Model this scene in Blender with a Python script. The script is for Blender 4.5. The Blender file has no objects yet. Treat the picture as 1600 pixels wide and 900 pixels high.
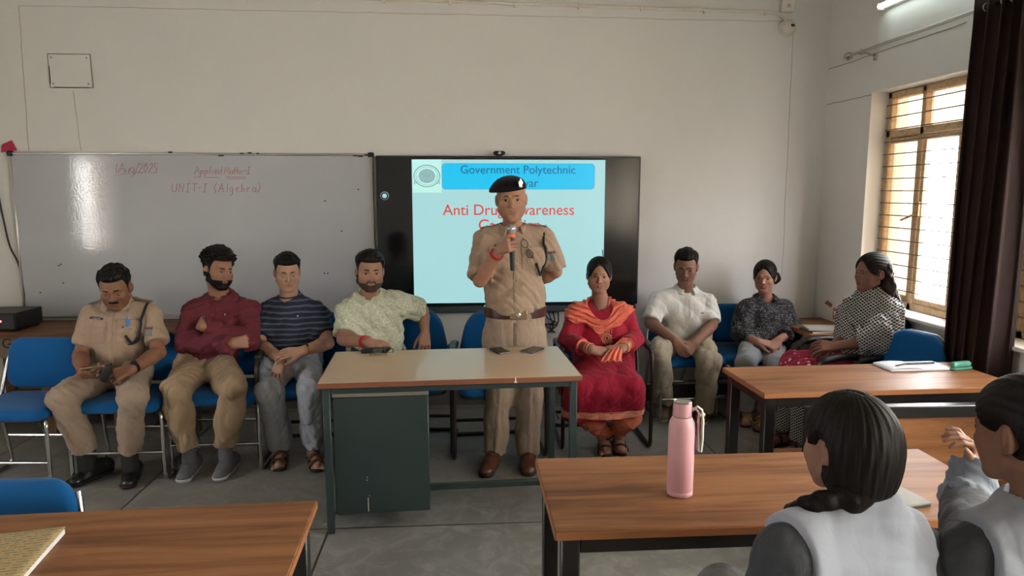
EXPO, SKY, SCR = 0.82, 23.0, 0.55
import bpy, math, random, numpy as np
from mathutils import Vector, Matrix
random.seed(7)
V = Vector
PI = math.pi
# ------------------------------------------------------------------ camera model (for converting measured directions into places)
FPX = 1087.0; CAMH = 1.65
TH = math.atan(150 / FPX); PS = math.atan(75 / (FPX / math.cos(TH)))
def ray(px, py):
    x = (px - 800) / FPX; y = 1.0; z = -(py - 450) / FPX
    y, z = y * math.cos(TH) + z * math.sin(TH), -y * math.sin(TH) + z * math.cos(TH)
    x, y = x * math.cos(PS) + y * math.sin(PS), -x * math.sin(PS) + y * math.cos(PS)
    return x, y, z
def at(px, py, Y):
    d = ray(px, py); t = Y / d[1]
    return V((d[0] * t, Y, CAMH + d[2] * t))
def atz(px, py, Z=0.0):
    d = ray(px, py); t = (Z - CAMH) / d[2]
    return V((d[0] * t, d[1] * t, Z))
# ------------------------------------------------------------------ materials
def lin(c):
    o = []
    for v in c[:3]:
        v /= 255.0
        o.append(v / 12.92 if v <= 0.04045 else ((v + 0.055) / 1.055) ** 2.4)
    return (*o, 1.0)
class NT:
    def __init__(s, name):
        s.m = bpy.data.materials.new(name); s.m.use_nodes = True
        s.t = s.m.node_tree; s.n = s.t.nodes
        s.b = s.n['Principled BSDF']; s.out = s.n['Material Output']
        s._tc = None
    def add(s, t, **kw):
        n = s.n.new(t)
        for k, v in kw.items():
            if k in n.inputs: n.inputs[k].default_value = v
            else: setattr(n, k, v)
        return n
    def link(s, a, b): s.t.links.new(a, b)
    def co(s, scale=(1, 1, 1), rot=(0, 0, 0), loc=(0, 0, 0)):
        if s._tc is None: s._tc = s.add('ShaderNodeTexCoord')
        mp = s.add('ShaderNodeMapping')
        mp.inputs['Scale'].default_value = scale; mp.inputs['Rotation'].default_value = rot; mp.inputs['Location'].default_value = loc
        s.link(s._tc.outputs['Object'], mp.inputs['Vector']); return mp.outputs['Vector']
    def noise(s, vec, scale, detail=4, rough=0.5, dist=0):
        n = s.add('ShaderNodeTexNoise'); n.inputs['Scale'].default_value = scale; n.inputs['Detail'].default_value = detail
        n.inputs['Roughness'].default_value = rough; n.inputs['Distortion'].default_value = dist
        s.link(vec, n.inputs['Vector']); return n.outputs['Fac']
    def ramp(s, fac, stops, interp='LINEAR'):
        r = s.add('ShaderNodeValToRGB'); r.color_ramp.interpolation = interp
        el = r.color_ramp.elements
        while len(el) < len(stops): el.new(0.5)
        for e, (p, c) in zip(el, stops): e.position = p; e.color = c
        s.link(fac, r.inputs['Fac']); return r.outputs['Color']
    def mix(s, fac, a, b, mode='MIX'):
        m = s.add('ShaderNodeMix', data_type='RGBA', blend_type=mode)
        for v, i in ((fac, 0), (a, 6), (b, 7)):
            if hasattr(v, 'is_output') or isinstance(v, bpy.types.NodeSocket): s.link(v, m.inputs[i])
            else: m.inputs[i].default_value = v
        return m.outputs[2]
    def math(s, op, a, b=0.0, c=None):
        m = s.add('ShaderNodeMath', operation=op)
        for i, v in enumerate((a, b) if c is None else (a, b, c)):
            if isinstance(v, bpy.types.NodeSocket): s.link(v, m.inputs[i])
            else: m.inputs[i].default_value = v
        return m.outputs[0]
    def bump(s, h, strength=0.3, dist=0.01):
        b = s.add('ShaderNodeBump'); b.inputs['Strength'].default_value = strength; b.inputs['Distance'].default_value = dist
        s.link(h, b.inputs['Height']); s.link(b.outputs['Normal'], s.b.inputs['Normal'])
    def col(s, c):
        if isinstance(c, bpy.types.NodeSocket): s.link(c, s.b.inputs['Base Color'])
        else: s.b.inputs['Base Color'].default_value = c
def mul(c, f): return (c[0] * f, c[1] * f, c[2] * f, 1)
def plain(name, rgb, rough=0.5, metal=0.0, var=0.08, ns=30, bump=0.0, bs=200, spec=0.5, coat=0):
    t = NT(name); c = lin(rgb)
    f = t.noise(t.co(), ns)
    t.col(t.mix(f, mul(c, 1 - var), mul(c, 1 + var)))
    t.b.inputs['Roughness'].default_value = rough; t.b.inputs['Metallic'].default_value = metal
    t.b.inputs['Specular IOR Level'].default_value = spec
    if coat: t.b.inputs['Coat Weight'].default_value = coat
    if bump: t.bump(t.noise(t.co(), bs, 2), bump, 0.002)
    return t.m
def cloth(name, rgb, var=0.12, ws=500, rough=0.9, wr=0.32):
    t = NT(name); c = lin(rgb)
    f = t.noise(t.co((1, 1, 1)), 7, 5)
    t.col(t.mix(f, mul(c, 1 - var), mul(c, 1 + var)))
    t.b.inputs['Roughness'].default_value = rough; t.b.inputs['Sheen Weight'].default_value = 0.08
    t.b.inputs['Specular IOR Level'].default_value = 0.2
    w = t.noise(t.co(), ws, 1); g = t.noise(t.co((1, 1, .6)), 16, 3, .5, 1.2)
    h = t.math('ADD', t.math('MULTIPLY', w, 0.05), g)
    t.bump(h, wr * 1.6, 0.03)
    return t.m
def emit(name, rgb, st=1.0):
    t = NT(name); t.b.inputs['Base Color'].default_value = (0, 0, 0, 1)
    t.b.inputs['Emission Color'].default_value = lin(rgb); t.b.inputs['Emission Strength'].default_value = st
    t.b.inputs['Roughness'].default_value = 0.3
    return t.m
# ------------------------------------------------------------------ mesh helpers
class MB:
    """collects shapes for one mesh"""
    def __init__(s): s.v = []; s.f = []; s.mi = []
    def addm(s, vs, fs, mi=0):
        o = len(s.v); s.v += [tuple(v) for v in vs]; s.f += [tuple(i + o for i in f) for f in fs]; s.mi += [mi] * len(fs); return s
    def box(s, c, d, r=0.0, rot=None, mi=0):
        """box with chamfered edges; c centre, d full size"""
        hx, hy, hz = d[0] / 2, d[1] / 2, d[2] / 2
        r = min(r, hx * .98, hy * .98, hz * .98)
        if r <= 0:
            vs = [V((x, y, z)) for x in (-hx, hx) for y in (-hy, hy) for z in (-hz, hz)]
            fs = [(0, 1, 3, 2), (4, 6, 7, 5), (0, 4, 5, 1), (2, 3, 7, 6), (0, 2, 6, 4), (1, 5, 7, 3)]
        else:
            vs = []; ix = {}
            for a in (0, 1, 2):
                for sx in (-1, 1):
                    for sy in (-1, 1):
                        for sz in (-1, 1):
                            h = [hx - r, hy - r, hz - r]; h[a] += r
                            ix[(a, sx, sy, sz)] = len(vs); vs.append(V((sx * h[0], sy * h[1], sz * h[2])))
            fs = []
            for a in (0, 1, 2):
                for sg in (-1, 1):
                    k = []
                    for p, q in ((-1, -1), (1, -1), (1, 1), (-1, 1)):
                        t = [0, 0, 0]; t[a] = sg; t[(a + 1) % 3] = p; t[(a + 2) % 3] = q; k.append(ix[(a, *t)])
                    fs.append(tuple(k) if sg > 0 else tuple(reversed(k)))
            for a in (0, 1, 2):
                b, c2 = (a + 1) % 3, (a + 2) % 3
                for p in (-1, 1):
                    for q in (-1, 1):
                        t0 = [0, 0, 0]; t0[b] = p; t0[c2] = q; t1 = list(t0); t0[a] = -1; t1[a] = 1
                        f = [ix[(b, *t0)], ix[(b, *t1)], ix[(c2, *t1)], ix[(c2, *t0)]]
                        fs.append(tuple(f) if p * q < 0 else tuple(reversed(f)))
            for sx in (-1, 1):
                for sy in (-1, 1):
                    for sz in (-1, 1):
                        f = [ix[(0, sx, sy, sz)], ix[(1, sx, sy, sz)], ix[(2, sx, sy, sz)]]
                        fs.append(tuple(f) if sx * sy * sz > 0 else tuple(reversed(f)))
        if rot is not None: vs = [rot @ v for v in vs]
        return s.addm([v + V(c) for v in vs], fs, mi)
    def tube(s, pts, r, n=10, closed=False, corner=0.0, cs=5, mi=0, flat=1.0):
        pts = [V(p) for p in pts]
        if corner > 0:
            q = []; m = len(pts)
            for i, p in enumerate(pts):
                if not closed and i in (0, m - 1): q.append(p); continue
                a, b = pts[i - 1], pts[(i + 1) % m]
                la, lb = (a - p).length, (b - p).length
                ca = min(corner, la * .49); cb = min(corner, lb * .49)
                A = p + (a - p).normalized() * ca; B = p + (b - p).normalized() * cb
                for k in range(cs + 1):
                    t = k / cs; q.append((1 - t) ** 2 * A + 2 * t * (1 - t) * p + t * t * B)
            pts = q
        rs = r if isinstance(r, (list, tuple)) else [r] * len(pts)
        m = len(pts); rings = []; prev = None
        for i, p in enumerate(pts):
            a = pts[i - 1] if (i or closed) else p; b = pts[(i + 1) % m] if (i < m - 1 or closed) else p
            d = (b - a).normalized() if (b - a).length > 1e-9 else V((0, 0, 1))
            if prev is None:
                u = d.orthogonal().normalized()
                if abs(d.z) < .99: u = d.cross(V((0, 0, 1))).normalized()
            else:
                u = (prev - d * prev.dot(d)).normalized()
            prev = u; w = d.cross(u)
            rings.append([p + u * math.cos(2 * PI * k / n) * rs[i] + w * math.sin(2 * PI * k / n) * rs[i] * flat for k in range(n)])
        vs = [v for g in rings for v in g]; fs = []
        for i in range(m if closed else m - 1):
            j = (i + 1) % m
            for k in range(n): fs.append((i * n + k, i * n + (k + 1) % n, j * n + (k + 1) % n, j * n + k))
        if not closed: fs.append(tuple(range(n))[::-1]); fs.append(tuple((m - 1) * n + k for k in range(n)))
        return s.addm(vs, fs, mi)
    def lathe(s, prof, c=(0, 0, 0), n=24, M=None, mi=0):
        """prof [(r,z)] bottom to top around local z"""
        vs = []; fs = []; m = len(prof)
        for r, z in prof:
            for k in range(n):
                a = 2 * PI * k / n; v = V((max(r, 1e-5) * math.cos(a), max(r, 1e-5) * math.sin(a), z))
                if M is not None: v = M @ v
                vs.append(v + V(c))
        for i in range(m - 1):
            for k in range(n): fs.append((i * n + k, i * n + (k + 1) % n, (i + 1) * n + (k + 1) % n, (i + 1) * n + k))
        fs.append(tuple(range(n))[::-1]); fs.append(tuple((m - 1) * n + k for k in range(n)))
        return s.addm(vs, fs, mi)
    def slab(s, outline, prof, fn=None, mi=0):
        """outline: closed 2-D loop; prof: [(inset, h)]; fn maps (x,y,h) to 3-D"""
        n = len(outline); vs = []; fs = []
        cx = sum(p[0] for p in outline) / n; cy = sum(p[1] for p in outline) / n
        nr = []
        for i in range(n):
            a = outline[i - 1]; b = outline[(i + 1) % n]; dx, dy = b[0] - a[0], b[1] - a[1]; l = math.hypot(dx, dy) or 1
            nr.append((dy / l, -dx / l))
        area = sum(outline[i - 1][0] * outline[i][1] - outline[i][0] * outline[i - 1][1] for i in range(n))
        sg = 1 if area > 0 else -1
        for ins, h in prof:
            for i, p in enumerate(outline):
                q = (p[0] - sg * nr[i][0] * ins, p[1] - sg * nr[i][1] * ins, h)
                vs.append(V(fn(*q)) if fn else V(q))
        m = len(prof)
        for i in range(m - 1):
            for k in range(n):
                f = (i * n + k, i * n + (k + 1) % n, (i + 1) * n + (k + 1) % n, (i + 1) * n + k)
                fs.append(f if sg > 0 else f[::-1])
        # caps as fans with inner ring for smooth bending
        for (lvl, fl) in ((0, True), (m - 1, False)):
            base = lvl * n; ins, h = prof[lvl]; prev = list(range(base, base + n))
            for q in (.66, .33):
                new = []
                for k in range(n):
                    p = outline[k]; x = p[0] - sg * nr[k][0] * ins; y = p[1] - sg * nr[k][1] * ins
                    x = cx + (x - cx) * q; y = cy + (y - cy) * q
                    new.append(len(vs)); vs.append(V(fn(x, y, h)) if fn else V((x, y, h)))
                for k in range(n):
                    f = (prev[k], prev[(k + 1) % n], new[(k + 1) % n], new[k])
                    if (fl and sg > 0) or (not fl and sg < 0): f = f[::-1]
                    fs.append(f)
                prev = new
            c = len(vs); vs.append(V(fn(cx, cy, h)) if fn else V((cx, cy, h)))
            for k in range(n):
                f = (prev[k], prev[(k + 1) % n], c)
                if (fl and sg > 0) or (not fl and sg < 0): f = f[::-1]
                fs.append(f)
        return s.addm(vs, fs, mi)
    def grid(s, nx, ny, fn, mi=0, closeu=False):
        o = [V(fn(i / (nx if closeu else nx - 1), j / (ny - 1))) for i in range(nx) for j in range(ny)]
        fs = []
        for i in range(nx if closeu else nx - 1):
            for j in range(ny - 1):
                a = i * ny + j; b = ((i + 1) % nx) * ny + j
                fs.append((a, b, b + 1, a + 1))
        return s.addm(o, fs, mi)
    def build(s, name, mat, parent=None, smooth=True, sharp=40, world=False):
        me = bpy.data.meshes.new(name)
        vs = s.v
        if world and parent is not None:
            inv = parent.matrix_basis.inverted(); vs = [inv @ V(v) for v in vs]
        me.from_pydata([tuple(v) for v in vs], [], s.f)
        for m in (mat if isinstance(mat, (list, tuple)) else [mat]): me.materials.append(m)
        me.polygons.foreach_set('material_index', s.mi)
        me.polygons.foreach_set('use_smooth', [smooth] * len(s.f))
        if smooth and sharp: me.set_sharp_from_angle(angle=math.radians(sharp))
        me.update()
        o = bpy.data.objects.new(name, me); bpy.context.scene.collection.objects.link(o)
        if parent is not None: o.parent = parent
        return o
def rrect(w, h, r, n=6, cx=0, cy=0):
    o = []
    for (sx, sy, a0) in ((1, 1, 0), (-1, 1, 90), (-1, -1, 180), (1, -1, 270)):
        for k in range(n + 1):
            a = math.radians(a0 + 90 * k / n)
            o.append((cx + sx * (w / 2 - r) + r * math.cos(a), cy + sy * (h / 2 - r) + r * math.sin(a)))
    return o
def densify(o, d):
    q = []
    for i, p in enumerate(o):
        b = o[(i + 1) % len(o)]; l = math.hypot(b[0] - p[0], b[1] - p[1]); k = max(1, int(l / d))
        for j in range(k): q.append((p[0] + (b[0] - p[0]) * j / k, p[1] + (b[1] - p[1]) * j / k))
    return q
def empty(name, loc=(0, 0, 0), rz=0.0):
    o = bpy.data.objects.new(name, None); o.empty_display_size = .1
    o.location = loc; o.rotation_euler = (0, 0, rz); bpy.context.scene.collection.objects.link(o)
    o.matrix_basis = Matrix.Translation(loc) @ Matrix.Rotation(rz, 4, 'Z'); return o
def tag(o, label=None, cat=None, group=None, kind=None):
    if label: o['label'] = label
    if cat: o['category'] = cat
    if group: o['group'] = group
    if kind: o['kind'] = kind
    return o
def copy_tree(o, parent=None):
    c = o.copy(); bpy.context.scene.collection.objects.link(c)
    if parent is not None: c.parent = parent
    for ch in list(o.children): copy_tree(ch, c)
    return c
def text(name, s, size, mat, parent, loc, rot=(PI / 2, 0, 0), align='CENTER', ext=0.0005, sx=1.0):
    cu = bpy.data.curves.new(name, 'FONT'); cu.body = s; cu.size = size; cu.align_x = align; cu.extrude = ext; cu.offset = size * .004
    cu.materials.append(mat); o = bpy.data.objects.new(name, cu); o.location = loc; o.rotation_euler = rot; o.scale = (sx, 1, 1)
    bpy.context.scene.collection.objects.link(o); bpy.context.view_layer.update()
    me = bpy.data.meshes.new_from_object(o); q = bpy.data.objects.new(name, me); q.location = loc; q.rotation_euler = rot; q.scale = (sx, 1, 1)
    bpy.data.objects.remove(o); bpy.context.scene.collection.objects.link(q); q.parent = parent; return q
# ------------------------------------------------------------------ implicit surfaces (numpy distance fields + surface nets)
def A3(v): return np.array(v, dtype=np.float32)
def axis(lo, hi, h, fine=()):
    pts = [lo]; x = lo
    while x < hi:
        st = h
        for a, b, fh in fine:
            if a - h <= x <= b: st = min(st, fh)
        x += st; pts.append(x)
    return np.array(pts, dtype=np.float32)
def cone(a, b, ra, rb, n=None, sc=1.0, cap=False, capa=False):
    a = A3(a); b = A3(b); nn = None if n is None else A3(V(n).normalized())
    L = float(np.linalg.norm(b - a)) + 1e-9; dr = (b - a) / L
    if nn is not None:
        a2 = a + (sc - 1) * (a @ nn) * nn; b2 = b + (sc - 1) * (b @ nn) * nn
    else: a2, b2 = a, b
    ba = b2 - a2; bb = float(ba @ ba) + 1e-12
    def f(x, y, z):
        px, py, pz = x, y, z
        if nn is not None:
            q = (sc - 1) * (x * nn[0] + y * nn[1] + z * nn[2]); px = x + q * nn[0]; py = y + q * nn[1]; pz = z + q * nn[2]
        ax, ay, az = px - a2[0], py - a2[1], pz - a2[2]
        h = np.clip((ax * ba[0] + ay * ba[1] + az * ba[2]) / bb, 0, 1)
        d = np.sqrt((ax - ba[0] * h) ** 2 + (ay - ba[1] * h) ** 2 + (az - ba[2] * h) ** 2) - (ra + (rb - ra) * h)
        if cap: d = np.maximum(d, (x - b[0]) * dr[0] + (y - b[1]) * dr[1] + (z - b[2]) * dr[2])
        if capa: d = np.maximum(d, -((x - a[0]) * dr[0] + (y - a[1]) * dr[1] + (z - a[2]) * dr[2]))
        return d
    r = max(ra, rb)
    return f, np.minimum(a, b) - r, np.maximum(a, b) + r
def ell(c, r, ax=None):
    c = A3(c); r = [float(q) for q in r]
    if ax is None: ax = ((1, 0, 0), (0, 1, 0), (0, 0, 1))
    ax = [A3(q) for q in ax]
    def f(x, y, z):
        x = x - c[0]; y = y - c[1]; z = z - c[2]
        k0 = 0; k1 = 0
        for a, q in zip(ax, r):
            u = (x * a[0] + y * a[1] + z * a[2]); k0 = k0 + (u / q) ** 2; k1 = k1 + (u / q / q) ** 2
        k0 = np.sqrt(k0); k1 = np.sqrt(k1) + 1e-6
        return k0 * (k0 - 1) / k1
    R = max(r)
    return f, c - R, c + R
def bbx(c, h, ax=None, rd=0.0):
    """box, half sizes h"""
    c = A3(c)
    if ax is None: ax = ((1, 0, 0), (0, 1, 0), (0, 0, 1))
    ax = [A3(q) for q in ax]
    def f(x, y, z):
        x = x - c[0]; y = y - c[1]; z = z - c[2]; s = 0; m = None
        for a, q in zip(ax, h):
            u = np.abs(x * a[0] + y * a[1] + z * a[2]) - (q - rd); s = s + np.maximum(u, 0) ** 2; m = u if m is None else np.maximum(m, u)
        return np.sqrt(s) + np.minimum(m, 0) - rd
    R = float(np.linalg.norm(h))
    return f, c - R, c + R
def half(p, n):
    """inside = the side of the plane that n points to"""
    p = A3(p); n = A3(V(n).normalized())
    return (lambda x, y, z: -((x - p[0]) * n[0] + (y - p[1]) * n[1] + (z - p[2]) * n[2])), A3((-99,) * 3), A3((99,) * 3)
BIG = 0.25
def fan(P):
    fs = [p[0] for p in P]; lo = np.min([p[1] for p in P], axis=0); hi = np.max([p[2] for p in P], axis=0)
    return (lambda x, y, z: np.minimum.reduce([f(x, y, z) for f in fs])), lo, hi
class Field:
    def __init__(s, xs, ys, zs):
        s.xs, s.ys, s.zs = xs, ys, zs
        s.v = np.full((len(xs), len(ys), len(zs)), BIG, dtype=np.float32)
    @staticmethod
    def box(lo, hi, h):
        return Field(*[np.arange(lo[i], hi[i] + h, h, dtype=np.float32) for i in range(3)])
    def grids(s, sl=(slice(None),) * 3):
        return s.xs[sl[0]][:, None, None], s.ys[sl[1]][None, :, None], s.zs[sl[2]][None, None, :]
    def op(s, mode, k, prim):
        f, lo, hi = prim; m = max(k, 0.0) + 0.03
        sl = []
        for ax, l, h in ((s.xs, lo[0], hi[0]), (s.ys, lo[1], hi[1]), (s.zs, lo[2], hi[2])):
            i = max(0, int(np.searchsorted(ax, l - m)) - 1); j = min(len(ax), int(np.searchsorted(ax, h + m)) + 1)
            if mode == 'i': i, j = 0, len(ax)
            if j - i < 1: return
            sl.append(slice(i, j))
        sl = tuple(sl); v = s.v[sl]; d = f(*s.grids(sl)).astype(np.float32)
        if mode == 'u':
            if k > 0: h = np.maximum(k - np.abs(v - d), 0) / k; s.v[sl] = np.minimum(v, d) - h * h * k * .25
            else: s.v[sl] = np.minimum(v, d)
        else:
            if mode == 's': d = -d
            if k > 0: h = np.maximum(k - np.abs(v - d), 0) / k; s.v[sl] = np.maximum(v, d) + h * h * k * .25
            else: s.v[sl] = np.maximum(v, d)
    def run(s, ops):
        for m, k, p in ops: s.op(m, k, p)
        return s
    def nets(s):
        Vv = s.v.copy()
        for a in range(3):
            for e in (0, -1):
                idx = [slice(None)] * 3; idx[a] = e; Vv[tuple(idx)] = np.maximum(Vv[tuple(idx)], 1e-4)
        S = Vv < 0
        c = np.zeros(tuple(n - 1 for n in S.shape), dtype=np.int8); S8 = S.astype(np.int8)
        for i in (0, 1):
            for j in (0, 1):
                for k in (0, 1):
                    c += S8[i:S.shape[0] - 1 + i, j:S.shape[1] - 1 + j, k:S.shape[2] - 1 + k]
        act = (c > 0) & (c < 8); idx = np.argwhere(act)
        if len(idx) == 0: return np.zeros((0, 3)), np.zeros((0, 4), int)
        ids = np.full(act.shape, -1, dtype=np.int32); ids[act] = np.arange(len(idx))
        pos = np.zeros((len(idx), 3)); cnt = np.zeros(len(idx))
        cr = [(i, j, k) for i in (0, 1) for j in (0, 1) for k in (0, 1)]
        for p in cr:
            for q in cr:
                if q > p and sum(abs(a - b) for a, b in zip(p, q)) == 1:
                    va = Vv[idx[:, 0] + p[0], idx[:, 1] + p[1], idx[:, 2] + p[2]]; vb = Vv[idx[:, 0] + q[0], idx[:, 1] + q[1], idx[:, 2] + q[2]]
                    m = (va < 0) != (vb < 0); t = np.where(m, va / np.where(va == vb, 1, va - vb), 0)
                    P = np.array(p, float); Q = np.array(q, float)
                    pos += m[:, None] * (P + t[:, None] * (Q - P)); cnt += m
        g = idx + pos / cnt[:, None]
        w = np.stack([np.interp(g[:, a], np.arange(len(x)), x) for a, x in enumerate((s.xs, s.ys, s.zs))], 1)
        F = []
        for a in range(3):
            b, cc = (a + 1) % 3, (a + 2) % 3
            s0 = [slice(None)] * 3; s1 = [slice(None)] * 3; s0[a] = slice(0, -1); s1[a] = slice(1, None)
            m = S[tuple(s0)] != S[tuple(s1)]
            e = np.argwhere(m); e = e[(e[:, b] > 0) & (e[:, cc] > 0) & (e[:, b] < S.shape[b] - 1) & (e[:, cc] < S.shape[cc] - 1)]
            ins = S[e[:, 0], e[:, 1], e[:, 2]]
            def ix(db, dc):
                q = e.copy(); q[:, b] -= db; q[:, cc] -= dc; return ids[q[:, 0], q[:, 1], q[:, 2]]
            quad = np.stack([ix(1, 1), ix(0, 1), ix(0, 0), ix(1, 0)], 1)
            quad[~ins] = quad[~ins][:, ::-1]; F.append(quad)
        F = np.concatenate(F); return w, F[(F >= 0).all(1)]
def mesh_np(name, w, F, mat, parent=None, off=(0, 0, 0), attr=None, smooth_it=0):
    me = bpy.data.meshes.new(name)
    w = np.asarray(w, dtype=np.float64)
    if smooth_it and len(w):
        for _ in range(smooth_it):
            acc = np.zeros_like(w); n = np.zeros(len(w))
            for i in range(4):
                a = F[:, i]; b = F[:, (i + 1) % 4]
                for q in range(3): acc[:, q] += np.bincount(a, w[b, q], len(w)) + np.bincount(b, w[a, q], len(w))
                n += np.bincount(a, minlength=len(w)) + np.bincount(b, minlength=len(w))
            w = w * .5 + .5 * acc / np.maximum(n, 1)[:, None]
    me.vertices.add(len(w)); me.vertices.foreach_set('co', (w - np.array(off)).astype(np.float32).ravel())
    me.loops.add(len(F) * 4); me.loops.foreach_set('vertex_index', F.astype(np.int32).ravel())
    me.polygons.add(len(F)); me.polygons.foreach_set('loop_start', np.arange(0, len(F) * 4, 4, dtype=np.int32))
    me.polygons.foreach_set('use_smooth', np.ones(len(F), bool))
    for m in (mat if isinstance(mat, (list, tuple)) else [mat]): me.materials.append(m)
    me.update(calc_edges=True)
    for k, a in (attr or {}).items():
        t = me.attributes.new(k, 'FLOAT', 'POINT'); t.data.foreach_set('value', a.astype(np.float32))
    o = bpy.data.objects.new(name, me); bpy.context.scene.collection.objects.link(o)
    if parent is not None: o.parent = parent
    return o
def bounds(ops, pad=.02):
    P = [p for m, k, p in ops if m == 'u']
    return np.min([p[1] for p in P], axis=0) - pad, np.max([p[2] for p in P], axis=0) + pad
def wrinkle(seed, amp, sc=1.0):
    rs = np.random.RandomState(seed)
    K = [(rs.normal(size=3) * f * sc, rs.normal(size=3) * f * .6 * sc, rs.rand() * 6) for f in (14, 19, 26, 38, 55)]
    def f(x, y, z):
        o = 0
        for i, (a, b, ph) in enumerate(K):
            o = o + (1 - 2 * np.abs(np.sin(.5 * (a[0] * x + a[1] * y + a[2] * z + 1.4 * np.sin(b[0] * x + b[1] * y + b[2] * z) + ph)))) / (1 + .35 * i)
        return o * amp * .85
    return f
def solid(name, ops, h, mat, parent=None, wr=None, fine=(), lo=None, hi=None, it=1, shell=None, attr=None):
    l, u = bounds(ops)
    if lo is not None: l = np.maximum(l, A3(lo))
    if hi is not None: u = np.minimum(u, A3(hi))
    axs = [axis(float(l[i]), float(u[i]), h, [q[i] for q in fine]) for i in range(3)]
    F = Field(*axs).run(ops)
    if wr: F.v += wr(*F.grids()).astype(np.float32)
    w, q = F.nets()
    return mesh_np(name, w, q, mat, parent, off=parent.location if parent is not None else (0, 0, 0), smooth_it=it, attr=attr(w) if attr else None)
def atx(px, py, X):
    d = ray(px, py); t = X / d[0]
    return V((X, d[1] * t, CAMH + d[2] * t))
sc = bpy.context.scene
# ------------------------------------------------------------------ camera, world, colour management
cd = bpy.data.cameras.new('camera'); cam = bpy.data.objects.new('camera', cd); sc.collection.objects.link(cam)
cam.location = (0, 0, CAMH); cam.rotation_euler = (PI / 2 - TH, 0, -PS)
cd.sensor_width = 36; cd.lens = FPX / 1600 * 36; cd.clip_start = .02; sc.camera = cam
sc.view_settings.view_transform = 'Standard'; sc.view_settings.look = 'None'
sc.view_settings.gamma = 1; sc.view_settings.use_curve_mapping = False
sc.view_settings.exposure = EXPO
sc.cycles.use_denoising = True; sc.cycles.max_bounces = 8; sc.cycles.diffuse_bounces = 5; sc.cycles.glossy_bounces = 4
sc.cycles.sample_clamp_indirect = 6; sc.cycles.caustics_reflective = False; sc.cycles.caustics_refractive = False
wd = bpy.data.worlds.new('sky'); sc.world = wd; wd.use_nodes = True
wn = wd.node_tree.nodes; bg = wn['Background']
tc = wn.new('ShaderNodeTexCoord'); sx = wn.new('ShaderNodeSeparateXYZ'); rp = wn.new('ShaderNodeValToRGB')
wd.node_tree.links.new(tc.outputs['Generated'], sx.inputs[0]); wd.node_tree.links.new(sx.outputs['Z'], rp.inputs['Fac'])
rp.color_ramp.elements[0].position = 0.0; rp.color_ramp.elements[0].color = (.60, .60, .59, 1)
rp.color_ramp.elements[1].position = 0.25; rp.color_ramp.elements[1].color = (.93, .955, 1.0, 1)
wd.node_tree.links.new(rp.outputs['Color'], bg.inputs['Color']); bg.inputs['Strength'].default_value = SKY
# ------------------------------------------------------------------ surface materials
def wall_mat(name, rgb):
    t = NT(name); c = lin(rgb)
    a = t.noise(t.co(), 1.3, 6, .6); b = t.noise(t.co((1, 1, .5)), 6, 5, .65, .6); s = t.noise(t.co(), 23, 4, .7)
    k = t.mix(a, mul(c, .93), mul(c, 1.05)); k = t.mix(t.math('MULTIPLY', b, .35), k, mul(c, .86))
    spots = t.ramp(s, [(0.0, (0, 0, 0, 1)), (.73, (0, 0, 0, 1)), (.76, (1, 1, 1, 1)), (1, (1, 1, 1, 1))])
    k = t.mix(t.math('MULTIPLY', spots, .35), k, lin((120, 105, 88)))
    t.col(k); t.b.inputs['Roughness'].default_value = .75; t.b.inputs['Specular IOR Level'].default_value = .17
    t.bump(t.math('ADD', t.noise(t.co(), 60, 4), t.math('MULTIPLY', b, .8)), .12, .01); return t.m
M = {}
M['wall'] = wall_mat('limewashed_plaster', (221, 220, 218))
M['ceil'] = plain('ceiling_paint', (205, 200, 190), .9)
t = NT('polished_concrete'); c = lin((118, 116, 112))
a = t.noise(t.co(), 1.6, 7, .65, .8); b = t.noise(t.co((1, 1, 1), loc=(3, 1, 0)), 7, 6, .7, 1.2); g = t.noise(t.co(), 90, 3)
k = t.mix(a, mul(c, .62), mul(c, 1.25)); k = t.mix(t.ramp(b, [(.45, (0, 0, 0, 1)), (.72, (.55, .55, .55, 1))]), k, lin((168, 164, 156)))
br = t.add('ShaderNodeTexBrick'); br.offset = 0
br.inputs['Scale'].default_value = 1; br.inputs['Brick Width'].default_value = 1.13; br.inputs['Row Height'].default_value = 1.9
br.inputs['Mortar Size'].default_value = .006; br.inputs['Mortar Smooth'].default_value = .2
t.link(t.co((1, 1, 1), loc=(.68, .5, 0)), br.inputs['Vector'])
k = t.mix(br.outputs['Fac'], k, lin((48, 44, 40))); t.col(k)
t.link(t.ramp(b, [(.3, (.32, .32, .32, 1)), (.7, (.55, .55, .55, 1))]), t.b.inputs['Roughness'])
t.bump(t.math('SUBTRACT', t.math('MULTIPLY', g, .3), br.outputs['Fac']), .25, .004); M['floor'] = t.m
def wood(name, c1, c2, c3, sc_=1.0, rough=.46, coat=.0, rot=0.0, ob=.08):
    t = NT(name); v = t.co((.55 * sc_, 7 * sc_, 7 * sc_), rot=(0, 0, rot))
    a = t.noise(v, 1.6, 6, .62, 1.0); b = t.noise(t.co((1.6 * sc_, 45 * sc_, 45 * sc_), rot=(0, 0, rot)), 2.2, 3, .6, .3)
    k = t.ramp(a, [(.28, lin(c3)), (.46, lin(c2)), (.6, lin(c1)), (.75, lin(c2))])
    k = t.mix(t.math('MULTIPLY', b, .35), k, lin(c3)); t.col(k)
    t.b.inputs['Roughness'].default_value = rough; t.b.inputs['Coat Weight'].default_value = coat; t.b.inputs['Coat Roughness'].default_value = .18; t.b.inputs['Specular IOR Level'].default_value = .17
    t.bump(t.noise(t.co(), 260, 2), ob, .002); return t.m
M['walnut'] = wood('walnut_laminate', (152, 106, 70), (128, 85, 54), (78, 48, 33))
M['walnut_edge'] = plain('edge_band', (150, 96, 58), .4)
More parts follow.
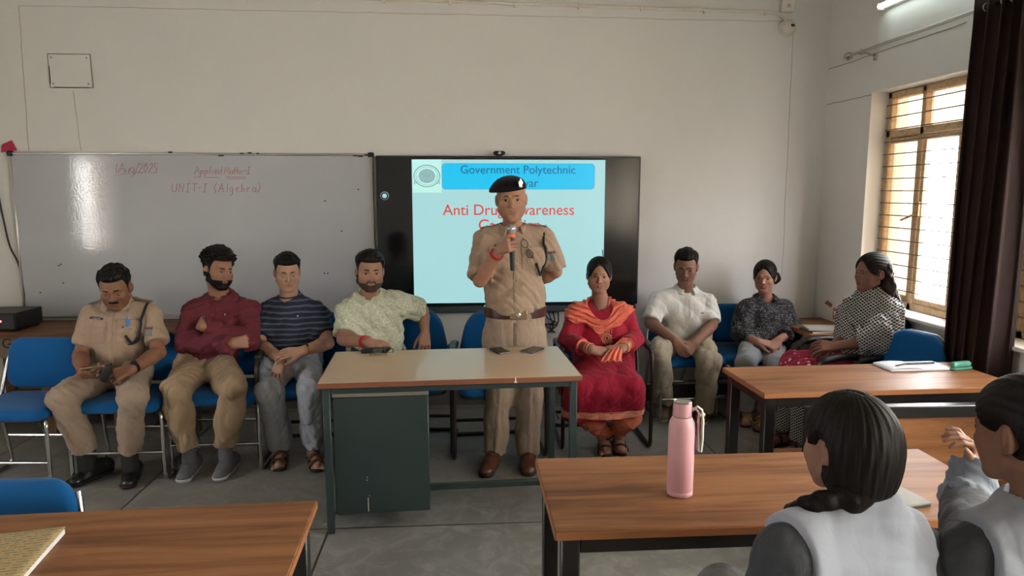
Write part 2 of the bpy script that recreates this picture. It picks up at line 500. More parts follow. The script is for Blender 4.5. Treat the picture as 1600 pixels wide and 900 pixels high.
M['desk_top'] = plain('beige_laminate', (176, 152, 126), .35, var=.05, ns=8, bump=.03, coat=.2)
M['desk_edge'] = plain('red_wood_edge', (118, 70, 50), .45)
M['old_wood'] = wood('old_bench_wood', (128, 92, 68), (108, 76, 56), (70, 48, 36), 1.0, .6, 0)
M['apron'] = plain('painted_apron', (128, 110, 92), .7)
M['steel_green'] = plain('dark_green_steel', (42, 54, 54), .42, .0, var=.15, ns=6, spec=.4)
M['black_steel'] = plain('black_steel', (22, 21, 21), .35, 0, spec=.5)
M['chrome'] = plain('chrome_tube', (190, 188, 185), .14, 1.0, var=.05)
M['worn_tube'] = plain('worn_dark_tube', (58, 50, 46), .35, .6, var=.4, ns=25)
M['black_plastic'] = plain('black_plastic', (24, 24, 25), .5)
M['blue'] = cloth('blue_fabric', (12, 80, 136), .08, 700, .95, .05)
M['white_plastic'] = plain('white_plastic', (214, 208, 196), .45)
M['alu'] = plain('aluminium', (176, 172, 168), .35, .85)
M['navy_plastic'] = plain('navy_plastic', (26, 30, 52), .4)
M['win_frame'] = wood('window_wood', (212, 186, 152), (198, 170, 134), (164, 134, 100), 2.0, .6, 0)
M['iron'] = plain('window_bar_iron', (112, 102, 94), .6, .1)
M['cable'] = plain('dark_cable', (40, 34, 32), .6)
t = NT('whiteboard_enamel'); c = lin((178, 180, 187)); t.col(t.mix(t.noise(t.co(), 2.2, 5, .6), mul(c, .92), mul(c, 1.06)))
t.b.inputs['Roughness'].default_value = .045; t.b.inputs['Specular IOR Level'].default_value = .6
t.bump(t.noise(t.co((1, 1, 1)), 60, 2, .6), .16, .0025); M['board'] = t.m
def ink(n, rgb): return plain(n, rgb, .5)
def fix(o, kind='structure'): o['kind'] = kind; return o
# ------------------------------------------------------------------ room shell
XL, XR, YB, YF, ZC = -4.3, 2.78, 5.3, -4.6, 3.7
m = MB(); m.box(((XL + XR) / 2, (YB + YF) / 2, -.05), (XR - XL + .6, YB - YF + .6, .1)); fix(m.build('floor', M['floor'], smooth=False))
m = MB(); m.box(((XL + XR) / 2, (YB + YF) / 2, ZC + .05), (XR - XL + .6, YB - YF + .6, .1)); fix(m.build('ceiling', M['ceil'], smooth=False))
m = MB(); m.box(((XL + XR) / 2, YB + .1, ZC / 2), (XR - XL + .5, .2, ZC)); fix(m.build('wall_back', M['wall'], smooth=False))
m = MB(); m.box(((XL + XR) / 2, YF - .1, ZC / 2), (XR - XL + .5, .2, ZC)); fix(m.build('wall_front', M['wall'], smooth=False))
m = MB(); m.box(((XL + XR) / 2, YB - .006, .065), (XR - XL, .012, .13), .003)
fix(m.build('baseboard_back', plain('cement_skirting', (104, 103, 101), .7, var=.2, ns=9)))
m = MB(); m.box((XR - .006, (YB + YF) / 2, .065), (.012, YB - YF - .02, .13), .003)
fix(m.build('baseboard_right', bpy.data.materials['cement_skirting']))
def side_wall(name, x0, x1, wins, z0, z1):
    m = MB(); ys = [YF] + [v for w in wins for v in w] + [YB]; xc = (x0 + x1) / 2; d = x1 - x0
    for i in range(0, len(ys), 2): m.box((xc, (ys[i] + ys[i + 1]) / 2, ZC / 2), (d, ys[i + 1] - ys[i], ZC))
    for a, b in wins:
        m.box((xc, (a + b) / 2, z0 / 2), (d, b - a, z0)); m.box((xc, (a + b) / 2, (z1 + ZC) / 2), (d, b - a, ZC - z1))
    return fix(m.build(name, M['wall'], smooth=False))
WR = [(-3.9, -2.6), (-2.1, -.8), (-.3, .95), (1.15, 2.2), (2.28, 3.42), (3.56, 4.70)]
WZ0, WZ1 = .86, 2.32
side_wall('wall_right', XR, XR + .27, WR, WZ0, WZ1)
WL = [(1.66, 2.40)]
side_wall('wall_left', XL - .27, XL, WL, .9, 2.35)
# glazing
def glass_mat(name, rgb, clear, trans):
    t = NT(name); n = t.n; tr = t.add('ShaderNodeBsdfTransparent'); gl = t.add('ShaderNodeBsdfGlossy'); tl = t.add('ShaderNodeBsdfTranslucent')
    gl.inputs['Roughness'].default_value = .05; tr.inputs['Color'].default_value = lin(clear); tl.inputs['Color'].default_value = lin(rgb)
    m1 = t.add('ShaderNodeMixShader'); m2 = t.add('ShaderNodeMixShader')
    f = t.noise(t.co(), 5, 5, .6); mr = t.math('MULTIPLY_ADD', f, .2, trans - .1)
    t.link(mr, m1.inputs[0]); t.link(tr.outputs[0], m1.inputs[1]); t.link(tl.outputs[0], m1.inputs[2])
    m2.inputs[0].default_value = .04; t.link(m1.outputs[0], m2.inputs[1]); t.link(gl.outputs[0], m2.inputs[2])
    t.link(m2.outputs[0], t.out.inputs['Surface']); return t.m
M['glass_film'] = glass_mat('film_coated_glass', (170, 160, 144), (150, 143, 132), .18)
M['glass_dirty'] = glass_mat('dusty_glass', (235, 228, 215), (250, 248, 240), .15)
M['glass'] = glass_mat('clear_glass', (240, 235, 225), (252, 252, 252), .10)
def window(idx, y0, y1, z0, z1, xf, s, detail=True):
    """s=+1: outside is +x. frame plane at xf"""
    root = empty('window_%d' % idx, (xf, (y0 + y1) / 2, z0)); fix(root)
    fr = MB(); w = .045; d = .06; L = y1 - y0
    def bar(yc, zc, dy, dz, dx=d, ox=0): fr.box((ox, yc, zc), (dx, dy, dz), .005)
    H = z1 - z0; zt = H * .805
    bar(0, w / 2, L, w); bar(0, H - w / 2, L, w); bar(-L / 2 + w / 2, H / 2, w, H); bar(L / 2 - w / 2, H / 2, w, H)
    bar(0, zt, L, .05)
    nb = 3 if detail else (2 if L > .95 else 1)
    for k in range(1, nb): bar(-L / 2 + L * k / nb, H / 2, .04, H)
    f = fr.build('window_frame', M['win_frame'], root)
    sm = MB()
    for k in range(nb):
        a = -L / 2 + L * k / nb + .03; b = -L / 2 + L * (k + 1) / nb - .03
        for yy in (a, b): sm.box((-.005 * s, yy, (zt + w) / 2), (.035, .035, zt - w - .03), .004)
        for zz in (w + .02, zt - .045): sm.box((-.005 * s, (a + b) / 2, zz), (.035, b - a, .035), .004)
    sm.build('sash', M['win_frame'], root)
    ga = MB()
    n = 16
    for k in range(n): z = w + .03 + (H - 2 * w - .03) * (k + .5) / n; ga.box((-.036 * s, 0, z), (.006, L, .007), .001)
    ga.build('grille', M['iron'], root)
    for k in range(nb):
        a = -L / 2 + L * k / nb + .02; b = -L / 2 + L * (k + 1) / nb - .02
        for (za, zb) in ((w, zt - .02), (zt + .02, H - w)):
            p = MB(); p.box((.008 * s, (a + b) / 2, (za + zb) / 2), (.003, b - a, zb - za))
            mt = (M['glass'] if (k == nb - 2 and za == w) else M['glass_film']) if detail else (M['glass'] if nb == 1 else M['glass_dirty'])
            o = p.build('pane', mt, root, smooth=False)
    if detail:
        h = MB(); h.tube([(-.03 * s, L * (nb - 1) / nb - L / 2 - .02, H * .44), (-.05 * s, L * (nb - 1) / nb - L / 2 + .0, H * .43), (-.045 * s, L * (nb - 1) / nb - L / 2 + .12, H * .405)], .007, 8, corner=.01)
        h.tube([(-.03 * s, L * (nb - 1) / nb - L / 2 - .03, H * .42), (-.03 * s, L * (nb - 1) / nb - L / 2 - .03, H * .49)], .009, 8)
        h.build('latch', plain('old_brass', (170, 130, 90), .45, .5) if 'old_brass' not in bpy.data.materials else bpy.data.materials['old_brass'], root)
    si = MB(); si.box((-.07 * s, 0, -.012), (.26, L, .024), .006); si.build('window_sill', M['white_plastic'] if 0 else M['wall'], root)
    return root
for i, (a, b) in enumerate(reversed(WR)): window(i + 1, a + .002, b - .002, WZ0 + .026, WZ1 - .002, XR + .15, 1, i < 2)
for i, (a, b) in enumerate(reversed(WL)): window(len(WR) + 1 + i, a + .002, b - .002, .926, 2.348, XL - .15, -1, False)
# daylight portals inside the window openings (sampling aid only: they give off no light of their own)
for wins, x, sg, z0, z1 in ((WR, XR + .24, 1, WZ0, WZ1), (WL, XL - .24, -1, .9, 2.35)):
    for a, b in wins:
        ld = bpy.data.lights.new('daylight_portal', 'AREA'); ld.shape = 'RECTANGLE'; ld.size = z1 - z0; ld.size_y = b - a; ld.cycles.is_portal = True
        lo = bpy.data.objects.new('daylight_portal', ld); sc.collection.objects.link(lo); lo.location = (x, (a + b) / 2, (z0 + z1) / 2)
        lo.rotation_euler = (0, sg * PI / 2, 0)
# outside: paved yard and a leafy tree beyond the windows
m = MB(); m.box((0, 0, -.35), (90, 90, .1)); fix(m.build('ground', plain('dusty_ground', (196, 190, 184), .95), smooth=False))
# ------------------------------------------------------------------ wall details
M['crack'] = plain('plaster_crack', (158, 136, 126), .9)
m = MB()
def wl(pts, r=.0026): m.tube(pts, r, 5, flat=.5)
def jit(a, b, n, s):
    a, b = V(a), V(b); return [a.lerp(b, i / n) + V((random.uniform(-s, s), 0, random.uniform(-s, s))) for i in range(n + 1)]
wl(jit((-3.084, YB, 2.94), (2.485, YB, 2.918), 60, .003)); wl(jit((-3.084, YB, 2.94), (-3.11, YB, 1.945), 14, .003)); wl(jit((2.485, YB, 2.918), (2.50, YB, 1.0), 20, .003))
wl(jit((-2.77, YB, 2.36), (-2.75, YB, 1.94), 8, .002), .002)
m.build('trim_1', M['crack'])['kind'] = 'structure'
m = MB()
for p, q in ((atx(1285, 112, XR), atx(1510, 35, XR)), (atx(1286, 165, XR), atx(1362, 148, XR))):
    n = 16; m.tube([p.lerp(q, i / n) + V((0, 0, random.uniform(-.002, .002))) for i in range(n + 1)], .0032, 5)
m.build('trim_2', M['crack'])['kind'] = 'structure'
# patched cover plate
r = empty('cover_plate', (-2.775, YB - .004, 2.5)); tag(r, 'square painted wall plate high on the wall above the whiteboard', 'wall plate')
m = MB(); m.box((0, 0, 0), (.285, .012, .225), .003); m.build('plate', M['wall'], r)
m = MB(); m.tube([(-.145, -.002, .115), (.145, -.002, .115), (.15, -.002, -.115), (-.145, -.002, -.117)], .0022, 5, closed=True); m.box((-.14, -.004, -.03), (.008, .006, .12), 0); m.box((.0, -.004, -.115), (.24, .004, .006), 0)
m.build('rusty_rim', plain('rust_dirt', (78, 62, 52), .9), r)
for sx_ in (-.12, .12):
    for sz in (-.09, .09):
        m = MB(); m.lathe([(.005, 0), (.005, .004), (.001, .005)], (sx_, -.006, sz), 10, Matrix.Rotation(PI / 2, 3, 'X')); m.build('screw', M['iron'], r)
# pink paper flag at the board's top-left
m = MB(); p0 = V((-3.245, YB - .012, 1.93))
m.addm([p0 + V(q) for q in ((-.05, 0, -.0), (.06, -.004, .015), (.035, -.012, .085), (-.03, -.012, .055), (-.05, .006, 0), (.06, .004, .015), (.035, -.002, .085), (-.03, -.002, .055))],
       [(0, 1, 2, 3), (7, 6, 5, 4), (0, 3, 7, 4), (1, 5, 6, 2), (2, 6, 7, 3), (0, 4, 5, 1)])
tag(m.build('paper_flag', plain('crimson_paper', (168, 42, 66), .8)), 'small crumpled crimson paper stuck above the top left corner of the whiteboard', 'paper scrap')
# conduit with clips
r = empty('cable_conduit', (0, YB, 3.0)); tag(r, 'thin white cable conduit clipped along the top of the back wall', 'conduit')
m = MB(); m.tube([(-1.9, -.018, .04), (2.33, -.018, -.02), (2.40, -.018, -.055), (2.42, -.018, -.10)], .011, 8, corner=.03); m.build('pipe', M['white_plastic'], r)
for k in range(9):
    x = -1.5 + k * .47; m = MB(); m.box((x, -.017, .034 - (x + 1.9) * .0142), (.014, .03, .034), .003); m.build('clip', M['white_plastic'], r)
r = empty('junction_box', (2.42, YB, 3.03)); tag(r, 'white square junction box above the camera dome in the corner', 'junction box')
m = MB(); m.box((0, -.025, 0), (.1, .05, .1), .008); m.build('box', M['white_plastic'], r)
m = MB(); m.lathe([(.014, 0), (.014, .003), (.01, .004)], (0, -.051, -.01), 14, Matrix.Rotation(PI / 2, 3, 'X')); m.build('knockout', M['alu'], r)
r = empty('security_camera', (2.435, YB, 2.87)); tag(r, 'small white dome security camera on the back wall near the corner', 'security camera')
m = MB(); RX = Matrix.Rotation(PI / 2, 3, 'X'); m.lathe([(.062, 0), (.062, .02), (.055, .03), (.05, .032)], (0, 0, 0), 24, RX); m.build('base', M['white_plastic'], r)
m = MB(); m.lathe([(.05, .02), (.048, .045), (.036, .07), (.018, .08), (.002, .083)], (0, 0, 0), 24, RX); m.build('dome', M['white_plastic'], r)
m = MB(); m.box((.008, -.078, .004), (.03, .016, .02), .005); m.build('lens', M['black_plastic'], r)
# socket and rubbed plaster patch
p = atx(1307, 491, XR); r = empty('wall_socket', (XR, p.y, p.z)); tag(r, 'small brown wooden switch plate on the right wall above the corner table', 'switch plate')
m = MB(); m.box((-.006, 0, 0), (.012, .07, .09), .003); m.build('plate', plain('brown_plate', (168, 112, 66), .5), r)
m = MB(); m.box((-.014, 0, .01), (.008, .02, .03), .002); m.build('switch', M['white_plastic'], r)
p = atx(1296, 476, XR)
m = MB(); m.addm([(XR - .002, p.y + .07, p.z), (XR - .002, p.y + .03, p.z + .03), (XR - .002, p.y - .05, p.z + .01), (XR - .002, p.y - .03, p.z - .02), (XR - .004, p.y, p.z)], [(0, 1, 4), (1, 2, 4), (2, 3, 4), (3, 0, 4)])
o = m.build('trim_3', plain('bare_plaster', (140, 96, 70), .9)); o['kind'] = 'structure'
# loose wall cable at far left
r = MB(); r.tube([(-3.33, YB - .01, 2.05), (-3.34, YB - .012, 1.6), (-3.3, YB - .012, 1.25), (-3.25, YB - .012, 1.15), (-3.22, YB - .012, .95), (-3.24, YB - .02, .74)], .006, 8, corner=.08)
tag(r.build('hanging_cable', M['cable']), 'dark power cable hanging down the wall left of the whiteboard', 'cable')
# ------------------------------------------------------------------ whiteboard
x0, x1, z0, z1 = -3.243, -.672, .726, 1.932
r = empty('whiteboard', ((x0 + x1) / 2, YB, z0)); tag(r, 'large wall-mounted whiteboard with aluminium frame and red handwriting', 'whiteboard')
W, H = x1 - x0, z1 - z0
m = MB(); m.box((0, -.010, H / 2), (W - .02, .016, H - .02)); m.build('panel', M['board'], r, smooth=False)
m = MB()
for zz in (.009, H - .009): m.box((0, -.012, zz), (W, .024, .018), .004)
for xx in (-W / 2 + .009, W / 2 - .009): m.box((xx, -.012, H / 2), (.018, .024, H), .004)
m.build('frame', M['alu'], r)
for sx_ in (-1, 1):
    for zz in (.01, H - .01):
        m = MB(); m.box((sx_ * (W / 2 - .012), -.014, zz), (.045, .032, .036), .008); m.build('corner_cap', M['navy_plastic'], r)
RI = ink('red_marker', (176, 62, 58))
STROKES = []
def hand_text(s, px, py, h_px, parent, name, slant=.12, adv=.72):
    """single-stroke handwriting built of thin tubes on the board"""
    G = {'A': [[(0, 0), (.35, 1), (.7, 0)], [(.15, .4), (.58, .4)]], 'U': [[(0, 1), (0, .2), (.3, 0), (.55, .2), (.55, 1)]],
         'N': [[(0, 0), (0, 1), (.5, 0), (.5, 1)]], 'I': [[(.2, 0), (.2, 1)], [(0, 1), (.4, 1)], [(0, 0), (.4, 0)]], 'T': [[(.3, 0), (.3, 1)], [(0, 1), (.65, 1)]],
         '-': [[(0, .5), (.4, .5)]], '(': [[(.3, 1.1), (.05, .6), (.3, -.1)]], ')': [[(0, 1.1), (.25, .6), (0, -.1)]], '1': [[(.15, 0), (.15, 1)]], '/': [[(0, -.2), (.3, 1.1)]],
         'l': [[(.1, 1), (.1, 0)]], 'g': [[(.4, .5), (.1, .55), (0, .25), (.2, .05), (.4, .3), (.4, .5), (.4, -.3), (.1, -.4)]], 'e': [[(.05, .28), (.4, .33), (.3, .55), (.1, .5), (.05, .2), (.25, 0), (.45, .1)]],
         'b': [[(.05, 1), (.05, 0), (.35, .1), (.35, .45), (.05, .4)]], 'r': [[(.05, 0), (.05, .5), (.1, .42), (.35, .52)]], 'a': [[(.4, .5), (.1, .5), (0, .2), (.2, 0), (.4, .2), (.4, .5), (.45, 0)]],
         'p': [[(.05, .5), (.05, -.4)], [(.05, .45), (.35, .5), (.35, .1), (.05, .05)]], 'i': [[(.1, .5), (.1, 0)], [(.1, .7), (.12, .73)]], 'd': [[(.4, 1), (.4, 0), (.05, .05), (.05, .45), (.4, .45)]],
         'M': [[(0, 0), (.1, 1), (.35, .4), (.6, 1), (.7, 0)]], 't': [[(.2, .95), (.2, 0)], [(0, .6), (.4, .6)]], 'h': [[(.05, 1), (.05, 0), (.05, .4), (.3, .5), (.35, 0)]], 's': [[(.35, .5), (.05, .45), (.3, .2), (0, 0)]],
         'u': [[(.05, .5), (.05, .1), (.35, .1), (.38, .5), (.4, 0)]], '2': [[(0, .8), (.3, 1), (.4, .7), (0, 0), (.45, 0)]], '0': [[(.2, 1), (0, .5), (.2, 0), (.4, .5), (.2, 1)]], '5': [[(.4, 1), (.05, 1), (.05, .6), (.35, .5), (.3, .05), (0, 0)]], ' ': []}
    mb = MB(); x = 0
    for ch in s:
        for st in G.get(ch, []):
            pts = []
            for u, v in st:
                q = at(px + (x + u + slant * v) * h_px, py - v * h_px, YB - .0195); pts.append(q - parent.location)
            mb.tube(pts, .0014, 5)
        x += {'i': .35, 'l': .35, '1': .4, '-': .6, '(': .5, ')': .4, '/': .4, ' ': .5, 'M': .9, 'A': .85, 'N': .75, 'U': .75}.get(ch, .6) * adv / .72
    mb.build(name, RI, parent, smooth=False)
hand_text('1Aug/2025', 179, 270, 15, r, 'red_lettering', adv=.62); hand_text('Applied', 303, 272, 12, r, 'red_lettering', adv=.68)
hand_text('Maths-I', 350, 272, 11, r, 'red_lettering', adv=.6); hand_text('UNIT-I (Algebra)', 268, 300, 13, r, 'red_lettering', adv=.82)
m = MB()
for a, b in (((177, 274), (224, 269)), ((303, 277), (313, 277)), ((320, 278), (343, 277)), ((352, 276), (385, 277)), ((354, 279), (384, 280))):
    m.tube([at(*a, YB - .0195) - r.location, at(*b, YB - .0195) - r.location], .0012, 5)
m.build('red_marking', RI, r, smooth=False)
m = MB()
for px, py in ((555, 243), (563, 244), (572, 242), (345, 243), (266, 238), (378, 240), (390, 239), (403, 240)):
    q = at(px, py, YB - .022) - r.location; m.box(q, (random.uniform(.02, .04), .004, .012), .001)
for px, py in ((95, 413), (92, 415), (99, 442), (63, 457), (512, 427), (507, 427), (508, 314), (534, 361), (560, 296)):
    q = at(px, py, YB - .0195) - r.location; m.box(q, (.012, .002, .008), .0005)
m.build('chip_marking', plain('board_chips', (40, 34, 32), .7), r)
# ------------------------------------------------------------------ interactive display
YT = 5.215
def tv(px, py): q = at(px, py, YT); return q
a = tv(586, 243); b = tv(996, 475); w = b.x - a.x; h = a.z - b.z; cx = (a.x + b.x) / 2; cz = (a.z + b.z) / 2
r = empty('display_screen', (cx, YT, cz)); tag(r, 'large wall-mounted interactive display showing a pale blue presentation slide', 'display')
m = MB(); m.slab(rrect(w, h, .012), [(0.004, 0), (0, .006), (0, .07), (.01, .08)], lambda x, y, d: (x, d, y)); m.build('housing', plain('display_housing', (14, 14, 16), .35), r)
m = MB(); m.box((0, -.0005, 0), (w - .025, .003, h - .028)); m.build('panel', plain('display_black_glass', (20, 21, 24), .12), r, smooth=False)
m = MB(); m.box((0, .02, -h / 2 - .028), (w - .03, .05, .05), .008); m.build('bottom_bar', plain('display_bar', (58, 66, 76), .4), r)
def rect_px(p0, p1, dy, name, mat, rad=0, parent=None):
    A, B = at(p0[0], p0[1], YT - dy) - r.location, at(p1[0], p1[1], YT - dy) - r.location
    m = MB(); W, H = B.x - A.x, A.z - B.z; o = rrect(W, H, rad) if rad else [(W / 2, H / 2), (-W / 2, H / 2), (-W / 2, -H / 2), (W / 2, -H / 2)]
    m.slab(o, [(0, 0), (0, -.0006)], lambda x, y, d: (x + (A.x + B.x) / 2, -dy + d, y + (A.z + B.z) / 2)); return m.build(name, mat, parent or r, smooth=False)
sl = rect_px((643, 249), (942, 471), .003, 'slide', emit('slide_cyan', (170, 219, 221), SCR))
lg = rect_px((644, 249), (690, 301), .0045, 'logo_card', emit('card_mint', (196, 246, 238), SCR))
rect_px((690, 255), (929, 296), .0045, 'title_banner', emit('banner_rim', (70, 160, 210), SCR), .03)
rect_px((691, 256), (928, 295), .0055, 'title_banner', emit('banner_blue', (10, 198, 244), SCR), .03)
def txt(name, s, px0, px1, base, col, dy=.007):
    A = at(px0, base, YT - dy) - r.location; B = at(px1, base, YT - dy) - r.location
    o = text(name, s, .1, col, r, (0, 0, 0), align='LEFT', ext=.0002); bpy.context.view_layer.update()
    xs = [v.co.x for v in o.data.vertices]; k = (B.x - A.x) / max(max(xs) - min(xs), 1e-3); o.scale = (k, k, 1); o.location = (A.x, A.y, A.z); return o
TB = emit('text_blue', (22, 92, 140), SCR); TR = emit('text_red', (226, 66, 60), SCR)
txt('slide_text', 'Government Polytechnic', 719, 898, 271, TB); txt('slide_text', 'Kotdwar', 775, 840, 292, TB)
txt('slide_text', 'Anti Drug Awareness', 692, 897, 336, TR); txt('slide_text', 'Campaign', 747, 843, 360, TR)
# college crest: two oval rings, open book, laurel strokes and ribbon
CG = emit('crest_grey', (62, 96, 100), SCR); CL = emit('crest_light', (150, 190, 190), SCR)
C0 = at(667, 275, YT - .007) - r.location; S = 4.9 / 1087
def ring(a_, b_, rr, mat, nm, t0=0, t1=360, n=48, cx=0, cy=0):
    m = MB(); P = [(C0.x + (cx + a_ * math.cos(math.radians(t0 + (t1 - t0) * i / n))) * S, C0.y, C0.z + (cy + b_ * math.sin(math.radians(t0 + (t1 - t0) * i / n))) * S) for i in range(n + (0 if t1 - t0 == 360 else 1))]
    m.tube(P, rr * S, 6, closed=(t1 - t0 == 360), flat=.15); return m.build(nm, mat, r, smooth=False)
m = MB(); m.slab([(13 * math.cos(2 * PI * i / 32) * S, 11 * math.sin(2 * PI * i / 32) * S) for i in range(32)], [(0, 0), (0, -.0004)], lambda x, y, d: (C0.x + x, C0.y + .001 + d, C0.z + y)); m.build('crest_field', CL, r, smooth=False)
ring(21, 17.5, .9, CG, 'crest_ring'); ring(18, 14.5, .35, CG, 'crest_ring'); ring(13, 11, .3, CG, 'crest_ring')
m = MB()
def cl(pts, rr=.5): m.tube([(C0.x + x * S, C0.y - .0005, C0.z + y * S) for x, y in pts], rr * S, 5, flat=.2)
cl([(-9, 4), (-5, 1.5), (0, -.5), (5, 1.5), (10, 4)], .6); cl([(-9, 4), (-3, 3.2), (0, 1.2), (4, 3.2), (10, 4)], .5); cl([(-6, -1), (0, -2.4), (6, 0)], .8)
cl([(-3, 8), (0, 10), (3, 8), (0, 5.5), (-3, 8)], .5)
for sgn in (-1, 1):
    for k in range(6):
        t_ = math.radians(200 + k * 0 + 12 * k); cl([(sgn * -17.6 * math.cos(math.radians(20 - 12 * k)), -3 + 13 * math.sin(math.radians(20 - 12 * k)) * .6), (sgn * -14.8 * math.cos(math.radians(26 - 12 * k)), -1.5 + 12 * math.sin(math.radians(26 - 12 * k)) * .6)], .7)
    cl([(sgn * 20, -8), (sgn * 20.5, -13), (sgn * 16, -11.5)], .8); cl([(sgn * 22, -10), (sgn * 14, -8.5), (sgn * 8, -7), (0, -6.4)], .5); cl([(sgn * 21, -12.5), (sgn * 14, -11.5), (sgn * 8, -9.6), (0, -9)], .5)
cl([(-5, -8), (5, -8)], .7); m.build('crest_drawing', CG, r, smooth=False)
# round sensor sticker on the black glass
C1 = at(601, 306, YT - .004) - r.location
m = MB(); m.lathe([(.031, 0), (.031, .001), (.030, .0015)], C1, 28, RX); m.build('round_button', plain('button_ring', (200, 205, 208), .4), r)
m = MB(); m.lathe([(.027, .0016), (.027, .003)], C1, 28, RX); m.build('round_button_core', M['black_plastic'], r)
m = MB(); m.lathe([(.017, .003), (.017, .0045)], C1, 28, RX); m.build('round_button_light', emit('button_light', (150, 200, 215), .6), r)
q = at(780, 238, YT + .02); r2 = empty('webcam', (q.x, YT + .02, r.location.z + h / 2)); tag(r2, 'small black webcam clipped on top of the display', 'webcam')
m = MB(); m.box((0, -.01, .022), (.09, .04, .03), .012); m.build('body', M['black_plastic'], r2)
m = MB(); m.box((0, .0, .004), (.045, .05, .012), .004); m.build('clip', M['black_plastic'], r2)
m = MB(); m.lathe([(.011, 0), (.011, .006), (.008, .007)], (0, -.03, .022), 16, RX); m.build('lens', M['alu'], r2)
# cable bundle under the display
m = MB()
for k in range(4):
    q0 = at(848 + 8 * k, 487, YB - .03); q1 = at(858 + 5 * k, 500 + 3 * k, YB - .03); q2 = at(875 - 9 * k, 505, YB - .02); q3 = at(856 + 4 * k, 520, YB - .02)
    m.tube([q0, q1, q2, q3], .005, 6, corner=.05)
tag(m.build('cable_bundle', M['cable']), 'tangle of thin dark cables hanging under the display behind the standing officer', 'cables')
# ------------------------------------------------------------------ tube light, curtain rod, curtain, cloth
a = atx(1372, 9, XR - .06)
r = empty('tube_light', (XR, a.y, a.z)); tag(r, 'lit fluorescent tube fixture on the right wall above the window', 'tube light')
m = MB(); m.box((-.02, -.61, 0), (.04, 1.24, .05), .006); m.build('housing', M['white_plastic'], r)
m = MB(); m.tube([(-.06, -.02, -.01), (-.06, -1.2, -.01)], .016, 14); m.build('tube', emit('tube_glow', (235, 255, 245), 5), r)
for yy in (-.01, -1.21):
    m = MB(); m.box((-.05, yy, -.01), (.05, .025, .045), .005); m.build('end_socket', M['white_plastic'], r)
XRD = XR - .11
a = atx(1328, 87, XRD); rz_ = a.z
r = empty('curtain_rod', (XRD, a.y, a.z)); tag(r, 'chrome curtain rod with ball finial above the right windows', 'curtain rod')
m = MB(); m.tube([(0, -.02, 0), (0, -3.2, 0)], .011, 12); m.build('rod', M['chrome'], r)
m = MB(); m.lathe([(.012, 0), (.014, .012), (.008, .018), (.026, .035), (.03, .055), (.024, .075), (.004, .084)], (0, -.03, 0), 18, Matrix.Rotation(-PI / 2, 3, 'X')); m.build('finial', M['chrome'], r)
for yy in (-.13, -2.9):
    m = MB(); m.tube([(0, yy, -.014), (.04, yy, -.004), (.108, yy, -.03)], .006, 8, corner=.02); m.box((.105, yy, -.03), (.01, .03, .05), .003); m.tube([(0, yy - .006, 0), (0, yy + .006, 0)], .018, 14); m.build('bracket', M['chrome'], r)
ya, yb = atx(1511, 300, XRD).y, atx(1592, 300, XRD).y
t = NT('brown_curtain'); c = lin((46, 32, 29)); t.col(t.mix(t.noise(t.co((1, 1, .15)), 14, 4), mul(c, .7), mul(c, 1.25))); t.b.inputs['Roughness'].default_value = .75; t.b.inputs['Sheen Weight'].default_value = .03; t.b.inputs['Specular IOR Level'].default_value = .2
t.bump(t.noise(t.co((1, 1, .2)), 120, 2), .1, .003); M['curtain'] = t.m
r = empty('window_curtain', (XRD, (ya + yb) / 2, rz_)); tag(r, 'dark brown pleated curtain bunched between the two windows', 'curtain')
def cur(side):
    L = ya - yb
    def f(u, v):
        z = .06 - (rz_ - .04) * v; k = 5.0; wv = math.sin(u * 2 * PI * k + .6 * math.sin(3 * v)) * (.045 + .012 * math.sin(7 * u)) ; sp = 1 + .10 * v - .12 * math.exp(-((v - .5) / .25) ** 2) * 0
        return (wv + side + .02 * math.sin(2.2 * v + 5 * u), (u - .5) * L * sp + .012 * math.cos(u * 4 * PI * k) + .03 * v, z)
    return f
m = MB(); m.grid(110, 30, cur(0)); m.build('cloth', M['curtain'], r, sharp=0)
o = r.children[0]; sm_ = o.modifiers.new('thick', 'SOLIDIFY'); sm_.thickness = .004
for k in range(6):
    m = MB(); yy = (k / 5 - .5) * (ya - yb) * .85; m.tube([(.02 * math.cos(t_) + 0, yy, .02 * math.sin(t_) + 0) for t_ in [2 * PI * i / 16 for i in range(16)]], .004, 6, closed=True); m.build('eyelet', M['alu'], r)
# checked cloth hanging on second window's bar
q = atx(1583, 350, XR - .02)
t = NT('checked_towel'); w1 = t.add('ShaderNodeTexWave', wave_type='BANDS', bands_direction='Z'); w1.inputs['Scale'].default_value = 6; t.link(t.co(), w1.inputs['Vector'])
w2 = t.add('ShaderNodeTexWave', wave_type='BANDS', bands_direction='Y'); w2.inputs['Scale'].default_value = 7; t.link(t.co(), w2.inputs['Vector'])
k = t.mix(t.ramp(w1.outputs['Fac'], [(.75, (0, 0, 0, 1)), (.85, (1, 1, 1, 1))]), lin((150, 140, 122)), lin((70, 70, 78))); k = t.mix(t.ramp(w2.outputs['Fac'], [(.75, (0, 0, 0, 1)), (.85, (.7, .7, .7, 1))]), k, lin((84, 80, 84))); t.col(k); t.b.inputs['Roughness'].default_value = .9
m = MB(); m.grid(30, 26, lambda u, v: (q.x - .02 + .018 * math.sin(u * 19 + 2 * v) + .008 * math.sin(9 * v), q.y + (u - .5) * (.07 + .05 * min(1, v * 1.4)), q.z - .42 * v - .015 * math.sin(8 * u)))
m.tube([(q.x - .02, q.y - .035, q.z), (q.x - .03, q.y, q.z + .02), (q.x - .02, q.y + .035, q.z)], .012, 8)
o = m.build('hanging_towel', t.m, sharp=0); o.modifiers.new('thick', 'SOLIDIFY').thickness = .003
tag(o, 'grey checked cloth hanging at the window frame right of the brown curtain', 'cloth')
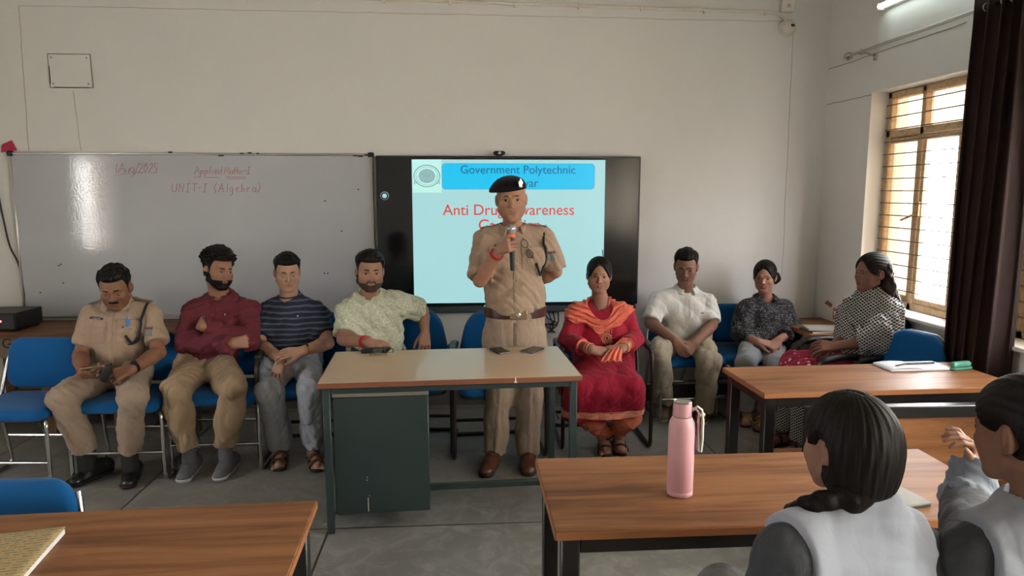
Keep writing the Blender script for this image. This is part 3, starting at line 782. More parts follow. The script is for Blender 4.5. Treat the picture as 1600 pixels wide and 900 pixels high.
# ------------------------------------------------------------------ tables
def student_table(name, label, c, w, d, rz=0.0, top=M['walnut'], ztop=.76, group=None, cat='table', rails=True, foot=False):
    r = empty(name, (c[0], c[1], 0), rz); tag(r, label, cat, group)
    m = MB(); m.box((0, 0, ztop - .0125), (w, d, .025), .003); m.build('tabletop', top, r, sharp=30)
    m = MB()
    for sy in (-1, 1): m.box((0, sy * (d / 2 + .0008), ztop - .0125), (w - .004, .0016, .021))
    for sx_ in (-1, 1): m.box((sx_ * (w / 2 + .0008), 0, ztop - .0125), (.0016, d - .004, .021))
    m.build('edge_band', M['walnut_edge'], r)
    for sx_ in (-1, 1):
        for sy in (-1, 1):
            m = MB(); m.box((sx_ * (w / 2 - .045), sy * (d / 2 - .045), (ztop - .026) / 2), (.05, .05, ztop - .026), .004); m.build('leg', M['black_steel'], r)
    for sy in (-1, 1):
        m = MB(); m.box((0, sy * (d / 2 - .045), ztop - .051), (w - .14, .04, .048), .003); m.build('rail', M['black_steel'], r)
    for sx_ in (-1, 1):
        m = MB(); m.box((sx_ * (w / 2 - .045), 0, ztop - .051), (.04, d - .14, .048), .003); m.build('rail', M['black_steel'], r)
    return r
student_table('student_table', 'glossy wooden table in front of the girl with the braid, pink bottle on it', (.905, 1.976), 1.345, .516)
student_table('student_table', 'wooden table with notebook and green stapler, beside the right windows', (1.945, 3.175), 1.25, .47, math.radians(1.5))
student_table('student_table', 'wooden table with a green printed booklet at the bottom left corner', (-1.16, 1.66), 1.47, .54, math.radians(2.2))
# bench back behind the girl with the braid
r = empty('bench', (1.95, 2.72, 0)); tag(r, 'student bench with black top rail and wooden back panel behind the glossy table', 'bench')
m = MB(); m.box((0, 0, .735), (1.06, .05, .05), .004); m.build('top_rail', M['black_steel'], r)
m = MB(); m.box((0, 0, .52), (1.04, .02, .375), .003); m.build('back_panel', M['walnut'], r)
for sx_ in (-1, 1):
    m = MB(); m.box((sx_ * .505, 0, .355), (.05, .05, .71), .004); m.build('leg', M['black_steel'], r)
    m = MB(); m.box((sx_ * .505, .33, .21), (.05, .05, .42), .004); m.build('leg', M['black_steel'], r)
    m = MB(); m.box((sx_ * .505, .165, .40), (.045, .30, .045), .004); m.build('side_rail', M['black_steel'], r)
m = MB(); m.box((0, .17, .435), (1.1, .36, .025), .004); m.build('seat', M['walnut'], r)
# ------------------------------------------------------------------ teacher's desk
r = empty('teacher_desk', (-.08, 3.585, 0), math.radians(2.8)); tag(r, "beige-topped steel teacher's desk with dark green drawer cabinet, two phones on it", 'desk')
W, D, ZT = 1.262, .66, .76
m = MB(); m.box((0, 0, ZT - .011), (W, D, .022), .002); m.build('tabletop', M['desk_top'], r, sharp=30)
m = MB()
for sy in (-1, 1): m.box((0, sy * (D / 2 + .002), ZT - .014), (W + .006, .006, .026), .002)
for sx_ in (-1, 1): m.box((sx_ * (W / 2 + .001), 0, ZT - .014), (.006, D, .026), .002)
m.build('edge_band', M['desk_edge'], r)
m = MB(); m.box((.305, -D / 2 - .005, ZT - .010), (.005, .003, .022)); m.box((.305, -D / 2 - .005, ZT - .022), (.014, .003, .006)); m.build('chipped_edge', plain('bare_chip', (225, 215, 200), .8), r)
for sx_ in (-1, 1):
    for sy in (-1, 1):
        m = MB(); m.box((sx_ * (W / 2 - .035), sy * (D / 2 - .03), (ZT - .028) / 2), (.034, .034, ZT - .028), .003); m.build('leg', M['steel_green'], r)
m = MB()
for sy in (-1, 1): m.box((0, sy * (D / 2 - .03), ZT - .043), (W - .104, .03, .03), .002)
for sx_ in (-1, 1): m.box((sx_ * (W / 2 - .035), 0, ZT - .043), (.03, D - .094, .03), .002)
m.build('frame', M['steel_green'], r)
m = MB(); m.box((.215, -D / 2 + .16, .155), (W - .50, .03, .03), .003); m.build('foot_rail', M['steel_green'], r)
cb = MB(); cb.box((-W / 2 + .287, -.015, .3825), (.455, .56, .59), .004); cb.build('cabinet', M['steel_green'], r)
m = MB(); m.box((-W / 2 + .287, -.015, .697), (.46, .575, .036), .003); m.build('cabinet_top', plain('dusty_steel', (112, 106, 98), .7), r)
for k in range(3):
    m = MB(); m.box((-W / 2 + .287, .27, .575 - k * .195), (.43, .014, .185), .004); dr = m.build('drawer', M['steel_green'], r)
    m = MB(); m.tube([(-W / 2 + .24, .28, .575 - k * .195), (-W / 2 + .24, .305, .575 - k * .195), (-W / 2 + .335, .305, .575 - k * .195), (-W / 2 + .335, .28, .575 - k * .195)], .005, 8, corner=.01); m.build('handle', M['chrome'], dr)
m = MB(); m.box((-W / 2 + .215, -.2965, .135), (.005, .002, .07)); m.box((-W / 2 + .212, -.2965, .26), (.006, .002, .005)); m.box((-W / 2 + .214, -.2965, .275), (.005, .002, .005)); m.box((-W / 2 + .222, -.2965, .18), (.004, .002, .004))
m.build('paint_scratch', plain('paint_chips', (170, 170, 166), .8), r)
DESK = r
# ------------------------------------------------------------------ old wooden table with amplifier at the back left
r = empty('wooden_table', (-2.60, 5.0, 0)); tag(r, 'old wooden table with painted letters behind the left blue chairs, amplifier on it', 'table')
m = MB(); m.box((-.02, 0, .70), (1.68, .5, .035), .004); m.build('tabletop', M['old_wood'], r)
m = MB(); m.box((0, -.215, .615), (1.5, .02, .135), .003); m.build('apron', M['apron'], r)
for sx_ in (-1, -.32, .32, 1):
    m = MB(); m.box((sx_ * .72, -.2, .275), (.075, .05, .55), .003); m.build('leg', M['old_wood'], r)
for sx_ in (-1, 1):
    m = MB(); m.box((sx_ * .72, .2, .34), (.07, .05, .68), .003); m.build('leg', M['old_wood'], r)
m = MB(); m.box((0, .0, .2), (1.42, .42, .025), .003); m.build('shelf', M['old_wood'], r)
m = MB(); m.box((0, .21, .42), (1.46, .015, .42), .003); m.build('back_panel', M['apron'], r)
q = at(2, 527, 4.77)
text('painted_letters', 'G.P.', .095, plain('letter_brown', (58, 46, 38), .8), r, (q.x - r.location.x - .005, -.2265, .615), align='LEFT', sx=1.0)
r = empty('amplifier', (-3.215, 4.97, .7175)); tag(r, 'black amplifier box with glowing red light on the old wooden table', 'amplifier')
m = MB(); m.box((0, 0, .068), (.40, .30, .115), .004); m.build('case', M['black_plastic'], r)
m = MB(); m.box((0, -.152, .068), (.385, .006, .10), .002); m.build('front_panel', plain('amp_panel', (30, 30, 32), .3), r)
for k in range(4):
    m = MB(); m.lathe([(.011, 0), (.010, .014), (.002, .015)], (-.13 + .05 * k, -.155, .04), 14, RX); m.build('knob', M['black_plastic'], r)
m = MB(); m.lathe([(.006, 0), (.006, .004), (.001, .006)], (.105, -.155, .072), 14, RX); m.build('red_light', emit('red_glow', (255, 60, 60), 14), r)
m = MB(); m.box((.02, -.1555, .09), (.05, .001, .009)); m.box((.03, -.1555, .05), (.075, .001, .003)); m.box((.03, -.1555, .042), (.06, .001, .003)); m.build('panel_print', M['white_plastic'], r)
for sx_ in (-1, 1):
    for sy in (-1, 1):
        m = MB(); m.lathe([(.014, 0), (.016, .011)], (sx_ * .17, sy * .12, 0), 12); m.build('foot', M['black_plastic'], r)
# ------------------------------------------------------------------ corner table
r = empty('corner_table', (2.57, 4.86, 0)); tag(r, 'small low wooden table in the right corner with notebooks on its front edge', 'table')
m = MB(); m.box((0, 0, .665), (.40, .62, .03), .003); m.build('tabletop', M['walnut'], r, sharp=30)
for sx_ in (-1, 1):
    for sy in (-1, 1):
        m = MB(); m.box((sx_ * .165, sy * .27, .325), (.045, .045, .65), .003); m.build('leg', M['black_steel'], r)
m = MB()
for sy in (-1, 1): m.box((0, sy * .27, .625), (.28, .04, .045), .003)
m.build('rail', M['black_steel'], r)
for k, (dx, dy, rz, c, lb) in enumerate(((0, 0, .1, (70, 68, 72), 'dark notebook at the bottom of the small pile on the corner table'), (.01, .01, -.15, (150, 146, 140), 'grey notebook on top of the small pile on the corner table'))):
    r = empty('notebook', (2.50 + dx, 4.66 + dy, .68 + .014 * k), rz); tag(r, lb, 'notebook')
    m = MB(); m.box((0, 0, .0065), (.22, .155, .009)); m.build('pages', plain('paper%d' % k, (205, 200, 190), .9), r)
    m = MB(); m.box((0, 0, .001), (.226, .16, .002)); m.box((0, 0, .012), (.226, .16, .002)); m.box((-.113, 0, .0065), (.003, .16, .013)); m.build('cover', plain('nb_cover%d' % k, c, .6), r)
# ------------------------------------------------------------------ chairs
def cushion_seat(w, d, t):
    m = MB(); o = densify(rrect(w, d, .075, 6), .03)
    return m, o
def chair_plain():
    """armless chair, chrome sled tube; faces -Y; origin on floor under seat centre"""
    r = empty('blue_chair', (0, 0, 0))
    def sf(x, y, h): return (x, y, .425 + h + .012 * math.cos(x * 5) * math.cos(y * 5) * (1 if h > .02 else 0) - .03 * max(0, (-y - .12)) ** 1.0 * 1.5 + .0)
    m = MB(); m.slab(densify(rrect(.47, .44, .07), .04), [(.02, -.012), (.006, -.004), (0, .01), (.004, .028), (.018, .040), (.04, .044)], sf); m.build('seat', M['blue'], r, sharp=0)
    def bf(x, y, h):   # x across, y up
        zz = .64 + y; bend = .22 + .10 * (y) + .10 * (x * x) * -1.2
        return (x, bend + h, zz)
    out = []
    for x, y in densify(rrect(.47, .30, .085, 8), .04):
        out.append((x * (1 - .10 * (y + .15) / .3 + .0), y))
    m = MB(); m.slab(out, [(.02, .022), (.005, .016), (0, .0), (.005, -.016), (.02, -.024), (.05, -.028)][::1], lambda x, y, h: bf(x, y, h)); m.build('backrest', M['blue'], r, sharp=0)
    for s in (-1, 1):
        m = MB(); x = s * .255
        m.tube([(s * .225, -.16, .41), (x, -.20, .41), (x, -.205, .012), (x, .21, .012), (x, .15, .40), (s * .235, .21, .62), (s * .21, .245, .74)], .011, 10, corner=.05); m.build('side_frame', M['chrome'], r)
        m = MB(); m.tube([(s * .07, .13, .41), (s * .035, .205, .20)], .005, 8); m.build('strut', M['chrome'], r)
    m = MB(); m.tube([(-.255, -.205, .18), (.255, -.205, .18)], .009, 10); m.build('front_crossbar', M['chrome'], r)
    m = MB(); m.tube([(-.25, .185, .2), (.25, .185, .2)], .007, 8); m.build('rear_crossbar', M['chrome'], r)
    m = MB(); m.box((0, 0, .408), (.40, .36, .012), .003); m.build('seat_pan', M['black_plastic'], r)
    return r
def chair_arm():
    r = empty('blue_armchair', (0, 0, 0))
    m = MB(); m.slab(densify(rrect(.50, .47, .09), .04), [(.02, -.018), (.004, -.008), (0, .01), (.004, .03), (.018, .044), (.045, .05)], lambda x, y, h: (x, y, .425 + h - .06 * max(0, -y - .13))); m.build('seat', M['blue'], r, sharp=0)
    m = MB(); m.slab(densify(rrect(.49, .46, .09), .05), [(.02, 0), (0, .006), (0, .02), (.01, .026)], lambda x, y, h: (x, y, .385 + h)); m.build('seat_shell', M['black_plastic'], r)
    out = [(x * (1 - .22 * max(0, (y + .05)) / .22), y) for x, y in densify(rrect(.46, .40, .12, 8), .04)]
    bend = lambda x, y, h: (x, .225 + .16 * y - .5 * x * x + h, .655 + y)
    m = MB(); m.slab(out, [(.02, .012), (.004, .008), (0, -.004), (.005, -.022), (.02, -.032), (.05, -.036)], bend); m.build('backrest', M['blue'], r, sharp=0)
    m = MB(); m.slab(out, [(.015, .030), (0, .024), (0, .013), (.01, .012)], bend); m.build('back_shell', M['black_plastic'], r)
    for s in (-1, 1):
        x = s * .285
        m = MB(); m.tube([(s * .2, .10, .395), (x, .12, .40), (x, .20, .63), (x, .02, .655), (x, -.215, .64), (x, -.24, .55), (x, -.235, .014), (x, .235, .014), (s * .255, .25, .014)], .0125, 10, corner=.05); m.build('side_frame', M['worn_tube'], r)
        m = MB(); m.slab(densify(rrect(.055, .30, .026, 5), .03), [(.012, 0), (.002, .004), (0, .014), (.004, .026), (.016, .031)], lambda x_, y_, h: (x_ + x, y_ - .03, .655 + h + .018 * math.cos(y_ * 9) - .018)); m.build('armrest', M['black_plastic'], r, sharp=0)
    m = MB(); m.tube([(-.285, .10, .155), (.285, .10, .155)], .0115, 10); m.build('crossbar', M['worn_tube'], r)
    m = MB(); m.tube([(-.26, .236, .014), (.26, .236, .014)], .0125, 10); m.build('rear_runner', M['worn_tube'], r)
    m = MB(); m.tube([(-.285, -.02, .15), (-.285, .14, .15)], .006, 8); m.tube([(-.03, .15, .40), (-.02, .25, .44), (0, .262, .60)], .012, 8, corner=.05); m.tube([(.09, -.1, .385), (.03, -.02, .35), (-.1, .08, .345), (-.16, .12, .38)], .005, 6, corner=.06); m.build('under_bracket', M['worn_tube'], r)
    return r
PL, AR = chair_plain(), chair_arm(); used = set()
def place(src, x, y, rz, label):
    o = src if src.name not in used else copy_tree(src)
    used.add(src.name); o.location = (x, y, 0); o.rotation_euler = (0, 0, math.radians(rz))
    tag(o, label, 'chair'); return o
place(PL, -2.52, 4.03, -4, 'empty blue chair with chrome legs, first of the row at the far left')
place(PL, -1.98, 4.14, 0, 'blue chair under the seated officer with the phone')
place(PL, -1.47, 4.24, 0, 'blue chair under the man in the maroon shirt')
place(PL, 1.64, 5.0 - .05, 2, 'blue chair under the man in the white polo shirt')
place(PL, 2.10, 4.98, -6, 'blue chair under the woman in the black printed shirt')
place(AR, -.98, 4.40, 3, 'blue armchair under the man in the navy striped t-shirt')
place(AR, -.36, 4.46, -3, 'blue armchair under the bearded man in the green patterned polo shirt')
place(AR, .20, 4.36, 3, 'empty blue armchair behind the standing officer')
place(AR, .90, 4.48, 0, 'armchair under the woman in the red kurta')
place(AR, 2.49, 4.20, -84, 'blue armchair under the woman wrapped in the black and white shawl')
place(AR, 2.36, 3.68, -74, 'empty blue armchair pulled up to the table with the notebook')
place(PL, -1.40, 1.87, 0, 'blue chair with only its backrest showing, just beyond the table with the booklet')
# ------------------------------------------------------------------ things on the tables
# bottle
b = at(1060, 768, 1.955); r = empty('water_bottle', (.632, 1.93, .76)); tag(r, 'tall matte pink steel water bottle with grey carry strap', 'bottle')
PK = plain('pink_powder_coat', (206, 156, 163), .5, var=.04, bump=.15, bs=900)
m = MB(); m.lathe([(.034, 0), (.0375, .003), (.038, .016), (.0376, .0165), (.038, .017), (.038, .205), (.036, .222), (.029, .236), (.027, .239)], (0, 0, 0), 40); m.build('body', PK, r, sharp=50)
m = MB(); m.lathe([(.0262, .237), (.0262, .241)], (0, 0, 0), 36); m.build('neck_ring', M['chrome'], r)
m = MB(); m.lathe([(.026, .241), (.027, .243), (.0268, .270), (.0262, .282), (.0, .284)], (0, 0, 0), 36); m.build('cap', PK, r, sharp=50)
m = MB(); m.lathe([(.0264, .2815), (.0268, .2835), (.0255, .2855), (.0245, .284)], (0, 0, 0), 36); m.build('cap_rim', M['chrome'], r)
m = MB(); m.tube([(.02, -.008, .262), (.036, -.012, .265), (.044, -.014, .255), (.0445, -.014, .2), (.042, -.014, .145)], [.007, .008, .006, .005, .004], 10, flat=.6, corner=0); m.build('strap_loop', PK, r)
m = MB(); m.tube([(.026, -.010, .258), (.040, -.014, .272), (.052, -.016, .262), (.056, -.017, .23), (.056, -.017, .17), (.053, -.017, .137), (.046, -.017, .14), (.045, -.016, .2)], [.006, .007, .008, .009, .009, .009, .007, .004], 10, flat=.5); m.build('strap', plain('strap_grey', (188, 190, 180), .8), r)
m = MB(); m.box((.052, -.017, .248), (.018, .012, .012), .003); m.build('strap_clasp', M['white_plastic'], r)
# phone on the near right table
def slabphone(name, label, loc, rz, w=.075, l=.155, h=.009, col=(16, 16, 18), scr=(24, 22, 22), rough=.12, cat='phone'):
    r = empty(name, loc, rz); tag(r, label, cat)
    m = MB(); m.slab(rrect(w, l, .01), [(.002, 0), (0, .002), (0, h - .002), (.0015, h)]); m.build('case', plain(name + '_case', col, .35), r)
    m = MB(); m.slab(rrect(w - .006, l - .006, .007), [(0, h), (.0005, h + .0006)]); m.build('screen', plain(name + '_glass', scr, rough, var=.02, spec=.15), r)
    return r
q = atz(1382, 788, .76); slabphone('tablet', 'dark tablet with a black case lying beside the braided girl on the glossy table', (1.215, 1.845, .76), math.radians(12), .20, .14, .012, (14, 14, 15), (96, 88, 60), .35, 'tablet')
q = atz(781, 549, .76); slabphone('smartphone', 'black smartphone lying on the left, near the desk edge in front of the officer', (q.x, q.y, .76), math.radians(62 - 40), .078, .135)
q = atz(832, 548, .76); slabphone('smartphone', 'black smartphone with dark screen lying to the right of the other on the desk', (q.x, q.y, .76), math.radians(-48 + 10), .078, .14, scr=(40, 38, 38))
# case with spectacles on desk
q = atz(588, 550, .76); r = empty('spectacle_case', (q.x, q.y, .76), math.radians(4)); tag(r, "flat black spectacle case on the teacher's desk under the man's hand", 'case')
m = MB(); m.slab(rrect(.165, .065, .012), [(.003, 0), (0, .004), (0, .009)]); m.build('base', M['black_plastic'], r)
m = MB(); m.slab(rrect(.165, .065, .012), [(0, .010), (0, .018), (.004, .022), (.012, .024)]); m.build('lid', M['black_plastic'], r)
def spectacles(name, label, M4, mat, lens=True, cat='spectacles'):
    r = empty(name, (0, 0, 0)); r.matrix_basis = M4; tag(r, label, cat)
    for s in (-1, 1):
        pts = [(s * (.034 + .025 * math.cos(a)), 0, .019 * math.sin(a) * (1 if math.sin(a) > 0 else 1.0)) for a in [2 * PI * i / 20 for i in range(20)]]
        m = MB(); m.tube(pts, .0022, 6, closed=True); m.build('rim', mat, r)
        m = MB(); m.tube([(s * .059, 0, .008), (s * .066, .004, .008), (s * .068, .06, .006), (s * .068, .115, .002), (s * .066, .14, -.014)], .002, 6, corner=.006); m.build('temple', mat, r)
        m = MB(); m.slab([(s * .034 + .024 * math.cos(2 * PI * i / 20), .018 * math.sin(2 * PI * i / 20)) for i in range(20)], [(0, -.0006), (0, .0006)], lambda x, y, h: (x, h, y)); m.build('lens', M['lens'], r, smooth=False)
    m = MB(); m.tube([(-.010, 0, .004), (0, -.002, .008), (.010, 0, .004)], .002, 6); m.build('bridge', mat, r)
    return r
t = NT('lens_glass'); t.b.inputs['Transmission Weight'].default_value = 1; t.b.inputs['Roughness'].default_value = .02; t.b.inputs['Alpha'].default_value = .25; t.b.inputs['Base Color'].default_value = (.8, .85, .83, 1); M['lens'] = t.m
q = atz(598, 556, .76)
spectacles('spectacles', 'spectacles lying beside the black case on the desk in front of the green shirt', Matrix.Translation((q.x, q.y + .02, .783)) @ Matrix.Rotation(math.radians(30), 4, 'Z') @ Matrix.Rotation(math.radians(-62), 4, 'X'), plain('green_black_rim', (34, 60, 52), .3))
q = atz(607, 551, .76)
m = MB(); m.tube([(q.x, q.y - .035, .766), (q.x + .012, q.y - .005, .768), (q.x + .016, q.y + .03, .768)], [.004, .0055, .004], 8); tag(m.build('key_fob', plain('cream_fob', (226, 200, 150), .5)), 'small cream key fob at the right end of the spectacle case', 'key fob')
# booklet bottom-left
r = empty('booklet', (-1.205, 1.655, .76), math.radians(8)); tag(r, 'thick booklet with tan cover printed in green, bottom left table', 'booklet')
m = MB(); m.box((0, 0, .008), (.34, .24, .013)); m.build('pages', plain('booklet_pages', (206, 206, 210), .8), r)
t = NT('tan_print_cover'); wv = t.add('ShaderNodeTexBrick'); wv.inputs['Scale'].default_value = 1; wv.inputs['Brick Width'].default_value = .05; wv.inputs['Row Height'].default_value = .013; wv.inputs['Mortar Size'].default_value = .0046; wv.offset = .5
t.link(t.co(), wv.inputs['Vector']); nn = t.noise(t.co((1, 3, 1)), 120, 2)
msk = t.math('MULTIPLY', t.math('SUBTRACT', 1.0, wv.outputs['Fac']), t.math('GREATER_THAN', nn, .47))
t.col(t.mix(msk, lin((168, 146, 106)), lin((78, 92, 52)))); t.b.inputs['Roughness'].default_value = .55; M['booklet'] = t.m
m = MB(); m.grid(14, 12, lambda u, v: ((u - .5) * .345, (v - .5) * .245, .0162 + .010 * max(0, u - .6) * (v) + .0)); o = m.build('cover', M['booklet'], r, sharp=0); o.modifiers.new('thick', 'SOLIDIFY').thickness = .0008
# notebook, pens and stapler on the right table
q = atz(1425, 574, .76); r = empty('open_register', (q.x, q.y, .76), math.radians(2)); tag(r, 'white notebook with curled cover on the right table, pens lying on it', 'notebook')
m = MB(); m.box((0, 0, .006), (.33, .15, .012), .002); m.build('pages', plain('white_pages', (216, 216, 220), .8), r)
m = MB(); m.grid(12, 6, lambda u, v: (-.16 + .16 * u, (v - .5) * .152, .0125 + .006 * math.sin(u * 3)), 0); o = m.build('cover', plain('pale_cover', (196, 200, 206), .6), r, sharp=0); o.modifiers.new('thick', 'SOLIDIFY').thickness = .0008
for k, (p0, p1, c, rr, lb) in enumerate((((-.06, -.01, .023), (.13, .02, .0175), (18, 18, 20), .0055, 'thick black pen lying across the white notebook on the right table'), ((-.12, -.045, .0225), (-.02, .0, .0235), (60, 60, 66), .004, 'thin dark pen beside the thick one on the white notebook'))):
    o = empty('pen', tuple(r.location)); m = MB(); a, b2 = V(p0), V(p1); m.tube([a, a.lerp(b2, .06), a.lerp(b2, .7), b2], [.002, rr, rr, rr * .9], 12); m.build('barrel', plain('pen%d' % k, c, .3), o)
    m = MB(); m.box(a.lerp(b2, .82) + V((0, 0, rr)), (.03, .003, .002), .0005); m.build('clip', M['chrome'], o); tag(o, lb, 'pen')
q = atz(1500, 577, .76); r = empty('stapler', (q.x, q.y, .76), math.radians(14)); tag(r, 'mint green stapler at the right end of the notebook table', 'stapler')
GN = plain('mint_plastic', (78, 142, 118), .35)
m = MB(); m.slab(densify(rrect(.135, .045, .02, 5), .02), [(.004, 0), (0, .003), (0, .010), (.004, .013)]); m.build('base', GN, r)
m = MB(); m.slab(densify(rrect(.125, .034, .016, 5), .02), [(.003, .017), (0, .02), (.001, .032), (.009, .040)], lambda x, y, h: (x, y, h + .07 * (x + .06) * .2 - .05 * max(0, x - .03) * (h > .03))); m.build('arm', GN, r)
m = MB(); m.box((.0, 0, .0155), (.11, .018, .005), .001); m.build('magazine', M['chrome'], r)

# low bench the two students sit on
r = empty('bench', (1.12, 1.27, 0)); tag(r, 'low backless wooden bench on which the two students in white vests sit', 'bench')
m = MB(); m.box((0, 0, .435), (1.55, .30, .025), .004); m.build('seat', M['walnut'], r)
for sx_ in (-1, 1):
    for sy in (-1, 1):
        m = MB(); m.box((sx_ * .72, sy * .11, .21), (.045, .045, .42), .003); m.build('leg', M['black_steel'], r)
# ------------------------------------------------------------------ people
def skin_mat(name, rgb, lip):
    t = NT(name); c = lin(rgb); L = lin(lip)
    a = t.noise(t.co(), 22, 4, .6); k = t.mix(a, mul(c, .90), mul(c, 1.08))
    at_ = t.add('ShaderNodeAttribute'); at_.attribute_name = 'lip'; k = t.mix(t.math('MULTIPLY', at_.outputs['Fac'], .55), k, L)
    a2 = t.add('ShaderNodeAttribute'); a2.attribute_name = 'stubble'; k = t.mix(a2.outputs['Fac'], k, mul(c, .38))
    t.col(k); t.b.inputs['Roughness'].default_value = .55; t.b.inputs['Specular IOR Level'].default_value = .35
    t.b.inputs['Subsurface Weight'].default_value = 0.0
    t.bump(t.noise(t.co(), 160, 2), .08, .002); return t.m
def hair_mat(name, rgb):
    t = NT(name); c = lin(rgb); n = t.noise(t.co((1, 1, .12)), 150, 3, .6, .5)
    t.col(t.mix(n, mul(c, .5), mul(c, 1.5))); t.b.inputs['Roughness'].default_value = .55; t.b.inputs['Specular IOR Level'].default_value = .16
    t.bump(n, .45, .003); return t.m
M['hair'] = hair_mat('black_hair', (15, 12, 11)); M['hair_brown'] = hair_mat('brown_black_hair', (19, 13, 11))
M['eye_w'] = plain('eye_white', (200, 192, 182), .25, var=0); M['iris'] = plain('iris_brown', (38, 22, 14), .15, var=0)
def frame(yaw, pitch, roll):
    R = Matrix.Rotation(math.radians(yaw), 3, 'Z') @ Matrix.Rotation(math.radians(pitch), 3, 'X') @ Matrix.Rotation(math.radians(roll), 3, 'Y')
    return R @ V((1, 0, 0)), R @ V((0, -1, 0)), R @ V((0, 0, 1))
class Head:
    def __init__(s, c, yaw, pitch, roll, k=1.0, female=False, fat=0.0, eyes='open', nose=1.0, jaw=1.0):
        s.c = V(c); s.a, s.f, s.u = frame(yaw, pitch, roll); s.k = k; s.fem = female; s.fat = fat; s.eyes = eyes; s.nose = nose; s.jaw = jaw
    def P(s, a, f, u): return s.c + (s.a * a + s.f * f + s.u * u) * s.k
    def ax(s): return (s.a, s.f, s.u)
    def L(s, x, y, z):
        """world -> head-local coordinates"""
        x = x - s.c.x; y = y - s.c.y; z = z - s.c.z; i = 1 / s.k
        return ((x * s.a.x + y * s.a.y + z * s.a.z) * i, (x * s.f.x + y * s.f.y + z * s.f.z) * i, (x * s.u.x + y * s.u.y + z * s.u.z) * i)
    def ops(s):
        P = s.P; k = s.k; j = s.jaw * (.93 if s.fem else 1.0); ft = s.fat
        E = lambda c, r: ell(P(*c), [q * k for q in r], s.ax()); C = lambda a, b, ra, rb: cone(P(*a), P(*b), ra * k, rb * k)
        o = [('u', 0, E((0, -.014, .034), (.075, .096, .083))), ('u', .03 * k, E((0, .026, -.022), (.060 + ft * .4, .064, .085)))]
        o += [('u', .025 * k, C((0, .066, -.094), (0, .058, -.080), .021 * j + ft * .3, .026 * j))]
        for q in (-1, 1):
            o += [('u', .022 * k, C((q * .054 * j, -.002, -.056), (q * .014, .064, -.093), .017 + ft, .017)),
                  ('u', .022 * k, E((q * .040, .058, -.026), (.024 + ft, .022, .022))),
                  ('u', .02 * k, E((q * .034, .046, -.058), (.026 + ft, .026, .030))),
                  ('u', .012 * k, C((q * .014, .0865, .0155), (q * .040, .071, .017), .0085, .008))]
            o += [('s', .011 * k, E((q * .0305, .094, .001), (.0165, .0105, .0095)))]
        for q in (-1, 1):
            o += [('u', .004 * k, E((q * .0305, .0705, .0), (.0142, .0142, .0130)))]
            if s.eyes == 'open': o += [('s', .0015 * k, E((q * .0305, .0885, -.0008), (.0140, .0105, .0054)))]
            else: o += [('s', .0015 * k, E((q * .0305, .0885, -.0065), (.0125, .0070, .0010)))]
        n = s.nose
        o += [('u', .010 * k, C((0, .083, .010), (0, .100 * 1, -.026), .0065, .0085 * n)), ('u', .006 * k, E((0, .1015, -.0305), (.0098 * n, .0095, .0082)))]
        for q in (-1, 1): o += [('u', .005 * k, E((q * .0105 * n, .0905, -.0330), (.0072 * n, .0095, .0066))), ('s', .002 * k, E((q * .0062, .097, -.0405), (.0036, .0045, .003)))]
        o += [('u', .012 * k, E((0, .0775, -.060), (.029, .0115, .020)))]
        for q in (-1, 1):
            o += [('u', .002 * k, C((0, .0915, -.0545), (q * .024, .0800, -.0580), .0042, .0024)), ('u', .002 * k, C((0, .0905, -.0648), (q * .021, .0800, -.0603), .0050, .0026))]
        o += [('s', .002 * k, C((-.022, .0900, -.0593), (.022, .0900, -.0593), .0022, .0022)), ('s', .006 * k, C((-.012, .0900, -.0765), (.012, .0900, -.0765), .0035, .0035))]
        for q in (-1, 1):   # ears
            e1 = frame_ear(s, q)
            o += [('u', .004 * k, ell(P(q * .0760, -.010, -.006), [.0085 * k, .0175 * k, .0300 * k], e1)), ('s', .003 * k, ell(P(q * .0835, -.006, -.002), [.0065 * k, .0095 * k, .018 * k], e1)), ('u', .003 * k, E((q * .0715, .000, -.030), (.006, .008, .010)))]
        return o
    def lip(s, w):
        a, f, u = s.L(w[:, 0], w[:, 1], w[:, 2])
        d = np.sqrt((a / .0265) ** 2 + ((u + .0597) / .0105) ** 2); return np.clip((1.12 - d) / .25, 0, 1) * (f > .065)
    def stub(s, w, amt):
        a, f, u = s.L(w[:, 0], w[:, 1], w[:, 2])
        return amt * np.clip((-.028 - u + .012 * np.clip(np.abs(a) / .05, 0, 1)) / .02, 0, 1) * np.clip((f + .01) / .02, 0, 1) * (u > -.135) * (1 - s.lip(w)) * np.clip((f - .02) * 60 + .4, 0, 1)
def frame_ear(h, q):
    R = Matrix.Rotation(math.radians(-22 * q), 3, h.u); R2 = Matrix.Rotation(math.radians(0), 3, h.a)
    return (R @ h.a, R @ h.f, (h.u * .98 - h.f * .18).normalized())
def loc_axes(lo, hi, h): return [np.arange(lo[i], hi[i] + h, h, dtype=np.float32) for i in range(3)]
def shell(name, base_ops, thick, region, h, mat, parent, lo, hi, wr=None, it=1, inner=None):
    """layer of given thickness over a base surface, kept where region(x,y,z)<0; inner: hollow depth"""
    F = Field(*loc_axes(lo, hi, h)).run(base_ops); g = F.grids(); b = F.v
    if wr is not None: b = b + wr(*g)
    t = thick(*g) if callable(thick) else thick
    v = b - t
    if inner is not None: v = np.maximum(v, -(b - inner))
    F.v = np.maximum(v, region(*g)).astype(np.float32)
    w, q = F.nets()
    if len(q) == 0: return None
    return mesh_np(name, w, q, mat, parent, off=parent.location, smooth_it=it)
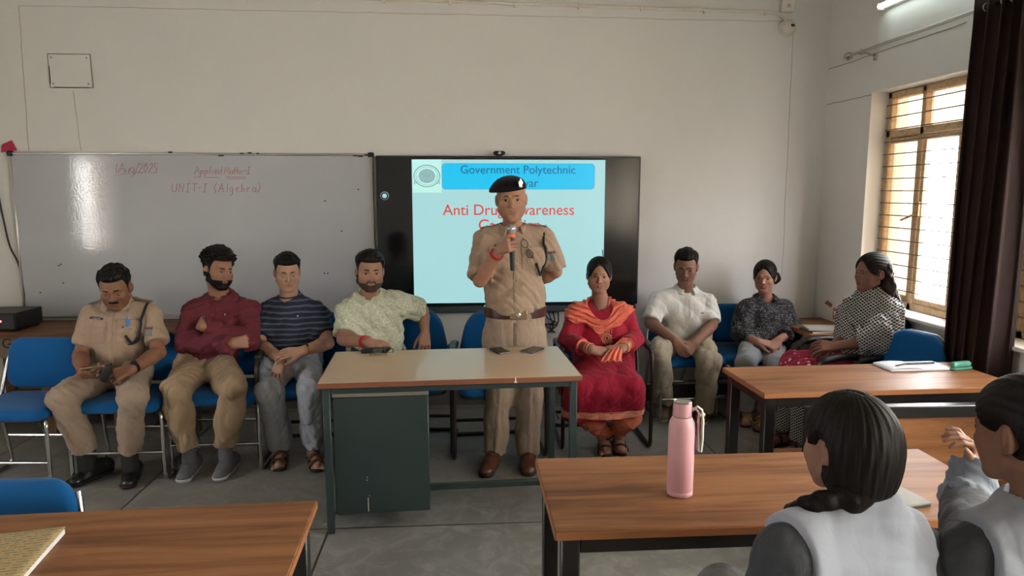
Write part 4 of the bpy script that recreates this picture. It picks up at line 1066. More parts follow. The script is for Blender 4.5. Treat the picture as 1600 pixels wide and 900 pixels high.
def add_eyes(h, parent, gaze=(0, 0)):
    for q in (-1, 1):
        pts = []
        for i in range(9):
            dx = -.0135 + .027 * i / 8; u = (.0058 * (1 - (dx / .0145) ** 2) - .0004) if h.eyes == 'open' else (-.0066 - .002 * (1 - (dx / .0145) ** 2)); r2 = .0146 ** 2 - dx * dx - u * u
            pts.append(h.P(q * .0305 + dx, .0705 + math.sqrt(max(r2, 1e-6)), u) - parent.location)
        lw = 1 if h.eyes == 'open' else 1.5; m = MB(); m.tube(pts, [lw * e_ for e_ in (.0005, .0011, .0013, .0014, .0014, .0014, .0013, .0011, .0005)], 6); m.build('eyelashes', M['hair'], parent, sharp=0)
    if h.eyes != 'open': return
    for q in (-1, 1):
        c = h.P(q * .0305, .0708, 0); d = (h.f + h.a * gaze[0] + h.u * gaze[1]).normalized(); R = d.to_track_quat('Z', 'Y').to_matrix()
        m = MB(); r = .0122 * h.k; n = 20; prof = [(r * math.sin(t), r * math.cos(t)) for t in [PI - PI * i / 24 for i in range(25)]]
        vs = []; fs = []; mi = []
        for i, (rr, z) in enumerate(prof):
            for k in range(n): a = 2 * PI * k / n; vs.append(R @ V((rr * math.cos(a), rr * math.sin(a), z)) + c - parent.location)
        for i in range(24):
            for k in range(n): fs.append((i * n + k, i * n + (k + 1) % n, (i + 1) * n + (k + 1) % n, (i + 1) * n + k)); mi.append(1 if i >= 24 - 4 else 0)
        m.addm(vs, fs); m.mi = mi; m.build('eye', [M['eye_w'], M['iris']], parent, sharp=0)
def brows(h, parent, mat, th=.0032, lift=0):
    for q in (-1, 1):
        pts = [h.P(q * .012, .0930, .0195 + lift) , h.P(q * .022, .0905, .0222 + lift), h.P(q * .034, .0835, .0222 + lift), h.P(q * .046, .072, .0155 + lift)]
        m = MB(); m.tube([p - parent.location for p in pts], [th * .8 * h.k, th * 1.15 * h.k, th * h.k, th * .4 * h.k], 8, flat=1.0); m.build('eyebrow', mat, parent, sharp=0)
def smoothstep(x, a, b): t = np.clip((x - a) / (b - a), 0, 1); return t * t * (3 - 2 * t)
def short_hair(h, parent, mat, thick=.012, front=.066, side=-.022, back=-.07, top=.0, h_=.003, wr=None, recede=0.0):
    def region(x, y, z):
        a, f, u = h.L(x, y, z)
        line = np.where(f > .03, front + recede * np.minimum(1, np.abs(a) / .05) - .012 * np.clip((np.abs(a) - .035) / .03, 0, 1), 0)
        t = smoothstep(f, .018, .045); sb = side; t2 = smoothstep(f, -.045, -.02)
        line = np.where(f > .018, sb + (line - sb) * t if False else sb * (1 - t) + (front + recede * np.minimum(1, np.abs(a) / .05)) * t, back * (1 - t2) + sb * t2)
        ear = np.sqrt(((np.abs(a) - .080) / .03) ** 2 + ((f + .006) / .021) ** 2 + ((u + .008) / .034) ** 2) - 1
        return np.maximum((line - u) * h.k, -ear * .02 * h.k)
    def th(x, y, z):
        a, f, u = h.L(x, y, z); e = np.clip(-region(x, y, z) / (.016 * h.k), 0, 1)
        t0 = h.k * (thick * .28 + (thick * .72 + top) * smoothstep(u, .01, .09)) * (.12 + .88 * e)
        if wr is not None: t0 = t0 - wr(x, y, z) * smoothstep(u, .01, .08) * e
        return t0
    c = h.c; R = .17 * h.k
    return shell('hair', [o for o in h.ops()[:2]] + [('u', .02, o[2]) for o in []], th, region, h_, mat, parent, (c.x - R, c.y - R, c.z - R), (c.x + R, c.y + R, c.z + R), wr=None)
def hand_ops(w, d, back, th, curl=(25, 35, 30), k=1.0, thumb=(.6, .7, -.35), spread=.10, tcurl=20):
    """w wrist, d pointing direction, back = outward normal of the hand's back, th = side of the thumb"""
    w = V(w); d = V(d).normalized(); back = (V(back) - d * V(back).dot(d)).normalized(); th_ = V(th); th = d.cross(back); th = th if th.dot(th_) > 0 else -th
    o = []; C = lambda a, b, ra, rb, kk: o.append(('u', kk * k, cone(a, b, ra * k, rb * k)))
    offs = (.031, .0105, -.0105, -.030); lens = (.94, 1.03, .97, .78)
    for i, (of, ln) in enumerate(zip(offs, lens)):
        b0 = w + th * of * .5 * k + d * .012 * k; b1 = w + d * (.088 - abs(of - .006) * .22) * k + th * of * k
        C(b0, b1, .0165, .0108, .014)
    for i, (of, ln) in enumerate(zip(offs, lens)):
        p = w + d * (.088 - abs(of - .006) * .22) * k + th * of * k; dd = (d + th * of * spread / .03).normalized(); ang = 0
        for seg, L, ra, rb in ((0, .042, .0097, .0088), (1, .026, .0088, .0080), (2, .021, .0080, .0066)):
            c = curl[seg] if not isinstance(curl[seg], (tuple, list)) else curl[seg][i]
            ang += math.radians(c); v = (dd * math.cos(ang) - back * math.sin(ang)).normalized()
            q = p + v * L * ln * k; C(p, q, ra, rb, .002); p = q
    p0 = w + d * .018 * k + th * .018 * k - back * .004 * k; v = (th * thumb[0] + d * thumb[1] + back * thumb[2]).normalized()
    p1 = p0 + v * .040 * k; C(p0, p1, .0165, .0125, .010)
    v2 = (v * math.cos(math.radians(tcurl)) + d * math.sin(math.radians(tcurl)) * .8 - th * math.sin(math.radians(tcurl)) * .4).normalized(); p2 = p1 + v2 * .032 * k; C(p1, p2, .0118, .0105, .003)
    p3 = p2 + (v2 + d * .1 - th * .15).normalized() * .024 * k; C(p2, p3, .0105, .0078, .002)
    return o
class Person:
    def __init__(s, label, J, head, fat=0.0, female=False, shw=1.0, seated=True):
        s.J = J; s.h = head; s.fat = fat; s.fem = female; s.k = shw
        n_ = J['neck']
        J['sh'] = [n_.lerp(q, .95) + V((0, 0, -.008 if female else -.022)) for q in J['sh']]
        if seated:
            dz = .575 - J['pel'].z; J['pel'].z = .575
            for q in J['hip']: q.z = .565
        b = J['pel']; s.root = empty('person', (b.x, b.y, 0)); tag(s.root, label, 'person')
        s.side = (J['sh'][1] - J['sh'][0]); s.side.z = 0; s.side.normalize(); s.F = s.side.cross(V((0, 0, 1))).normalized()
        s.T = (J['neck'] - J['pel']).normalized(); s.Ft = (s.F - s.T * s.F.dot(s.T)).normalized(); s.St = s.Ft.cross(s.T) * 1.0
    def torso(s, g, low=True):
        J = s.J; T, F, S, k = s.T, s.Ft, s.side, s.k; n, p = J['neck'], J['pel']; ft = s.fat; o = []
        a = n - T * .17; w = n.lerp(p, .72)
        o.append(('u', 0, cone(a, w, (.148 if not s.fem else .128) * k + g + ft * .4, (.132 if not s.fem else .118) * k + g + ft, F, 1.38)))
        for i in (0, 1):
            sh = J['sh'][i]; inn = n.lerp(sh, .35) - T * .055
            o.append(('u', .05, cone(inn - T * .04 + F * .012, sh - T * .008, .062 * k + g, .050 * k + g)))
            o.append(('u', .055, cone(n + T * .008 - F * .015, sh.lerp(n, .25) + T * .02 - F * .005, .030 + g * .6, .026 + g * .6)))
            if not s.fem: o.append(('u', .05, ell(n.lerp(sh, .48) - T * .13 + F * .052, (.075 * k + g, .045 + g, .06 + g), (S, F, T))))
            else: o.append(('u', .03, ell(n.lerp(sh, .50) - T * .185 + F * .068, (.062 * k + g, .062 + g, .064 + g), (S, F, T))))
        o.append(('u', .06, ell(n.lerp(p, .68) + F * (.030 + ft * .5), (.125 * k + g + ft * .7, .098 + g + ft, .14 + g), (S, F, T))))
        if low: o.append(('u', .06, ell(p + T * .01, (.158 * k + g + ft * .6, .115 + g + ft * .4, .115 + g), (S, F, T))))
        return o
    def body(s, mat, hands, h=.0062, neck_r=.057, mask=None, feet=False, legs=True, extra=(), stub=0.0):
        J = s.J; hd = s.h; o = []
        o += hd.ops(); k = hd.k
        nb = J['neck']; nt = hd.P(0, -.022, -.055)
        o.append(('u', .022, cone(nb - s.T * .03, nt, neck_r * 1.04, neck_r * .93)))
        to = s.torso(-.014)
        to = [(m, (.035 if i == 0 else kk), p) for i, (m, kk, p) in enumerate(to)]
        o += to
        for i in (0, 1):
            sh, el_, wr_ = J['sh'][i], J['el'][i], J['wr'][i]; f = .92 if s.fem else 1.0
            o.append(('u', .03, cone(sh, el_, .047 * f, .040 * f))); o.append(('u', .012, cone(el_, el_.lerp(wr_, .3), .040 * f, .042 * f))); o.append(('u', .015, cone(el_.lerp(wr_, .3), wr_, .042 * f, .0285 * f)))
            if legs:
                hp, kn, an = J['hip'][i], J['kn'][i], J['an'][i]
                o.append(('u', .04, cone(hp, kn, .070, .050))); o.append(('u', .02, cone(kn, an, .048, .034)))
                if feet:
                    tz = J['toe'][i]; o.append(('u', .02, cone(V((an.x, an.y, .045)), V((tz.x, tz.y, .026)).lerp(V((an.x, an.y, .045)), .18), .036, .024, V((0, 0, 1)), 1.15)))
                    o.append(('u', .015, cone(an, V((an.x, an.y, .04)), .033, .036)))
                    dd = V((tz.x - an.x, tz.y - an.y, 0)).normalized(); sd = V((-dd.y, dd.x, 0))
                    for t5 in range(5):
                        oo = (t5 - 2) * .0145 * (1 if J.get('mir', [1, 1])[i] > 0 else -1); e = V((tz.x, tz.y, .014)) + sd * oo - dd * (.008 + .006 * t5)
                        o.append(('u', .004, cone(e - dd * .045 + V((0, 0, .012)), e, .012, .0095 if t5 else .012)))
        for hop in hands: o += hop
        o += list(extra)
        fine = []
        c = hd.c; R = .13 * k; hf = .0028
        boxes = [[(c[a] - R, c[a] + R, hf)] for a in range(3)]
        hw = []
        for i in (0, 1):
            w = J['hc'][i] if 'hc' in J else J['wr'][i]
            for a in range(3): boxes[a].append((w[a] - .10, w[a] + .10, .0036))
        l, u = bounds(o, .012); axs = [axis(float(l[i]), float(u[i]), h, boxes[i]) for i in range(3)]
        F = Field(*axs).run(o); w, q = F.nets()
        at_ = {'lip': hd.lip(w)}
        at_['stubble'] = hd.stub(w, stub) if stub else np.zeros(len(w))
        ob = mesh_np('body', w, q, mat, s.root, off=s.root.location, smooth_it=0, attr=at_); s.bodyops = o; return ob
    def arm_cloth(s, i, g, upto, r0=.058, r1=.052, r2=.040, cap=True, rw=.0):
        """sleeve over arm i up to fraction: <=1 upper arm, <=2 forearm"""
        J = s.J; sh, el_, wr_ = J['sh'][i], J['el'][i], J['wr'][i]; o = []; f = s.k * (.94 if s.fem else 1)
        if upto <= 1:
            e = sh.lerp(el_, upto); o.append(('u', .035, cone(sh, e, r0 * f + g, r1 * f + g, cap=cap)))
        else:
            o.append(('u', .035, cone(sh, el_, r0 * f + g, (r1 - .006) * f + g))); e = el_.lerp(wr_, upto - 1)
            o.append(('u', .014, cone(el_, e, (r1 - .006) * f + g, r2 * f + g, cap=cap)))
        return o
    def top_ops(s, g=.006, sleeve=.6, hem=None, lap=True, neckcut=.058, sl=None, r0=.058, r1=.054, r2=.042, vneck=0.0):
        J = s.J; o = s.torso(g)
        for i in (0, 1):
            o += s.arm_cloth(i, g, sleeve if sl is None else sl[i], r0, r1, r2)
        if hem is not None: o.append(('s', .004, half(hem[0], V(hem[1]))))
        # neck opening: cut a slanted cylinder
        n = J['neck']; nt = s.h.P(0, -.022, -.06)
        d = (nt - n).normalized()
        o.append(('s', .006, cone(n + d * .012 + s.Ft * .01, n + d * .14 + s.Ft * .03, neckcut, neckcut + .02)))
        if vneck: o.append(('s', .004, cone(n + d * .02 + s.Ft * .10, n - s.T * vneck + s.Ft * .12, .035, .004)))
        s.topops = o; return o
    def trousers_ops(s, g=.006, waist=None, cuff=.93, r=(.090, .073, .060), k2=.03):
        J = s.J; o = []; T, F, S, k = s.T, s.Ft, s.side, s.k; p = J['pel']
        o.append(('u', 0, ell(p, (.160 * k + g + s.fat * .6, .118 + g + s.fat * .4, .118 + g), (S, F, T))))
        for i in (0, 1):
            hp, kn, an = J['hip'][i], J['kn'][i], J['an'][i]; e = kn.lerp(an, cuff)
            o.append(('u', .05, cone(hp, kn, r[0] + g, r[1] + g))); o.append(('u', .018, cone(kn, e, r[1] - .002 + g, r[2] + g, cap=True)))
        if waist is not None: o.append(('s', .003, half(waist[0], V(waist[1]) - F * (.9 if (J['kn'][0] - J['pel']).dot(F) > .2 else 0))))
        s.trops = o; return o
    def panel(s, name, ops, center, half_, ax, mat, thick=.003, h=.0028, wr=None, inner=-.004, rd=.004):
        """flat piece of cloth lying on a garment"""
        f, lo, hi = bbx(center, half_, ax, rd)
        return shell(name, ops, thick, lambda x, y, z: f(x, y, z), h, mat, s.root, lo - .004, hi + .004, wr=wr, inner=inner)
    def chest_pt(s, a, down, out=0.12): return s.J['neck'] + s.side * a - s.T * down + s.Ft * out
def shoe(p, i, mat, sole_mat, k=1.0, high=0.0, lace=None, kind='shoe', sole_h=.022):
    J = p.J; an = J['an'][i]; tz = J['toe'][i]; d = V((tz.x - an.x, tz.y - an.y, 0)).normalized(); sd = V((-d.y, d.x, 0)); Z = V((0, 0, 1))
    toe = V((tz.x, tz.y, 0)); heel = toe - d * .285 * k
    up = [('u', 0, cone(heel + d * .045 * k + Z * .045, heel + d * .10 * k + Z * .045, .038 * k, .038 * k)), ('u', .04, cone(heel + d * .09 * k + Z * .05, heel + d * .17 * k + Z * .038, .036 * k, .036 * k)),
          ('u', .04, cone(heel + d * .17 * k + Z * .034, toe - d * .048 * k + Z * .028, .042 * k, .040 * k, Z, 1.25)), ('u', .03, cone(heel + d * .05 * k + Z * .05, V((an.x, an.y, .095 + high)), .038 * k, .036 * k, cap=True)),
          ('s', .003, half(V((0, 0, sole_h)), -Z))]
    so = [('u', 0, cone(heel + d * .045 * k + Z * .03, heel + d * .13 * k + Z * .03, .042 * k, .036 * k)), ('u', .04, cone(heel + d * .13 * k + Z * .03, toe - d * .050 * k + Z * .03, .038 * k, .046 * k)), ('s', .001, half(V((0, 0, sole_h + .002)), Z)), ('s', .002, half(V((0, 0, .001)), -Z))]
    o = solid(kind, up, .0045, mat, p.root); so_ = solid('sole', so, .0045, sole_mat, p.root); so_.parent = o
    if lace is not None:
        for q in range(4):
            c = heel + d * (.125 + .024 * q) * k; zz = .094 - .010 * q
            m = MB(); m.tube([c - sd * .022 + Z * (zz - .012) - p.root.location, c + d * .006 + Z * (zz + .001) - p.root.location, c + sd * .022 + Z * (zz - .012) - p.root.location], .0035, 6, corner=.01); l = m.build('lace', lace, p.root, sharp=0); l.parent = o
    return o
def band(p, i, t, r, w, mat, name='bracelet', n=24, tor=None):
    """ring round the forearm at fraction t of elbow->wrist"""
    a, b = p.J['el'][i], p.J['wr'][i]; c = a.lerp(b, t); d = (b - a).normalized(); u = d.orthogonal().normalized(); v = d.cross(u)
    m = MB(); m.tube([c + u * r * math.cos(2 * PI * k / n) + v * r * math.sin(2 * PI * k / n) - p.root.location for k in range(n)], w, 8, closed=True); return m.build(name, mat, p.root, sharp=0)
def watch(p, i, t, mat_s, mat_f, up=V((0, -.5, 1)), r=.031, label=None, rf=.017):
    a, b = p.J['el'][i], p.J['wr'][i]; c = a.lerp(b, t); d = (b - a).normalized(); up = (V(up) - d * V(up).dot(d)).normalized()
    u = up; v = d.cross(u); m = MB(); n = 28
    vs = []
    for k in range(n):
        for ww in (-.010, .010):
            for rr in (r, r + .003): vs.append(c + (u * math.cos(2 * PI * k / n) + v * math.sin(2 * PI * k / n)) * rr + d * ww - p.root.location)
    fs = []
    for k in range(n):
        A, B = 4 * k, 4 * ((k + 1) % n)
        fs += [(A, A + 2, B + 2, B), (A + 1, B + 1, B + 3, A + 3), (A, B, B + 1, A + 1), (A + 2, A + 3, B + 3, B + 2)]
    m.addm(vs, fs); o = m.build('wristwatch', mat_s, p.root)
    R = Matrix((v, d, u)).transposed(); m = MB(); m.lathe([(rf, 0), (rf + .001, .003), (rf, .008), (rf - .003, .010)], c + u * (r - .001) - p.root.location, 22, R); m.build('watch_case', mat_f, p.root).parent = o
    m = MB(); m.lathe([(rf - .003, .010), (rf - .0035, .0108)], c + u * (r - .001) - p.root.location, 22, R); m.build('watch_face', plain('watch_dial', (30, 32, 34), .2) if 'watch_dial' not in bpy.data.materials else bpy.data.materials['watch_dial'], p.root).parent = o
    return o
def collar(p, mat, r=.062, h=.035, point=.055, open_=.35, tilt=.25, th=.0035):
    """shirt collar: band round the neck folded down, with two points in front"""
    n = p.J['neck']; d = ((p.h.P(0, -.022, -.06) - n).normalized() * .4 + p.T * .6).normalized(); F = p.Ft; S = p.side; m = MB()
    c0 = n + d * .008 + F * .004
    def pt(u, v):
        a = (-1 + 2 * u) * (PI - open_); sa, ca = math.sin(a), math.cos(a)   # a=0 at the back
        front = smoothstep(np.float64(abs(a)), PI * .45, PI - open_)
        rr = r + .004 + v * (.020 + .012 * front) - .0
        z = .026 - v * (h + point * .55 * front) - .020 * front
        q = c0 + S * sa * rr * 1.03 - F * ca * rr * (1.0) + d * z
        if v > .3: q += S * sa * v * .004
        return q - p.root.location
    m.grid(41, 6, lambda u, v: pt(u, v)); o = m.build('collar', mat, p.root, sharp=0); md = o.modifiers.new('thick', 'SOLIDIFY'); md.thickness = th; md.offset = 1; return o
def surf_pt(ops, P, D, maxd=.35):
    """march from P along D to the surface of ops"""
    P = V(P); D = V(D).normalized(); t = 0
    fs = [(m, k, p) for m, k, p in ops]
    def val(q):
        v = BIG
        for m, k, p in fs:
            lo, hi = p[1], p[2]
            if m == 'u' and any(q[i] < lo[i] - .06 or q[i] > hi[i] + .06 for i in range(3)): continue
            d = float(p[0](np.float32(q[0]), np.float32(q[1]), np.float32(q[2])))
            if m == 'u': hh = max(k - abs(v - d), 0) / k if k else 0; v = min(v, d) - hh * hh * k * .25
            else:
                d = -d if m == 's' else d; hh = max(k - abs(v - d), 0) / k if k else 0; v = max(v, d) + hh * hh * k * .25
        return v
    for _ in range(60):
        q = P + D * t; v = val(q)
        if v < .0008: break
        t += max(min(v, .03) * .8, .0006)
        if t > maxd: break
    return P + D * t
def onpath(ops, pts, D, lift=.003):
    return [surf_pt(ops, p, D) - V(D).normalized() * lift for p in pts]
def JJ(**kw):
    o = {}
    for k, v in kw.items():
        if isinstance(v, tuple): o[k] = at(*v)
        else: o[k] = [at(*q) if isinstance(q, tuple) else q for q in v]
    if 'toe' in o: o['toe'] = [V((q.x, q.y, 0)) for q in o['toe']]
    return o
def fl(px, py): return atz(px, py, 0)
KH = cloth('khaki_drill', (152, 130, 112), .06, 600, .85, .22); KHD = cloth('khaki_seam', (108, 90, 76), .06)
KHT = cloth('khaki_trousers', (146, 127, 111), .06, 600, .85, .22)
BLK = plain('black_leather', (18, 17, 18), .3); SOLE = plain('black_rubber', (14, 14, 14), .7)
CORD = plain('navy_black_cord', (20, 20, 26), .7)
RED_TH = plain('red_thread', (170, 30, 36), .7); GOLD = plain('gold', (200, 150, 70), .3, .9); SILV = plain('silver', (196, 196, 200), .25, .9)
LACE_B = plain('black_lace', (22, 22, 22), .8)
def buttons(p, ops, pts, mat, r=.0055, name='button'):
    D = -p.Ft
    for q in pts:
        c = surf_pt(ops, q + p.Ft * .12, D) ; m = MB(); R = p.Ft.to_track_quat('Z', 'Y').to_matrix()
        m.lathe([(r, -.001), (r, .0025), (r * .6, .0035)], c - p.root.location, 12, R); m.build(name, mat, p.root)
def epaulette(p, i, mat, stars=0, cord=False):
    n, sh = p.J['neck'], p.J['sh'][i]; T = p.T; a = n.lerp(sh, .50); b = n.lerp(sh, 1.10); m = MB()
    pts = [surf_pt(p.topops, q + V((0, 0, .14)) - p.F * .0, (0, 0, -1), .3) + V((0, 0, .009)) for q in (a, a.lerp(b, .33), a.lerp(b, .66), b)]
    w = .023; vs = []
    for q in pts:
        for s_ in (-1, 1): vs.append(q + p.F * w * s_ - p.root.location); vs.append(q + p.F * w * s_ + V((0, 0, .005)) - p.root.location)
    fs = []
    for k in range(3):
        o = 4 * k; fs += [(o + 1, o + 3, o + 7, o + 5), (o, o + 4, o + 6, o + 2), (o, o + 1, o + 5, o + 4), (o + 2, o + 6, o + 7, o + 3)]
    fs += [(0, 2, 3, 1), (12, 13, 15, 14)]; m.addm(vs, fs); ob = m.build('epaulette', mat, p.root, sharp=60)
    for k in range(stars):
        c = pts[1].lerp(pts[3], k / 2.2) + V((0, 0, .008)) - p.root.location; mm = MB()
        vs = [c + V((0, 0, .004))] + [c + (p.side * math.cos(t_ * PI / 5) + p.F * math.sin(t_ * PI / 5)) * (.011 if t_ % 2 else .005) for t_ in range(10)]
        mm.addm(vs, [(0, 1 + t_, 1 + (t_ + 1) % 10) for t_ in range(10)] + [tuple(range(10, 0, -1))]); mm.build('rank_star', SILV, p.root, smooth=False).parent = ob
    return ob
def lanyard(p, i, mat, pocket, drop=.16):
    """cord from the shoulder strap, down beside the sleeve and in to the pocket"""
    sh = p.J['sh'][i]; n = p.J['neck']; out = 1 if i else -1
    top = surf_pt(p.topops, n.lerp(sh, 1.0) + V((0, 0, .14)), (0, 0, -1)); D = -p.Ft
    pts = [top - p.Ft * .02, top + p.Ft * .02 + V((0, 0, .004))]
    a = n.lerp(sh, .92) - p.T * .02; seq = [a, a.lerp(pocket, .3) + p.side * out * .028, a.lerp(pocket, .6) + p.side * out * .045 - p.T * drop * .35, a.lerp(pocket, .85) + p.side * out * .02 - p.T * drop * .6, pocket - p.T * .03]
    dense = []
    for k in range(len(seq) - 1): dense += [seq[k].lerp(seq[k + 1], t_ / 4) for t_ in range(4)]
    pts += [surf_pt(p.topops, q + p.Ft * .2, D, .4) + p.Ft * .021 for q in dense + [seq[-1]]]
    m = MB(); m.tube([q - p.root.location for q in pts], .0075, 8, corner=.04); return m.build('lanyard', mat, p.root, sharp=0)
def pockets(p, side, mat, z=.155, w=.055, hh=.062, flap=True, mid=.088):
    c = p.chest_pt(side * mid, z, .10); ax = (p.side, p.Ft, p.T)
    o = p.panel('pocket', p.topops, c, (w, .09, hh), ax, mat, .0045, wr=p.wr)
    if flap: f = p.panel('pocket_flap', p.topops, c + p.T * (hh - .012), (w + .003, .09, .018), ax, mat, .0085, wr=p.wr); f.parent = o
    return c
def placket(p, mat, top=.05, bot=.42, w=.015):
    c = p.chest_pt(0, (top + bot) / 2, .10); return p.panel('placket', p.topops, c, (w, .13, (bot - top) / 2), (p.side, p.Ft, p.T), mat, .0035, wr=p.wr)
def badge_panel(p, name, c, half_, mat, th=.006): return p.panel(name, p.topops, c, half_, (p.side, p.Ft, p.T), mat, th, h=.0022, rd=.001, wr=p.wr)
def wrap_shirt(p, name, ops, mat, seed, amp=.006, h=.0052, sc=1.0): p.wr = wrinkle(seed, amp, sc); return solid(name, ops, h, mat, p.root, wr=p.wr)
def creases(p, r):
    J = p.J; o = []
    for i in (0, 1):
        hp, kn, an = J['hip'][i], J['kn'][i], J['an'][i]; F = p.F; Z = V((0, 0, 1)); st = (kn - hp).dot(F) > .2
        d1 = (Z + F * .2).normalized() if st else F; a = hp.lerp(kn, .35) + d1 * (r + .010); b = kn + (F + (Z if st else F)).normalized() * r; c = an.lerp(kn, .05) + F * (r - .016)
        o += [('u', .014, cone(a, b, .006, .006)), ('u', .014, cone(b, c, .006, .006))]
    return o
# ============ seated officer, far left
def seated_officer():
    J = JJ(neck=(187, 471, 4.27), pel=(190, 583, 4.30), sh=[(144, 490, 4.26), (236, 487, 4.27)], el=[(125, 556, 4.16), (248, 551, 4.16)], wr=[(131, 584, 3.93), (206, 577, 3.93)],
           hip=[(168, 592, 4.25), (212, 592, 4.25)], kn=[(97, 622, 3.90), (207, 620, 3.88)], an=[(133, 703, 3.98), (202, 706, 3.95)], toe=[(112, 764, 3.84), (199, 766, 3.83)])
    J['toe'] = [fl(108, 764), fl(199, 767)]
    hd = Head(at(180, 449, 4.14), 12, 20, -2, 1.04, eyes='closed', jaw=1.06)
    p = Person('person in khaki police uniform seated at the far left looking down at a phone', J, hd)
    sk = skin_mat('skin_officer_seated', (122, 84, 64), (112, 62, 50))
    hands = [hand_ops(J['wr'][0], V((.75, -.45, .02)), V((-.1, -.6, -.7)), V((.2, -.5, .8)), (30, 30, 20), thumb=(.5, .9, .1)),
             hand_ops(J['wr'][1], V((-.88, -.3, -.28)), V((.1, -.8, .55)), V((0, -.2, 1)), (38, 45, 30), thumb=(.35, .9, -.2))]
    p.body(sk, hands, stub=.25); add_eyes(hd, p.root)
    brows(hd, p.root, M['hair'], .0036); short_hair(hd, p.root, M['hair'], .012, .066, -.02, -.06, wr=wrinkle(3, .0035, 4))
    m = MB(); m.tube([hd.P(q * .033, .0925 - q * q * .019, -.0480 - q * q * .009) - p.root.location for q in (-1, -.6, -.2, .2, .6, 1)], [.002, .0062, .0074, .0074, .0062, .002], 8); m.build('moustache', M['hair'], p.root, sharp=0)
    p.top_ops(.008, .70, r0=.054, r1=.050); wrap_shirt(p, 'uniform_shirt', p.topops, KH, 11, .008)
    collar(p, KH); placket(p, KH); c = pockets(p, -1, KH); c2 = pockets(p, 1, KH)
    badge_panel(p, 'name_plate', c + p.T * .078, (.038, .09, .0055), plain('name_black', (30, 34, 48), .3)); badge_panel(p, 'name_plate_letters', c + p.T * .078, (.030, .09, .002), SILV, .0068)
    m = MB(); q = surf_pt(p.topops, c2 + p.T * .05 + p.Ft * .1, -p.Ft) + p.Ft * .01; m.tube([q - p.root.location + p.T * .03, q - p.root.location - p.T * .02], .005, 8); m.box(q - p.root.location + p.T * .005 + p.side * .01, (.012, .006, .04), .002); m.build('blue_pen', plain('blue_pen', (50, 120, 190), .3), p.root)
    epaulette(p, 0, KHD); epaulette(p, 1, KHD); lanyard(p, 1, CORD, c2 + p.T * .01)
    m = MB(); q = [surf_pt(p.topops, c2 + p.side * a + p.T * b + p.Ft * .1, -p.Ft) + p.Ft * .004 - p.root.location for a, b in ((-.02, .03), (-.03, -.02), (-.015, -.07), (.02, -.088), (.055, -.07), (.06, -.03))]; m.tube(q, .004, 8, corner=.02); m.build('lanyard', CORD, p.root, sharp=0)
    buttons(p, p.topops, [p.chest_pt(0, z) for z in (.13, .20, .27, .34)], KHD)
    bc = J['sh'][1].lerp(J['el'][1], .38) + p.F * .1; f, lo, hi = bbx(bc, (.022, .12, .028), (p.side, p.F, V((0, 0, 1))))
    shell('sleeve_badge', p.topops, .003, f, .0028, plain('badge_patch', (104, 112, 104), .8, var=.5, ns=80), p.root, lo, hi, wr=p.wr, inner=-.003)
    f, lo, hi = bbx(bc + V((0, 0, .016)), (.022, .12, .006), (p.side, p.F, V((0, 0, 1)))); shell('sleeve_badge_band', p.topops, .0045, f, .0028, plain('badge_red', (120, 44, 44), .8), p.root, lo, hi, wr=p.wr, inner=-.003)
    solid('trousers', p.trousers_ops(.006, (J['pel'] + V((0, 0, .13)), (0, 0, 1)), cuff=.98, r=(.084, .066, .055)) + creases(p, .074), .0058, KHT, p.root, wr=wrinkle(12, .006, .9))
    for i in (0, 1): shoe(p, i, BLK, SOLE, 1.02, lace=LACE_B)
    for i in (0, 1): an = J['an'][i]; solid('sock', [('u', 0, cone(V((an.x, an.y, .08)), an + V((0, 0, .06)), .044, .046, cap=True))], .005, LACE_B, p.root)
    watch(p, 1, .93, BLK, plain('watch_black', (24, 24, 26), .3), up=(0, -.7, .7)); band(p, 0, .92, .030, .004, RED_TH)
    m = MB(); hp = J['wr'][0] + V((.11, -.075, .012)); m.tube([hp + V((.004, 0, 0)) - p.root.location + V((0, .010 * math.cos(t_), .010 * math.sin(t_))) for t_ in [2 * PI * i / 14 for i in range(14)]], .002, 6, closed=True); m.build('ring', SILV, p.root)
    # things held
    w0, w1 = J['wr']
    r = empty('smartphone', w0 + V((.095, -.085, .028))); r.matrix_basis = Matrix.Translation(w0 + V((.09, -.055, .030))) @ Matrix.Rotation(math.radians(-38), 4, 'X') @ Matrix.Rotation(math.radians(74), 4, 'Z')
    tag(r, 'smartphone in gold case held in the hand of the seated officer', 'phone')
    m = MB(); m.slab(rrect(.076, .158, .01), [(.002, 0), (0, .002), (0, .007), (.0015, .009)]); m.build('case', plain('gold_case', (150, 128, 96), .35, .5), r)
    m = MB(); m.slab(rrect(.068, .150, .007), [(0, .009), (.0005, .0098)]); m.build('screen', plain('dim_screen', (40, 42, 46), .1), r)
    q = at(166, 583, 3.86); r = empty('walkie_talkie', q); r.matrix_basis = Matrix.Translation(q) @ Matrix.Rotation(math.radians(25), 4, 'Y') @ Matrix.Rotation(math.radians(10), 4, 'X'); tag(r, 'black handset held in the other hand of the seated officer', 'handset')
    m = MB(); m.slab(rrect(.042, .028, .010), [(.006, -.055), (0, -.045), (0, .025), (.004, .045), (.010, .052)]); m.build('body', M['black_plastic'], r)
    m = MB(); m.tube([(.008, 0, .048), (.010, 0, .065)], [.007, .006], 10); m.build('knob', M['black_plastic'], r)
    return p
